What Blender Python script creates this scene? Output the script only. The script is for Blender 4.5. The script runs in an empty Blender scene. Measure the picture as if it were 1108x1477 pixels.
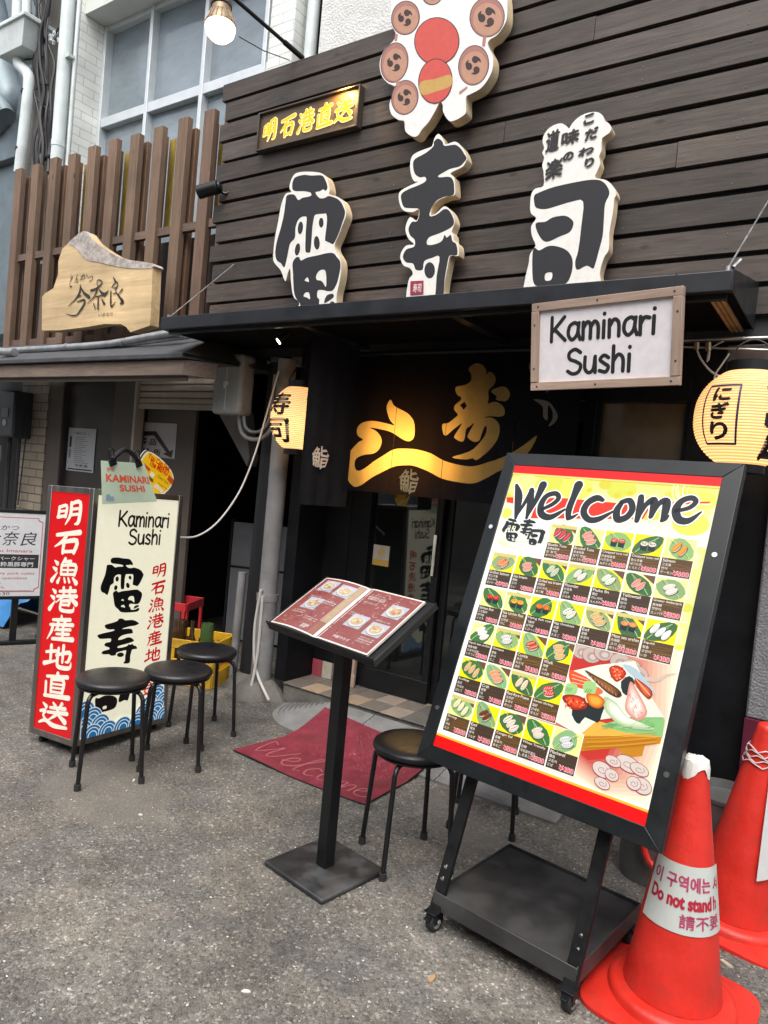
import bpy, math, random
from math import sin, cos, pi, radians as rad, sqrt, hypot, atan2
from mathutils import Vector, Matrix
from mathutils.geometry import tessellate_polygon
random.seed(7)
SC = bpy.context.scene
COL = SC.collection

# ------------------------------------------------------------------ camera
F, PW, PH, HC = 1030.0, 1108.0, 1477.0, 1.42
def basis(yaw, pitch, roll):
    f = Vector((-sin(yaw)*cos(pitch), cos(yaw)*cos(pitch), sin(pitch)))
    r = Vector((cos(yaw), sin(yaw), 0)); d = f.cross(r)
    c, s = cos(roll), sin(roll)
    return r*c + d*s, d*c - r*s, f
RX, RD, RF = basis(rad(33.688), rad(-2.173), rad(-5.234))
CAMP = Vector((0, 0, HC))
cam = bpy.data.cameras.new('camera'); camo = bpy.data.objects.new('camera', cam); COL.objects.link(camo)
M3 = Matrix((RX, -RD, -RF)).transposed()
camo.matrix_world = Matrix.Translation(CAMP) @ M3.to_4x4()
cam.sensor_fit = 'VERTICAL'; cam.sensor_height = 36; cam.lens = F/PH*36
cam.clip_start = 0.05; cam.clip_end = 500
SC.camera = camo

# ------------------------------------------------------------------ sky, sun, exposure
SUN_EL, SUN_AZ = rad(60), rad(160)
w = bpy.data.worlds.new('World'); SC.world = w; w.use_nodes = True
nt = w.node_tree; bg = nt.nodes['Background']
sky = nt.nodes.new('ShaderNodeTexSky'); sky.sky_type = 'NISHITA'; sky.sun_disc = False
sky.sun_elevation = SUN_EL; sky.sun_rotation = SUN_AZ
sky.air_density = 1.0; sky.dust_density = 5.0; sky.ozone_density = 1.0
hs = nt.nodes.new('ShaderNodeHueSaturation'); hs.inputs['Saturation'].default_value = 0.35
nt.links.new(sky.outputs[0], hs.inputs['Color']); nt.links.new(hs.outputs[0], bg.inputs[0])
bg.inputs[1].default_value = 0.15
sl = bpy.data.lights.new('sun', 'SUN'); sl.energy = .8; sl.angle = rad(50); sl.color = (1, .96, .9)
so = bpy.data.objects.new('sun', sl); COL.objects.link(so)
sdir = Vector((sin(SUN_AZ)*cos(SUN_EL), cos(SUN_AZ)*cos(SUN_EL), sin(SUN_EL)))
so.rotation_euler = sdir.to_track_quat('Z', 'Y').to_euler(); so.location = (0, -3, 12)
SC.view_settings.view_transform = 'Standard'; SC.view_settings.look = 'None'
SC.view_settings.exposure = 0.95; SC.view_settings.gamma = 1
SC.render.engine = 'CYCLES'
SC.cycles.use_denoising = True
SC.cycles.max_bounces = 8; SC.cycles.sample_clamp_indirect = 6

# ------------------------------------------------------------------ pixel -> place helpers
def ray(x, y): return RX*((x-PW/2)/F) + RD*((y-PH/2)/F) + RF
def onY(x, y, Y): d = ray(x, y); return CAMP + d*(Y/d.y)
def G(x, y, z=0.0): d = ray(x, y); return CAMP + d*((z-HC)/d.z)
def XZ(x, y, Y): p = onY(x, y, Y); return (p.x, p.z)
def onX(x, y, X): d = ray(x, y); return CAMP + d*(X/d.x)
def onPlane(x, y, P, n): d = ray(x, y); return CAMP + d*((P-CAMP).dot(n)/d.dot(n))

# ------------------------------------------------------------------ materials
MATS = {}
def mat(name, color=(.5,.5,.5), rough=.6, metal=0., var=0., vscale=8., bump=0., bscale=60., stretch=None,
        tint=False, spec=.5, emit=0., ecol=None, coat=0., dirt=None, coords='Object', trans=0.):
    m = bpy.data.materials.new(name); m.use_nodes = True; MATS[name] = m
    n, l = m.node_tree.nodes, m.node_tree.links
    b = n['Principled BSDF']
    b.inputs['Base Color'].default_value = (*color, 1); b.inputs['Roughness'].default_value = rough
    b.inputs['Metallic'].default_value = metal; b.inputs['Specular IOR Level'].default_value = spec
    b.inputs['Coat Weight'].default_value = coat
    if emit:
        b.inputs['Emission Strength'].default_value = emit; b.inputs['Emission Color'].default_value = (*(ecol or color), 1)
    tc = n.new('ShaderNodeTexCoord'); mp = n.new('ShaderNodeMapping'); l.new(tc.outputs[coords], mp.inputs[0])
    if stretch: mp.inputs['Scale'].default_value = stretch
    cur = None
    if var or dirt:
        no = n.new('ShaderNodeTexNoise'); no.inputs['Scale'].default_value = vscale; no.inputs['Detail'].default_value = 8
        no.inputs['Roughness'].default_value = .65
        l.new(mp.outputs[0], no.inputs['Vector'])
        mr = n.new('ShaderNodeMapRange'); mr.inputs[1].default_value = .3; mr.inputs[2].default_value = .7
        mr.inputs[3].default_value = 1-var; mr.inputs[4].default_value = 1+var
        l.new(no.outputs['Fac'], mr.inputs[0])
        mx = n.new('ShaderNodeMix'); mx.data_type = 'RGBA'; mx.blend_type = 'MULTIPLY'; mx.inputs[0].default_value = 1
        mx.inputs[6].default_value = (*color, 1); l.new(mr.outputs[0], mx.inputs[7]); cur = mx.outputs[2]
        rr = n.new('ShaderNodeMapRange'); rr.inputs[1].default_value = .3; rr.inputs[2].default_value = .7
        rr.inputs[3].default_value = max(.02, rough-.12); rr.inputs[4].default_value = min(1, rough+.12)
        l.new(no.outputs['Fac'], rr.inputs[0]); l.new(rr.outputs[0], b.inputs['Roughness'])
        if dirt:
            n2 = n.new('ShaderNodeTexNoise'); n2.inputs['Scale'].default_value = dirt[1]; n2.inputs['Detail'].default_value = 6
            l.new(tc.outputs['Object'], n2.inputs['Vector'])
            m2 = n.new('ShaderNodeMapRange'); m2.inputs[1].default_value = .5; m2.inputs[2].default_value = .72
            m2.inputs[3].default_value = 0; m2.inputs[4].default_value = dirt[2]
            l.new(n2.outputs['Fac'], m2.inputs[0])
            x2 = n.new('ShaderNodeMix'); x2.data_type = 'RGBA'; l.new(m2.outputs[0], x2.inputs[0]); l.new(cur, x2.inputs[6])
            x2.inputs[7].default_value = (*dirt[0], 1); cur = x2.outputs[2]
    if tint:
        at = n.new('ShaderNodeAttribute'); at.attribute_name = 'Col'
        mx = n.new('ShaderNodeMix'); mx.data_type = 'RGBA'; mx.blend_type = 'MULTIPLY'; mx.inputs[0].default_value = 1
        if cur: l.new(cur, mx.inputs[6])
        else: mx.inputs[6].default_value = (*color, 1)
        l.new(at.outputs['Color'], mx.inputs[7]); cur = mx.outputs[2]
    if cur:
        l.new(cur, b.inputs['Base Color'])
        if emit: l.new(cur, b.inputs['Emission Color'])
    if bump:
        nb = n.new('ShaderNodeTexNoise'); nb.inputs['Scale'].default_value = bscale; nb.inputs['Detail'].default_value = 5
        l.new(mp.outputs[0], nb.inputs['Vector'])
        bp = n.new('ShaderNodeBump'); bp.inputs['Strength'].default_value = bump; bp.inputs['Distance'].default_value = .01
        l.new(nb.outputs['Fac'], bp.inputs['Height']); l.new(bp.outputs[0], b.inputs['Normal'])
    return m

def wood(name, color, axis='x', rough=.7, knots=True, contrast=.45, scale=1.):
    """boards whose grain runs along one axis; per-board tint from the Col attribute"""
    m = mat(name, color, rough)
    n, l = m.node_tree.nodes, m.node_tree.links; b = n['Principled BSDF']
    tc = n.new('ShaderNodeTexCoord'); mp = n.new('ShaderNodeMapping'); l.new(tc.outputs['Object'], mp.inputs[0])
    at = n.new('ShaderNodeAttribute'); at.attribute_name = 'Col'
    sx = {'x': (1.6, 22, 22), 'z': (22, 22, 1.6), 'y': (22, 1.6, 22)}[axis]
    mp.inputs['Scale'].default_value = tuple(s*scale for s in sx)
    # shift the grain per board
    sep = n.new('ShaderNodeSeparateColor'); l.new(at.outputs['Color'], sep.inputs[0])
    mu = n.new('ShaderNodeMath'); mu.operation = 'MULTIPLY'; mu.inputs[1].default_value = 91.7; l.new(sep.outputs[0], mu.inputs[0])
    cx = n.new('ShaderNodeCombineXYZ'); [l.new(mu.outputs[0], cx.inputs[i]) for i in range(3)]
    ad = n.new('ShaderNodeVectorMath'); l.new(mp.outputs[0], ad.inputs[0]); l.new(cx.outputs[0], ad.inputs[1])
    no = n.new('ShaderNodeTexNoise'); no.inputs['Scale'].default_value = 2.2; no.inputs['Detail'].default_value = 9
    no.inputs['Roughness'].default_value = .7; no.inputs['Distortion'].default_value = .6
    l.new(ad.outputs[0], no.inputs['Vector'])
    mr = n.new('ShaderNodeMapRange'); mr.inputs[1].default_value = .28; mr.inputs[2].default_value = .72
    mr.inputs[3].default_value = 1-contrast; mr.inputs[4].default_value = 1+contrast; l.new(no.outputs['Fac'], mr.inputs[0])
    # broad weathering
    n3 = n.new('ShaderNodeTexNoise'); n3.inputs['Scale'].default_value = 1.7; n3.inputs['Detail'].default_value = 4
    l.new(tc.outputs['Object'], n3.inputs['Vector'])
    m3 = n.new('ShaderNodeMapRange'); m3.inputs[1].default_value = .3; m3.inputs[2].default_value = .7
    m3.inputs[3].default_value = .75; m3.inputs[4].default_value = 1.25; l.new(n3.outputs['Fac'], m3.inputs[0])
    mm = n.new('ShaderNodeMath'); mm.operation = 'MULTIPLY'; l.new(mr.outputs[0], mm.inputs[0]); l.new(m3.outputs[0], mm.inputs[1])
    cur = mm.outputs[0]
    if knots:
        vo = n.new('ShaderNodeTexVoronoi'); vo.inputs['Scale'].default_value = 1.; vo.feature = 'F1'
        mk = n.new('ShaderNodeMapping'); k = {'x': (3.2, 7, 7), 'z': (7, 7, 3.2), 'y': (7, 3.2, 7)}[axis]
        mk.inputs['Scale'].default_value = k; l.new(tc.outputs['Object'], mk.inputs[0]); l.new(mk.outputs[0], vo.inputs['Vector'])
        kr = n.new('ShaderNodeMapRange'); kr.inputs[1].default_value = .03; kr.inputs[2].default_value = .11
        kr.inputs[3].default_value = .35; kr.inputs[4].default_value = 1.; l.new(vo.outputs['Distance'], kr.inputs[0])
        m4 = n.new('ShaderNodeMath'); m4.operation = 'MULTIPLY'; l.new(cur, m4.inputs[0]); l.new(kr.outputs[0], m4.inputs[1]); cur = m4.outputs[0]
    x1 = n.new('ShaderNodeMix'); x1.data_type = 'RGBA'; x1.blend_type = 'MULTIPLY'; x1.inputs[0].default_value = 1
    x1.inputs[6].default_value = (*color, 1); l.new(cur, x1.inputs[7])
    x2 = n.new('ShaderNodeMix'); x2.data_type = 'RGBA'; x2.blend_type = 'MULTIPLY'; x2.inputs[0].default_value = 1
    l.new(x1.outputs[2], x2.inputs[6]); l.new(at.outputs['Color'], x2.inputs[7]); l.new(x2.outputs[2], b.inputs['Base Color'])
    bp = n.new('ShaderNodeBump'); bp.inputs['Strength'].default_value = .35; bp.inputs['Distance'].default_value = .004
    l.new(no.outputs['Fac'], bp.inputs['Height']); l.new(bp.outputs[0], b.inputs['Normal'])
    return m

def brick(name, c1, c2, mortar, scale, bw, rh, axis='xz', rough=.35, mort=.02):
    m = mat(name, c1, rough); n, l = m.node_tree.nodes, m.node_tree.links; b = n['Principled BSDF']
    tc = n.new('ShaderNodeTexCoord'); sp = n.new('ShaderNodeSeparateXYZ'); l.new(tc.outputs['Object'], sp.inputs[0])
    ad = n.new('ShaderNodeMath'); l.new(sp.outputs[0], ad.inputs[0]); l.new(sp.outputs[1], ad.inputs[1])
    cb = n.new('ShaderNodeCombineXYZ'); l.new(ad.outputs[0], cb.inputs[0]); l.new(sp.outputs[2], cb.inputs[1])
    br = n.new('ShaderNodeTexBrick'); l.new(cb.outputs[0], br.inputs['Vector'])
    br.inputs['Color1'].default_value = (*c1, 1); br.inputs['Color2'].default_value = (*c2, 1); br.inputs['Mortar'].default_value = (*mortar, 1)
    br.inputs['Scale'].default_value = scale; br.inputs['Brick Width'].default_value = bw; br.inputs['Row Height'].default_value = rh
    br.inputs['Mortar Size'].default_value = mort; br.inputs['Mortar Smooth'].default_value = .3
    no = n.new('ShaderNodeTexNoise'); no.inputs['Scale'].default_value = 3; no.inputs['Detail'].default_value = 7; l.new(tc.outputs['Object'], no.inputs['Vector'])
    mr = n.new('ShaderNodeMapRange'); mr.inputs[1].default_value = .3; mr.inputs[2].default_value = .7; mr.inputs[3].default_value = .8; mr.inputs[4].default_value = 1.12
    l.new(no.outputs['Fac'], mr.inputs[0])
    mx = n.new('ShaderNodeMix'); mx.data_type = 'RGBA'; mx.blend_type = 'MULTIPLY'; mx.inputs[0].default_value = 1
    l.new(br.outputs['Color'], mx.inputs[6]); l.new(mr.outputs[0], mx.inputs[7]); l.new(mx.outputs[2], b.inputs['Base Color'])
    iv = n.new('ShaderNodeMath'); iv.operation = 'SUBTRACT'; iv.inputs[0].default_value = 1; l.new(br.outputs['Fac'], iv.inputs[1])
    bp = n.new('ShaderNodeBump'); bp.inputs['Strength'].default_value = .6; bp.inputs['Distance'].default_value = .004
    l.new(iv.outputs[0], bp.inputs['Height']); l.new(bp.outputs[0], b.inputs['Normal'])
    return m

def printmat(name, rough=.5, emit=0., spec=.4, mottle=.05):
    """ink on paper, plastic or backlit film: the artwork's own flat colours from the Col attribute"""
    m = mat(name, (1,1,1), rough, spec=spec); n, l = m.node_tree.nodes, m.node_tree.links; b = n['Principled BSDF']
    at = n.new('ShaderNodeAttribute'); at.attribute_name = 'Col'
    tc = n.new('ShaderNodeTexCoord'); no = n.new('ShaderNodeTexNoise'); no.inputs['Scale'].default_value = 25; no.inputs['Detail'].default_value = 6
    l.new(tc.outputs['Object'], no.inputs['Vector'])
    mr = n.new('ShaderNodeMapRange'); mr.inputs[1].default_value = .3; mr.inputs[2].default_value = .7
    mr.inputs[3].default_value = 1-mottle; mr.inputs[4].default_value = 1+mottle*.5; l.new(no.outputs['Fac'], mr.inputs[0])
    mx = n.new('ShaderNodeMix'); mx.data_type = 'RGBA'; mx.blend_type = 'MULTIPLY'; mx.inputs[0].default_value = 1
    l.new(at.outputs['Color'], mx.inputs[6]); l.new(mr.outputs[0], mx.inputs[7])
    if emit:      # translucent film reflects less than paper
        dk = n.new('ShaderNodeMix'); dk.data_type = 'RGBA'; dk.blend_type = 'MULTIPLY'; dk.inputs[0].default_value = 1
        dk.inputs[7].default_value = (.35,.35,.35,1); l.new(mx.outputs[2], dk.inputs[6]); l.new(dk.outputs[2], b.inputs['Base Color'])
    else: l.new(mx.outputs[2], b.inputs['Base Color'])
    if emit:
        l.new(mx.outputs[2], b.inputs['Emission Color']); b.inputs['Emission Strength'].default_value = emit
    return m

def asphalt():
    m = mat('asphalt', (.13,.125,.115), .85); n, l = m.node_tree.nodes, m.node_tree.links; b = n['Principled BSDF']
    tc = n.new('ShaderNodeTexCoord')
    def noise(s, d=6, r=.6):
        x = n.new('ShaderNodeTexNoise'); x.inputs['Scale'].default_value = s; x.inputs['Detail'].default_value = d; x.inputs['Roughness'].default_value = r
        l.new(tc.outputs['Object'], x.inputs['Vector']); return x.outputs['Fac']
    def rng(src, a, b_, c, d):
        x = n.new('ShaderNodeMapRange'); l.new(src, x.inputs[0])
        for i, v in enumerate((a, b_, c, d)): x.inputs[i+1].default_value = v
        return x.outputs[0]
    vo = n.new('ShaderNodeTexVoronoi'); vo.inputs['Scale'].default_value = 120; l.new(tc.outputs['Object'], vo.inputs['Vector'])
    v2 = n.new('ShaderNodeTexVoronoi'); v2.inputs['Scale'].default_value = 260; l.new(tc.outputs['Object'], v2.inputs['Vector'])
    sc = n.new('ShaderNodeSeparateColor'); l.new(vo.outputs['Color'], sc.inputs[0])
    s2 = n.new('ShaderNodeSeparateColor'); l.new(v2.outputs['Color'], s2.inputs[0])
    cr = n.new('ShaderNodeValToRGB'); e = cr.color_ramp.elements
    e[0].position = 0; e[0].color = (.085,.082,.08,1); e[1].position = 1; e[1].color = (.40,.39,.36,1)
    for p, c in ((.2, (.135,.128,.116,1)), (.8, (.185,.174,.157,1)), (.95, (.24,.23,.21,1))):
        x = e.new(p); x.color = c
    l.new(sc.outputs[0], cr.inputs[0])
    c2 = n.new('ShaderNodeValToRGB'); e = c2.color_ramp.elements
    e[0].color = (.84,.84,.84,1); e[1].color = (1.2,1.19,1.16,1); l.new(s2.outputs[1], c2.inputs[0])
    def mul(a, b_):
        x = n.new('ShaderNodeMix'); x.data_type = 'RGBA'; x.blend_type = 'MULTIPLY'; x.inputs[0].default_value = 1
        l.new(a, x.inputs[6]); l.new(b_, x.inputs[7]); return x.outputs[2]
    c = mul(cr.outputs[0], c2.outputs[0])
    c = mul(c, rng(noise(1.3, 5), .35, .65, .62, 1.22))     # stained patches
    c = mul(c, rng(noise(9, 6), .35, .7, .78, 1.18))
    hx = n.new('ShaderNodeMix'); hx.data_type = 'RGBA'; l.new(rng(noise(3.3, 6), .4, .62, 0, 1), hx.inputs[0]); hx.inputs[6].default_value = (.86,.885,.92,1); hx.inputs[7].default_value = (1.05,1.02,.975,1)
    c = mul(c, hx.outputs[2])
    stain = rng(noise(2.1, 7, .7), .56, .66, 1.0, .62); c = mul(c, stain)
    # hairline cracks
    wv = n.new('ShaderNodeTexNoise'); wv.inputs['Scale'].default_value = 4; wv.inputs['Detail'].default_value = 6; l.new(tc.outputs['Object'], wv.inputs['Vector'])
    wm = n.new('ShaderNodeVectorMath'); wm.operation = 'SCALE'; wm.inputs['Scale'].default_value = .35; l.new(wv.outputs['Color'], wm.inputs[0])
    wa = n.new('ShaderNodeVectorMath'); l.new(tc.outputs['Object'], wa.inputs[0]); l.new(wm.outputs[0], wa.inputs[1])
    ck = n.new('ShaderNodeTexVoronoi'); ck.feature = 'DISTANCE_TO_EDGE'; ck.inputs['Scale'].default_value = 1.1; l.new(wa.outputs[0], ck.inputs['Vector'])
    cm = n.new('ShaderNodeMath'); cm.operation = 'MAXIMUM'; l.new(rng(ck.outputs['Distance'], .001, .005, .72, 1), cm.inputs[0]); l.new(rng(noise(1.7, 4), .47, .55, 0, 1), cm.inputs[1])
    c = mul(c, cm.outputs[0])
    # old concrete patches
    pm = n.new('ShaderNodeMix'); pm.data_type = 'RGBA'; l.new(rng(noise(.9, 3, .45), .62, .64, 0, .6), pm.inputs[0]); l.new(c, pm.inputs[6]); pm.inputs[7].default_value = (.17,.158,.138,1); c = pm.outputs[2]
    br_ = n.new('ShaderNodeMix'); br_.data_type = 'RGBA'; br_.blend_type = 'MULTIPLY'; br_.inputs[0].default_value = 1; br_.clamp_result = False; l.new(c, br_.inputs[6]); br_.inputs[7].default_value = (1.12,1.10,1.08,1); c = br_.outputs[2]
    l.new(c, b.inputs['Base Color'])
    dist = n.new('ShaderNodeMath'); dist.operation = 'ADD'; l.new(vo.outputs['Distance'], dist.inputs[0]); l.new(v2.outputs['Distance'], dist.inputs[1])
    bp = n.new('ShaderNodeBump'); bp.inputs['Strength'].default_value = .9; bp.inputs['Distance'].default_value = .004; bp.invert = True
    l.new(dist.outputs[0], bp.inputs['Height'])
    b2 = n.new('ShaderNodeBump'); b2.inputs['Strength'].default_value = .5; b2.inputs['Distance'].default_value = .02
    l.new(noise(7, 6), b2.inputs['Height']); l.new(bp.outputs[0], b2.inputs['Normal']); l.new(b2.outputs[0], b.inputs['Normal'])
    return m

A = asphalt()
PLANK = wood('stained_plank', (.054,.041,.033), 'x', .6, True, .62)
SLAT = wood('brown_slat', (.145,.092,.060), 'z', .75, True, .35)
RAILW = wood('brown_rail', (.13,.085,.065), 'x', .75, False, .35)
FASC = wood('weathered_fascia', (.16,.12,.095), 'x', .8, False, .35)
SIGNW = wood('pale_slab_wood', (.54,.39,.21), 'x', .55, False, .30, .4)
FRAMEW = wood('frame_wood', (.36,.26,.20), 'x', .7, False, .25)
FRAMEV = wood('frame_wood_upright', (.36,.26,.20), 'z', .7, False, .25)
BARK = mat('grey_bark', (.38,.34,.31), .9, var=.5, vscale=14, bump=.8, bscale=30)
BLACKW = mat('black_painted_wall', (.005,.0055,.007), .6, var=.4, vscale=5, bump=.1, bscale=40, spec=.2)
BLACKF = mat('black_powder_metal', (.0065,.0072,.0082), .42, spec=.35, var=.25, vscale=18, bump=.04, bscale=300)
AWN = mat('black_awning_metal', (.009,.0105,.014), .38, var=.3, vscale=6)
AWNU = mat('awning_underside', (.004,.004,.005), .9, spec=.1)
CREAM = wood('cream_sign_edge', (.66,.52,.34), 'x', .6, False, .14)
PRINT = printmat('printed_sheet', .45)
MATTE = printmat('painted_board', .7, mottle=.08)
LIT = printmat('backlit_film', .35, emit=.385, mottle=.02)
LITLOW = printmat('backlit_film_soft', .35, emit=.33, mottle=.03)
CLOTH = printmat('noren_cloth_print', .95, spec=.1, mottle=.2)
STEEL = mat('brushed_steel', (.36,.34,.32), .38, metal=1., var=.15, vscale=20, stretch=(1,1,.1))
CHROME = mat('chrome', (.75,.75,.75), .15, metal=1.)
ALU = mat('aluminium', (.62,.66,.68), .4, metal=.3, var=.08, vscale=9)
GREYP = mat('grey_plastic', (.30,.31,.30), .5, var=.18, vscale=9, dirt=((.12,.10,.08), 5, .5))
PIPEG = mat('grey_pipe', (.22,.22,.22), .45, var=.2, vscale=7, dirt=((.07,.06,.05), 6, .6))
PIPEW = mat('pale_pipe', (.62,.68,.68), .45, var=.08, vscale=5, dirt=((.3,.3,.28), 4, .4))
VINYL = mat('black_vinyl', (.009,.009,.011), .42, var=.2, vscale=14, bump=.06, bscale=220)
TUBE = mat('black_tube', (.008,.008,.009), .35, var=.2, vscale=20)
RUBBER = mat('black_rubber', (.02,.02,.02), .75)
RED = mat('red_cone_plastic', (.58,.024,.014), .44, var=.12, vscale=11, bump=.12, bscale=70, dirt=((.26,.04,.03), 16, .3))
CONC = mat('concrete', (.125,.118,.105), .9, var=.35, vscale=7, bump=.5, bscale=50)
ROUGHW = mat('rough_grey_render', (.20,.20,.21), .9, var=.25, vscale=25, bump=1., bscale=110)
RAMP = mat('grey_rubber_ramp', (.17,.17,.168), .75, var=.25, vscale=8, bump=.3, bscale=60, dirt=((.09,.085,.075), 5, .6))
CARPET = mat('red_carpet', (.27,.046,.066), 1., var=.28, vscale=10, bump=.9, bscale=420, dirt=((.17,.05,.05), 4, .6), spec=.1)
WTILE = brick('white_tile', (.80,.81,.76), (.76,.78,.74), (.50,.52,.50), 1, .24, .083, rough=.3, mort=.004)
BTILE = brick('beige_tile', (.34,.28,.20), (.28,.23,.17), (.10,.09,.08), 1, .22, .075, rough=.5, mort=.006)
WINGL = mat('window_glass', (.19,.235,.265), .06, spec=1., var=.22, vscale=2.2, bump=.35, bscale=4, stretch=(1,1,2.2))  # blue-grey mottled base paints in part of the sky's reflection
DOORGL = mat('dark_door_glass', (.006,.008,.008), .03, spec=1.0)
REFLGL = mat('painted_reflection_glass', (.10,.076,.045), .06, spec=.8, var=.4, vscale=3)  # brown mottle puts the reflected alley into the glass colour
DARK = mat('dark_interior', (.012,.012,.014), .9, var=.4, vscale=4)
BROWNP = mat('brown_painted_frame', (.085,.068,.056), .6, var=.2, vscale=5)
SHUT = mat('shutter_steel', (.36,.31,.26), .5, var=.15, vscale=8, stretch=(1,1,.2))
ROOFD = mat('dark_roof_sheet', (.05,.052,.058), .6, var=.35, vscale=9, bump=.3, bscale=30)
GALV = mat('galvanised_tube', (.42,.43,.43), .4, metal=.8, var=.25, vscale=14)
RUSTW = mat('bare_timber_pole', (.007,.007,.009), .6, var=.4, vscale=9, bump=.3, bscale=30, stretch=(1,1,.2))
POLET = mat('weathered_pole', (.20,.185,.165), .8, var=.3, vscale=8, stretch=(4,4,.4))
YELP = mat('amber_plastic_panel', (.30,.21,.04), .4, var=.35, vscale=6, stretch=(4,4,1))
DUCT = mat('grey_duct', (.16,.20,.22), .5, metal=.5, var=.25, vscale=5)
CABLE = mat('black_cable', (.02,.02,.022), .6)
CABLEW = mat('pale_cable', (.5,.48,.45), .6)
YCRATE = mat('yellow_crate_plastic', (.70,.40,.015), .5, var=.15, vscale=8, dirt=((.25,.15,.03), 7, .5))
RCRATE = mat('red_crate_plastic', (.50,.02,.03), .5, var=.15, vscale=8)
GLASSB = mat('bottle_glass', (.05,.025,.01), .1, spec=.8)
GREENB = mat('green_bottle', (.05,.10,.03), .2, spec=.8)
BLUE = mat('blue_tarp', (.02,.17,.42), .55, var=.2, vscale=9, bump=.5, bscale=20)
BAG = mat('white_bag', (.62,.64,.68), .5, bump=.7, bscale=14, var=.1)
PAPER = mat('white_paper', (.72,.70,.66), .8, var=.1, vscale=20)
STONE = mat('gravel_stone', (.30,.29,.27), .9, tint=True)
BIN_NAIL = mat('nail_head', (.30,.29,.27), .5, metal=.5)
BIN = mat('grey_bin_metal', (.13,.13,.13), .45, metal=.4, var=.25, vscale=7)
OPP = mat('opposite_wall', (.30,.29,.27), .8, var=.2, vscale=2)
LANT = None

def lantern_mat():
    m = mat('lantern_paper', (.85,.62,.36), .7); n, l = m.node_tree.nodes, m.node_tree.links; b = n['Principled BSDF']
    at = n.new('ShaderNodeAttribute'); at.attribute_name = 'Col'
    l.new(at.outputs['Color'], b.inputs['Base Color']); l.new(at.outputs['Color'], b.inputs['Emission Color'])
    b.inputs['Emission Strength'].default_value = .07
    tb = n.new('ShaderNodeBsdfTranslucent'); l.new(at.outputs['Color'], tb.inputs[0]); ms = n.new('ShaderNodeMixShader'); ms.inputs[0].default_value = .5
    l.new(b.outputs[0], ms.inputs[1]); l.new(tb.outputs[0], ms.inputs[2]); l.new(ms.outputs[0], n['Material Output'].inputs[0])
    return m
LANT = lantern_mat()
def glow(name, col, e): return mat(name, col, .4, emit=e, ecol=col)
BULB = glow('lit_bulb', (1., .80, .48), 2.2)
SPOTL = glow('lit_spot', (1., .85, .5), 9)

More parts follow.
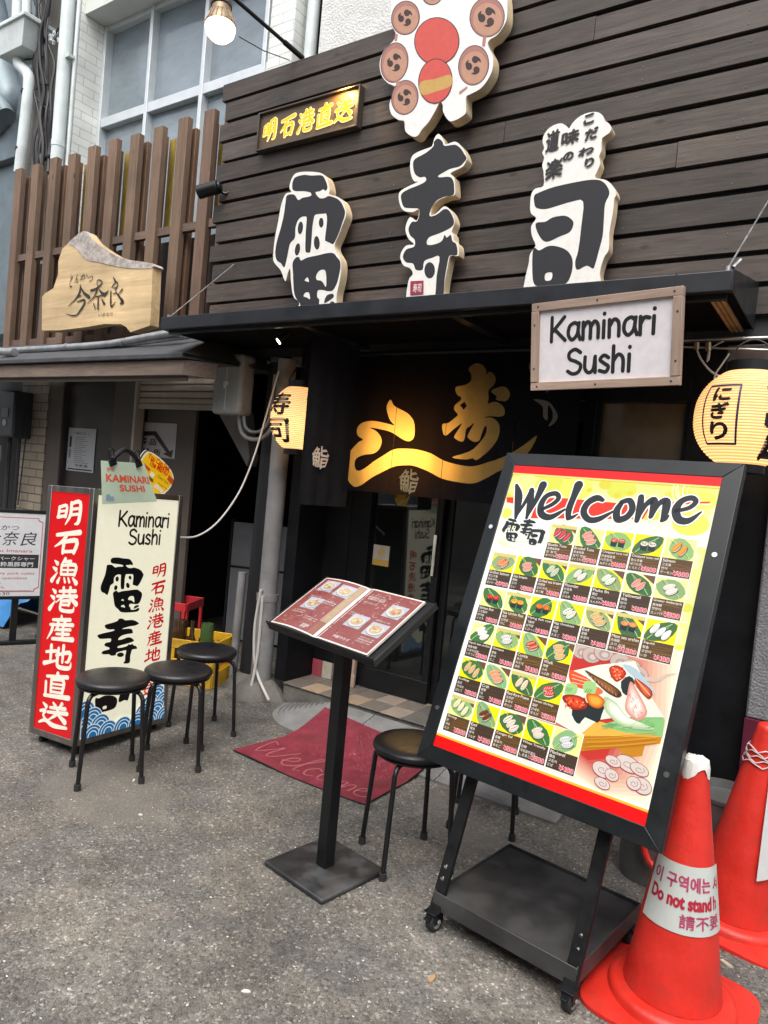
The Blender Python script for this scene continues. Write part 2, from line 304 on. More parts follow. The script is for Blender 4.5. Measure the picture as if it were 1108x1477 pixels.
# ------------------------------------------------------------------ mesh builder
class MB:
    def __init__(s): s.v, s.f, s.m, s.c = [], [], [], []
    def add(s, vs, fs, m=0, col=(1,1,1)):
        o = len(s.v); s.v += [tuple(v) for v in vs]
        for f in fs: s.f.append(tuple(i+o for i in f)); s.m.append(m); s.c.append(col)
        return s
    def box(s, c, d, rot=None, m=0, col=(1,1,1)):
        x, y, z = d[0]/2, d[1]/2, d[2]/2; c = Vector(c)
        vs = [Vector((sx*x, sy*y, sz*z)) for sz in (-1,1) for sy in (-1,1) for sx in (-1,1)]
        if rot is not None: vs = [rot @ v for v in vs]
        vs = [v+c for v in vs]
        return s.add(vs, [(0,2,3,1),(4,5,7,6),(0,1,5,4),(2,6,7,3),(0,4,6,2),(1,3,7,5)], m, col)
    def span(s, x0, x1, y0, y1, z0, z1, m=0, col=(1,1,1)):
        return s.box(((x0+x1)/2,(y0+y1)/2,(z0+z1)/2), (abs(x1-x0),abs(y1-y0),abs(z1-z0)), None, m, col)
    def hexa(s, b, t, m=0, col=(1,1,1)):      # 4 bottom points, 4 top points, counter-clockwise seen from above
        return s.add(list(b)+list(t), [(3,2,1,0),(4,5,6,7)]+[(i,(i+1)%4,4+(i+1)%4,4+i) for i in range(4)], m, col)
    def cyl(s, p0, p1, r0, r1=None, n=20, m=0, col=(1,1,1)):
        p0, p1 = Vector(p0), Vector(p1); r1 = r0 if r1 is None else r1
        d = (p1-p0).normalized(); a = d.orthogonal().normalized(); b = d.cross(a)
        vs = [p+(a*cos(2*pi*i/n)+b*sin(2*pi*i/n))*r for p, r in ((p0,r0),(p1,r1)) for i in range(n)]
        fs = [(i,(i+1)%n,n+(i+1)%n,n+i) for i in range(n)]+[tuple(range(n-1,-1,-1)), tuple(range(n,2*n))]
        return s.add(vs, fs, m, col)
    def tube(s, pts, r, n=10, m=0, col=(1,1,1), smooth=0):
        pts = [Vector(p) for p in pts]
        if smooth: pts = [Vector(p) for p in crom(pts, smooth, False)]
        N = len(pts); vs = []; a = None
        for i, p in enumerate(pts):
            d = (pts[min(i+1,N-1)]-pts[max(i-1,0)]).normalized()
            if a is None: a = d.orthogonal().normalized()
            a = (a - d*a.dot(d)).normalized(); b = d.cross(a)
            rr = r[i] if isinstance(r, (list,tuple)) else r
            vs += [p+(a*cos(2*pi*k/n)+b*sin(2*pi*k/n))*rr for k in range(n)]
        fs = [(i*n+k, i*n+(k+1)%n, (i+1)*n+(k+1)%n, (i+1)*n+k) for i in range(N-1) for k in range(n)]
        fs += [tuple(range(n-1,-1,-1)), tuple((N-1)*n+k for k in range(n))]
        return s.add(vs, fs, m, col)
    def lathe(s, prof, n=40, m=0, c=(0,0,0), col=(1,1,1), sy=1., cap=True):
        vs = [(c[0]+r*cos(2*pi*k/n), c[1]+r*sin(2*pi*k/n)*sy, c[2]+z) for r, z in prof for k in range(n)]
        N = len(prof)
        fs = [(i*n+k, i*n+(k+1)%n, (i+1)*n+(k+1)%n, (i+1)*n+k) for i in range(N-1) for k in range(n)]
        if cap: fs += [tuple(range(n-1,-1,-1)), tuple((N-1)*n+k for k in range(n))]
        return s.add(vs, fs, m, col)
    def prism(s, loops, y0, y1, mf=0, ms=0, fr=None, colf=(1,1,1), cols=(1,1,1)):
        """outline(s) in x,z extruded from y0 (front) to y1 (back)"""
        fr = fr or (lambda x, y, z: (x, y, z))
        loops = [list(l) for l in loops]
        loops = [l if (area(l) > 0) == (i == 0) else l[::-1] for i, l in enumerate(loops)]
        tris = tessellate_polygon([[Vector((p[0],p[1],0)) for p in l] for l in loops])
        flat = [p for l in loops for p in l]
        for y, flip in ((y0, False), (y1, True)):
            fs = []
            for t in tris:
                a, b, c = (flat[i] for i in t)
                ccw = (b[0]-a[0])*(c[1]-a[1])-(b[1]-a[1])*(c[0]-a[0]) > 0
                t = tuple(t) if ccw else tuple(reversed(t))
                fs.append(tuple(reversed(t)) if flip else t)
            s.add([fr(p[0], y, p[1]) for p in flat], fs, mf if not flip else ms, colf if not flip else cols)
        for l in loops:
            N = len(l); vs = [fr(p[0], y0, p[1]) for p in l]+[fr(p[0], y1, p[1]) for p in l]
            s.add(vs, [(i, N+i, N+(i+1)%N, (i+1)%N) for i in range(N)], ms, cols)
        return s
    def each(s, name, mats, parent=None, **k):
        par = list(range(len(s.v)))
        def find(i):
            while par[i] != i: par[i] = par[par[i]]; i = par[i]
            return i
        for f in s.f:
            for i in f[1:]: par[find(i)] = find(f[0])
        grp = {}
        for q, f in enumerate(s.f): grp.setdefault(find(f[0]), []).append(q)
        for fs in grp.values():
            ids = sorted({i for q in fs for i in s.f[q]}); mp = {i: n for n, i in enumerate(ids)}; b = MB()
            b.v = [s.v[i] for i in ids]; b.f = [tuple(mp[i] for i in s.f[q]) for q in fs]; b.m = [s.m[q] for q in fs]; b.c = [s.c[q] for q in fs]
            b.build(name, mats, parent, **k)
    def build(s, name, mats, parent=None, bevel=0., sharp=38, seg=2, flat=False):
        me = bpy.data.meshes.new(name); me.from_pydata(s.v, [], s.f)
        for m in (mats if isinstance(mats, (list,tuple)) else [mats]): me.materials.append(m)
        me.polygons.foreach_set('material_index', s.m)
        ca = me.color_attributes.new('Col', 'FLOAT_COLOR', 'CORNER'); buf = []
        for p, c in zip(s.f, s.c): buf += list((*c, 1.)*len(p))
        ca.data.foreach_set('color', buf)
        if not flat:
            me.polygons.foreach_set('use_smooth', [True]*len(s.f)); me.set_sharp_from_angle(angle=rad(sharp))
        me.update(); o = bpy.data.objects.new(name, me); COL.objects.link(o)
        if parent: o.parent = parent
        if bevel:
            b = o.modifiers.new('bevel', 'BEVEL'); b.width = bevel; b.segments = seg; b.limit_method = 'ANGLE'; b.angle_limit = rad(40)
        return o

def area(l): return sum(l[i][0]*l[(i+1)%len(l)][1]-l[(i+1)%len(l)][0]*l[i][1] for i in range(len(l)))/2
def crom(pts, n, closed=True):
    pts = [Vector(p) for p in pts]; N = len(pts); out = []
    for i in range(N if closed else N-1):
        if closed: p = [pts[(i+k)%N] for k in (-1,0,1,2)]
        else: p = [pts[max(i-1,0)], pts[i], pts[i+1], pts[min(i+2,N-1)]]
        for k in range(n):
            t = k/n
            out.append(.5*((2*p[1])+(p[2]-p[0])*t+(2*p[0]-5*p[1]+4*p[2]-p[3])*t*t+(3*p[1]-p[0]-3*p[2]+p[3])*t**3))
    if not closed: out.append(pts[-1])
    return [tuple(q) for q in out]
def ell(cx, cy, rx, ry, n=20, a=0.): 
    return [(cx+rx*cos(t)*cos(a)-ry*sin(t)*sin(a), cy+rx*cos(t)*sin(a)+ry*sin(t)*cos(a)) for t in [2*pi*i/n for i in range(n)]]
def rect(x0, y0, x1, y1): return [(x0,y0),(x1,y0),(x1,y1),(x0,y1)]

# ------------------------------------------------------------------ artwork: words and pictures printed on real surfaces
_tc = {}
def glyphs(s, bold=0., shear=0.):
    k = (s, bold, shear)
    if k in _tc: return _tc[k]
    c = bpy.data.curves.new('lettering', 'FONT'); c.body = s; c.size = 1; c.offset = bold; c.shear = shear; c.resolution_u = 4
    o = bpy.data.objects.new('lettering', c); COL.objects.link(o)
    m = bpy.data.meshes.new_from_object(o.evaluated_get(bpy.context.evaluated_depsgraph_get()))
    vs = [(v.co.x, v.co.y) for v in m.vertices]; fs = [tuple(p.vertices) for p in m.polygons]
    bpy.data.objects.remove(o); bpy.data.curves.remove(c); bpy.data.meshes.remove(m)
    xs = [v[0] for v in vs] or [0,1]; ys = [v[1] for v in vs] or [0,1]
    _tc[k] = (vs, fs, (min(xs), min(ys), max(xs), max(ys))); return _tc[k]

class Art:
    def __init__(s, dz=.00012): s.items = []; s.bb = []; s.dz = dz
    def lay(s, vs, fs, col, depth=None):
        xs = [v[0] for v in vs]; ys = [v[1] for v in vs]; b = (min(xs), min(ys), max(xs), max(ys))
        k = 1+max([q[4] for q in s.bb if q[0] <= b[2] and q[2] >= b[0] and q[1] <= b[3] and q[3] >= b[1]], default=0)   # just above what it overlaps
        s.bb.append((*b, k)); s.items.append((vs, fs, col, k*s.dz if depth is None else depth)); return s
    def poly(s, pts, col, holes=()):
        loops = [list(pts)]+[list(h) for h in holes]
        t = tessellate_polygon([[Vector((p[0],p[1],0)) for p in l] for l in loops]); flat = [(p[0],p[1]) for l in loops for p in l]
        return s.lay(flat, [tuple(x) for x in t], col)
    def box(s, x0, y0, x1, y1, col): return s.poly(rect(x0,y0,x1,y1), col)
    def ell(s, cx, cy, rx, ry, col, a=0., n=20): return s.poly(ell(cx,cy,rx,ry,n,a), col)
    def text(s, t, x0, y0, x1, y1, col, bold=0., shear=0., keep=False, warp=None, slant=0., fat=0.):
        if fat:
            for dx, dy in ((-fat,0),(fat,0),(0,fat),(0,-fat)): s.text(t, x0+dx, y0+dy, x1+dx, y1+dy, col, bold, shear, keep, warp, slant)
        vs, fs, b = glyphs(t, bold, shear)
        if not fs: return s
        bw, bh = max(b[2]-b[0],1e-4), max(b[3]-b[1],1e-4); W, H = x1-x0, y1-y0
        if keep:
            k = min(W/bw, H/bh); ox = x0+(W-bw*k)/2; oy = y0+(H-bh*k)/2; kx = ky = k
        else: kx, ky, ox, oy = W/bw, H/bh, x0, y0
        out = [(ox+(v[0]-b[0])*kx, oy+(v[1]-b[1])*ky) for v in vs]
        if slant: out = [(x, y+(x-(x0+x1)/2)*slant) for x, y in out]
        if warp: out = [warp(*p) for p in out]
        return s.lay(out, fs, col)
    def stroke(s, pts, w, col, n=5, closed=False):
        """a brush stroke: width w (one or one per point), round ends"""
        P = [Vector((p[0],p[1],0)) for p in pts]; ws = w if isinstance(w,(list,tuple)) else [w]*len(P)
        Q = crom([Vector((p.x,p.y,wi)) for p, wi in zip(P, ws)], n, False) if len(P) > 2 else [(p.x,p.y,wi) for p, wi in zip(P, ws)]
        Lf, Rt = [], []
        for i, q in enumerate(Q):
            a, b = Q[max(i-1,0)], Q[min(i+1,len(Q)-1)]; d = Vector((b[0]-a[0], b[1]-a[1]))
            d = d.normalized() if d.length > 1e-9 else Vector((1,0)); nx, ny = -d.y, d.x; h = max(q[2],0)/2
            Lf.append((q[0]+nx*h, q[1]+ny*h)); Rt.append((q[0]-nx*h, q[1]-ny*h))
        vs = Lf+Rt; N = len(Q); fs = [(N+i, N+i+1, i+1, i) for i in range(N-1)]
        for end, q, d in ((0, Q[0], -1), (N-1, Q[-1], 1)):
            a, b = Q[max(end-1,0)], Q[min(end+1,N-1)]; th = atan2(b[1]-a[1], b[0]-a[0]) + (pi if d < 0 else 0)
            o = len(vs); K = 6
            vs += [(q[0]+q[2]/2*cos(th-pi/2+pi*k/K), q[1]+q[2]/2*sin(th-pi/2+pi*k/K)) for k in range(K+1)]
            fs.append(tuple(range(o, o+K+1)))
        return s.lay(vs, fs, col)
    def mesh(s, fr, mb=None, m=0):
        """fr(u, v, h): surface point at u, v lifted by h"""
        mb = mb or MB()
        for vs, fs, col, h in s.items:
            out = []
            for f in fs:
                a = sum(vs[f[i]][0]*vs[f[(i+1)%len(f)]][1]-vs[f[(i+1)%len(f)]][0]*vs[f[i]][1] for i in range(len(f)))
                out.append(f if a > 0 else tuple(reversed(f)))
            mb.add([fr(v[0], v[1], h) for v in vs], out, m, col)
        return mb

K0, W0 = (.012,.012,.013), (.80,.79,.76)
def srgb(r, g, b):
    f = lambda c: (c/255/12.92 if c <= 10 else ((c/255+.055)/1.055)**2.4); return (f(r), f(g), f(b))

# round-nib comic letters (unit height 1 = capital height)
NIB = {
 'K': (.72, [[(.08,1),(.06,0)],[(.62,.98),(.12,.42)],[(.2,.5),(.66,.02)]]),
 'a': (.62, [[(.50,.58),(.34,.70),(.12,.56),(.08,.22),(.24,.02),(.44,.2),(.50,.52)],[(.52,.68),(.49,.3),(.58,.02)]]),
 'm': (.82, [[(.08,.68),(.08,0)],[(.09,.45),(.24,.68),(.38,.55),(.38,.02)],[(.39,.45),(.54,.68),(.69,.52),(.70,.02)]]),
 'i': (.24, [[(.10,.66),(.09,0)],[(.115,.93),(.115,.95)]]),
 'n': (.58, [[(.08,.68),(.08,0)],[(.09,.42),(.26,.68),(.44,.54),(.46,.02)]]),
 'r': (.48, [[(.08,.68),(.08,0)],[(.09,.40),(.22,.64),(.42,.62)]]),
 'S': (.70, [[(.58,.86),(.36,1.0),(.12,.86),(.14,.62),(.40,.50),(.60,.34),(.52,.08),(.28,0),(.06,.12)]]),
 'u': (.60, [[(.08,.66),(.08,.2),(.24,.02),(.42,.16),(.48,.62)],[(.49,.66),(.50,.02)]]),
 's': (.52, [[(.42,.58),(.24,.68),(.09,.52),(.24,.37),(.42,.22),(.32,.02),(.07,.08)]]),
 'h': (.60, [[(.09,1.02),(.08,0)],[(.09,.42),(.28,.68),(.46,.52),(.47,.02)]]),
}
def comic(art, word, x, y, h, col, nib=.15, width=None, skew=0.):
    tot = sum(NIB[c][0] for c in word); k = (width/(tot*h)) if width else 1.
    cx = 0
    for c in word:
        adv, st = NIB[c]
        for p in st:
            pts = [(x+(cx+q[0])*h*k, y+q[1]*h+skew*(cx+q[0])*h*k) for q in p]
            art.stroke(pts, nib*h, col, 6)
        cx += adv

# traced brush characters, in pixels of enlarged crops; (ox, oy, scale) turns them into photograph pixels
def tr(o, pts): return [(o[0]+p[0]/o[2], o[1]+p[1]/o[2]) for p in pts]
T1, T2, T3, T4, T5 = (385,240,7.387), (565,190,6.153), (755,150,5.681), (535,0,5.036), (490,520,4.432)
KAMI_OUT = [(240,235),(253,160),(285,95),(330,66),(420,56),(540,63),(600,83),(640,122),(662,190),(670,255),(662,298),(740,318),(800,358),(828,420),(845,515),(800,640),(760,745),(722,830),(728,885),(762,945),(787,1000),(792,1100),(780,1200),(760,1290),(745,1360),(740,1450),(730,1560),(340,1560),(345,1470),(330,1430),(290,1400),(270,1330),(255,1200),(247,1090),(222,1140),(195,1225),(150,1112),(90,1040),(66,985),(74,860),(90,740),(120,590),(148,430),(180,330),(210,287),(262,272)]
KAMI_A = [(270,200),(290,130),(330,105),(400,90),(480,98),(580,95),(615,130),(640,190),(645,235),(625,262),(600,245),(565,265),(520,275),(535,310),(570,340),(620,335),(660,315),(740,340),(790,380),(815,430),(835,500),(800,620),(760,730),(710,825),(670,815),(640,800),(620,775),(640,600),(635,510),(600,505),(520,515),(500,560),(485,660),(480,740),(470,860),(460,915),(430,918),(410,890),(415,700),(425,560),(415,535),(370,540),(330,580),(305,660),(300,760),(250,820),(230,900),(210,1000),(185,1078),(150,1032),(105,1000),(90,920),(105,810),(150,650),(180,520),(200,380),(215,310),(290,300),(335,358),(380,335),(468,315),(465,280),(400,265),(290,260)]
KAMI_DOTS = [(358,655,27,68,.1),(327,885,27,66,.15),(580,600,25,52,0),(533,815,31,72,-.05)]
KAMI_B = [(275,1030),(310,972),(345,968),(365,1003),(430,972),(540,948),(640,925),(710,925),(750,970),(780,1010),(785,1080),(765,1180),(745,1250),(705,1320),(650,1330),(600,1318),(545,1322),(537,1390),(560,1420),(562,1475),(640,1480),(690,1440),(720,1450),(700,1520),(640,1545),(500,1550),(390,1530),(345,1450),(300,1380),(285,1280),(280,1150)]
KAMI_BH = [[(525,1170),(560,1112),(618,1105),(634,1180),(630,1283),(600,1240),(575,1217),(535,1210)],[(402,1215),(435,1182),(450,1230),(430,1226)],[(393,1385),(410,1347),(450,1347),(460,1415),(430,1397)]]
KAMI_C = [(612,1440),(640,1375),(700,1357),(715,1388),(680,1420),(622,1455)]
SU_OUT = [(365,110),(385,50),(415,18),(445,45),(466,85),(482,112),(560,88),(610,118),(648,175),(667,235),(660,262),(630,310),(560,345),(522,372),(553,402),(562,470),(560,560),(500,572),(425,602),(375,645),(352,690),(348,742),(400,722),(460,664),(508,680),(545,740),(560,800),(545,850),(533,888),(548,915),(552,965),(590,1000),(592,1100),(522,1102),(497,1200),(472,1330),(464,1420),(458,1560),(150,1560),(148,1330),(188,1262),(160,1210),(110,1190),(78,1130),(85,1070),(130,1010),(192,1003),(188,985),(150,950),(124,880),(130,820),(165,757),(224,788),(243,690),(190,712),(110,702),(75,650),(62,570),(85,520),(180,470),(238,442),(200,438),(175,390),(163,300),(180,220),(230,180),(310,150),(355,132)]
SU_A = [(370,130),(375,90),(410,60),(450,85),(470,125),(560,115),(610,145),(640,190),(665,235),(640,275),(600,310),(540,325),(500,340),(415,390),(430,405),(510,400),(545,430),(555,490),(550,560),(480,575),(410,605),(370,650),(345,700),(340,750),(400,735),(460,690),(505,695),(540,750),(555,810),(520,855),(430,900),(330,940),(315,1000),(380,1000),(445,970),(470,915),(490,940),(525,915),(540,970),(575,1000),(582,1095),(515,1100),(490,1200),(470,1320),(458,1480),(430,1545),(360,1520),(388,1440),(400,1280),(425,1110),(360,1120),(290,1150),(275,1225),(215,1225),(190,1170),(130,1160),(100,1110),(130,1045),(200,1020),(205,960),(165,920),(150,860),(180,800),(230,790),(245,690),(180,680),(110,670),(85,600),(90,550),(150,510),(250,470),(305,435),(295,400),(250,405),(205,370),(190,290),(210,240),(300,190)]
SU_DOT = (338,1230,47,72,0)
SHI_OUT = [(165,670),(165,560),(155,500),(170,440),(155,400),(170,360),(158,310),(170,250),(220,190),(300,158),(350,178),(375,200),(400,160),(450,110),(520,75),(600,65),(650,95),(668,142),(690,150),(720,190),(705,235),(650,275),(640,320),(640,380),(620,430),(630,490),(600,560),(590,602),(680,625),(740,680),(762,740),(745,775),(735,880),(705,1050),(700,1190),(660,1260),(625,1390),(610,1640),(30,1640),(45,1300),(60,1220),(100,1160),(70,1080),(65,1000),(105,935),(65,900),(55,840),(65,740),(100,692)]
SHI_A = [(90,750),(130,725),(250,680),(430,640),(560,620),(640,630),(690,680),(705,740),(670,820),(660,950),(650,1080),(620,1200),(590,1310),(570,1350),(520,1325),(440,1360),(425,1290),(450,1200),(475,1000),(490,800),(400,800),(280,835),(180,862),(105,850),(88,800)]
SHI_B = [(100,980),(180,965),(240,930),(340,915),(400,950),(410,990),(380,1050),(300,1085),(190,1130),(130,1080)]
SHI_C = [(75,1230),(95,1180),(130,1200),(200,1165),(270,1165),(350,1195),(395,1250),(405,1320),(390,1400),(350,1470),(240,1500),(120,1495),(78,1440)]
SHI_CH = [[(182,1390),(235,1382),(228,1440),(180,1445)]]
def onwall(o, pts, Y): return [XZ(*p, Y) for p in tr(o, pts)]
def letter_unit(o, polys, Y=3.33):
    """traced character straightened on its wall plane and scaled to a unit box"""
    out = [[onwall(o, l, Y) for l in grp] for grp in polys]
    xs = [p[0] for g in out for l in g for p in l]; zs = [p[1] for g in out for l in g for p in l]
    x0, x1, z0, z1 = min(xs), max(xs), min(zs), max(zs)
    return [[[((p[0]-x0)/(x1-x0), (p[1]-z0)/(z1-z0)) for p in l] for l in g] for g in out]
def sm(l, n=3): return [(p[0],p[1]) for p in crom([Vector((q[0],q[1],0)) for q in l], n)]
E3 = lambda e: ell(e[0],e[1],e[2],e[3],16,e[4])
KAMI_G = [[KAMI_A]]+[[E3(e)] for e in KAMI_DOTS]+[[KAMI_B]+KAMI_BH]+[[KAMI_C]]
SU_G = [[SU_A],[E3(SU_DOT)]]
SHI_G = [[SHI_A],[SHI_B],[SHI_C]+SHI_CH]
UNIT = [letter_unit(T1, KAMI_G), letter_unit(T2, SU_G), letter_unit(T3, SHI_G)]
def brush(art, k, x0, y0, x1, y1, col, skew=0.):
    for g in UNIT[k]:
        ls = [sm([(x0+p[0]*(x1-x0), y0+p[1]*(y1-y0)+skew*p[0]) for p in l], 2) for l in g]
        art.poly(ls[0], col, ls[1:])


# hand-brushed characters on a 100 x 100 grid, y downwards: strokes of points and widths
_sui = [([(10,12),(20,22)],[5,13]),([(5,38),(16,46)],[5,13]),([(4,90),(22,58)],[14,4])]
HAND = {
 '明': [([(12,25),(10,62)],[11,11]),([(12,25),(38,20),(36,62)],[9,10,11]),([(13,42),(34,40)],[7,7]),([(8,64),(38,59)],[10,8]),([(55,10),(54,55),(38,93)],[12,12,4]),([(55,12),(86,8),(85,80),(72,92)],[9,12,13,5]),([(56,34),(82,31)],[8,8]),([(55,56),(82,53)],[8,8])],
 '石': [([(10,22),(92,11)],[10,15]),([(48,18),(34,45),(6,68)],[12,12,4]),([(38,50),(36,92)],[13,11]),([(36,50),(84,44),(76,90)],[10,14,12]),([(36,88),(76,85)],[9,9])],
 '漁': _sui+[([(48,3),(34,28)],[11,5]),([(48,14),(70,12),(60,26)],[8,9,6]),([(36,30),(36,64)],[9,9]),([(36,30),(86,26),(84,64)],[8,11,10]),([(37,47),(84,45)],[6,6]),([(60,28),(60,64)],[7,7]),([(37,64),(84,62)],[8,8]),([(32,78),(26,95)],[6,12]),([(48,78),(52,93)],[6,9]),([(64,77),(69,92)],[6,9]),([(80,76),(93,94)],[6,15])],
 '港': _sui+[([(36,18),(92,13)],[8,11]),([(50,4),(52,36)],[11,8]),([(74,2),(72,36)],[11,8]),([(28,38),(98,33)],[8,11]),([(50,38),(26,63)],[10,3]),([(72,36),(98,62)],[8,16]),([(46,56),(74,53),(72,70)],[8,10,9]),([(46,70),(72,69)],[7,7]),([(46,56),(44,86),(60,93),(88,91),(92,76)],[9,11,10,10,4])],
 '産': [([(50,2),(52,16)],[8,12]),([(20,19),(82,13)],[8,11]),([(36,22),(42,32)],[6,11]),([(66,20),(58,33)],[10,5]),([(12,39),(93,32)],[8,11]),([(22,38),(18,65),(4,96)],[11,10,3]),([(40,46),(30,61)],[10,4]),([(38,56),(86,51)],[8,9]),([(60,44),(60,90)],[11,10]),([(38,73),(82,69)],[7,9]),([(24,93),(97,88)],[9,14])],
 '地': [([(4,35),(40,27)],[8,10]),([(22,8),(22,72)],[12,10]),([(0,80),(42,65)],[13,6]),([(42,43),(90,27),(87,60),(76,65)],[8,12,10,4]),([(67,4),(66,67)],[12,9]),([(50,16),(48,74),(58,88),(92,86),(97,64)],[11,12,12,11,3])],
 '直': [([(14,17),(88,10)],[8,12]),([(53,1),(50,26)],[12,8]),([(32,28),(32,76)],[10,10]),([(32,28),(75,25),(73,76)],[8,12,10]),([(33,44),(72,42)],[6,6]),([(33,59),(72,57)],[6,6]),([(33,75),(72,74)],[7,7]),([(12,40),(13,92)],[10,10]),([(10,93),(98,88)],[9,14])],
 '送': [([(44,4),(53,16)],[6,12]),([(77,2),(68,17)],[11,5]),([(36,24),(90,19)],[8,11]),([(28,43),(98,36)],[8,12]),([(64,22),(60,46),(34,72)],[11,11,4]),([(64,44),(92,69)],[7,16]),([(10,10),(22,22)],[5,13]),([(2,43),(21,38),(13,56),(22,72)],[8,10,8,8]),([(0,88),(24,76),(52,91),(100,91)],[6,11,13,8])]}
def hand(art, ch, x0, y0, x1, y1, col, fat=1., grow=0., slant=0.):
    W, H = x1-x0, y1-y0; m = (W+H)/2
    for pts, ws in HAND[ch]:
        art.stroke([(x0+p[0]/100*W, y1-p[1]/100*H+slant*(p[0]/100-.5)*W) for p in pts], [q/100*m*fat+grow for q in ws], col, 4)

# ------------------------------------------------------------------ object bookkeeping
def thing(name, label, cat, loc=(0,0,0), rz=0., group=None, rot=None):
    o = bpy.data.objects.new(name, None); COL.objects.link(o); o.location = loc
    o.rotation_euler = rot if rot else (0,0,rz); o.empty_display_size = .1
    return tag(o, label, cat, group)
def tag(o, label, cat, group=None):
    o['label'] = label; o['category'] = cat
    if group: o['group'] = group
    return o
def struct(o, kind='structure'): o['kind'] = kind; return o
def dup(root, loc, rz, label, name=None):
    r = root.copy(); COL.objects.link(r); r.location = loc; r.rotation_euler = (0,0,rz); r['label'] = label
    for ch in list(root.children):
        c = ch.copy(); COL.objects.link(c); c.parent = r
        for g in ch.children:
            d = g.copy(); COL.objects.link(d); d.parent = c
    return r
def flatfr(Y, out=1):            # artwork frame on a plane facing the alley: u = x, v = z
    return lambda u, v, h: (u, Y-h, v)

# ================================================================== GROUND
N = 60
mb = MB()
def gz(x, y): return 0.0
mb.add([(-60,-40,0),(60,-40,0),(60,60,0),(-60,60,0)], [(0,1,2,3)])
struct(mb.build('ground', A))
# loose stones and chips
mb = MB(); rs = random.Random(3)
for i in range(5200):
    px, py = rs.uniform(0,1108), 1100+377*rs.random()
    if rs.random() < .35: py = rs.uniform(1000,1477)
    g = G(px, py)
    if g.y > 3.2 or g.x > .6: continue
    r = .0012+.0032*rs.random()**3
    if rs.random() < .012: r *= 1.9
    c = rs.choice([.35,.5,.7,.9,1.1,1.5]) if rs.random() > .08 else 2.2
    a = rs.uniform(0, 6.28); e = rs.uniform(.6,1.5)
    vs = []
    for k in range(5):
        t = a+k*2*pi/5+rs.uniform(-.3,.3); vs.append((g.x+r*e*cos(t), g.y+r/e*sin(t), .0004))
    vs.append((g.x+rs.uniform(-.3,.3)*r, g.y+rs.uniform(-.3,.3)*r, r*rs.uniform(.5,1.)))
    mb.add(vs, [(k,(k+1)%5,5) for k in range(5)], 0, (c, c*.98, c*.93))
struct(mb.build('gravel', STONE, flat=True), 'stuff')

# ================================================================== SUSHI SHOP
YW = 3.45
shop = thing('sushi_shop', 'black sushi shop front clad above in dark horizontal planks', 'shop', (-1.6, 3.5, 0))
SL = Vector((1.6, -3.5, 0))
def sp(mb, x0, x1, y0, y1, z0, z1, m=0, col=(1,1,1)): return mb.span(x0+1.6, x1+1.6, y0-3.5, y1-3.5, z0, z1, m, col)
XL, XR = -3.96, 1.7
mb = MB(); ptc = .1388; zt = 4.083; rp = random.Random(11)
for i in range(13):
    z1 = zt-i*ptc; z0 = z1-.115; off = 0 if i % 2 == 0 else .045
    c = rp.uniform(.75,1.25); cc = (c*rp.uniform(.97,1.05), c, c*rp.uniform(.93,1.03))
    cuts = [XL+off]+([rp.uniform(-2.6,-.6)] if i % 3 else [])+[XR]
    for a, b in zip(cuts[:-1], cuts[1:]):
        k = rp.uniform(.88,1.12); d0, d1, e0, e1 = (rp.uniform(-.003,.003) for _ in range(4)); f0, f1 = rp.uniform(0,.0012), rp.uniform(0,.0012); A_, B_ = a+.0012+1.6, b-.0012+1.6; mb.hexa([(A_,YW-3.5-f0,z0+d0),(B_,YW-3.5-f1,z0+d1),(B_,YW-3.47,z0+d1),(A_,YW-3.47,z0+d0)],[(A_,YW-3.5-f0,z1+e0),(B_,YW-3.5-f1,z1+e1),(B_,YW-3.47,z1+e1),(A_,YW-3.47,z1+e0)], 0, tuple(q*k for q in cc))
for i in range(13):
    for xn in [q*.455-3.8+rp.uniform(-.02,.02) for q in range(8)]:
        for dz_ in (.03, .09):
            if rp.random() < .6: z = zt-i*ptc-dz_; mb.cyl((xn+1.6, YW-3.5-.0045, z), (xn+1.6, YW-3.5, z), .0022, n=6, m=1)
mb.build('plank_cladding', [PLANK, BIN_NAIL], shop, bevel=.003)
mb = MB(); sp(mb, XL+.08, XR, YW+.032, YW+.09, 2.2, zt-.03); mb.build('backing_board', mat('dark_backing_board', (.03,.032,.036), .7), shop)
# posts behind the stagger of the plank ends
mb = MB(); sp(mb, XL+.002, XL+.078, YW+.033, YW+.10, 2.3, 4.02, 0, (.8,.8,.8)); mb.build('corner_post', SLAT, shop, bevel=.003)
YD = 3.76
xd0 = -2.93; xs0 = -1.20
xr = onY(1090, 900, 3.46).x            # edge of the rough grey pillar
wx0, wz1 = XZ(862, 573, 3.52); wx1, _ = XZ(996, 570, 3.52); _, wz0 = XZ(900, 760, 3.52)
mb = MB()
sp(mb, xs0, wx0, 3.52, 3.62, 0, 2.3); sp(mb, wx1, xr+.02, 3.52, 3.62, 0, 2.3)
sp(mb, wx0, wx1, 3.52, 3.62, 0, wz0); sp(mb, wx0, wx1, 3.52, 3.62, wz1, 2.3)
sp(mb, xs0, xs0+.1, 3.621, YD, 0, 2.3)
sp(mb, -3.02, xd0, 3.44, YD+.1, 0.12, 2.3)
sp(mb, xd0, xs0, 3.62, 3.70, 1.98, 2.3)
mb.build('wall', BLACKW, shop, bevel=.003)
mb = MB(); sp(mb, wx0, wx1, 3.575, 3.585, wz0, wz1); wn = mb.build('window_pane', REFLGL, shop)
mb = MB()
for a, b, c, d in ((wx0, wx0+.02, wz0, wz1), (wx1-.02, wx1, wz0, wz1), (wx0+.02, wx1-.02, wz1-.02, wz1)): sp(mb, a, b, 3.545, 3.574, c, d)
mb.each('window_frame', BLACKF, wn)
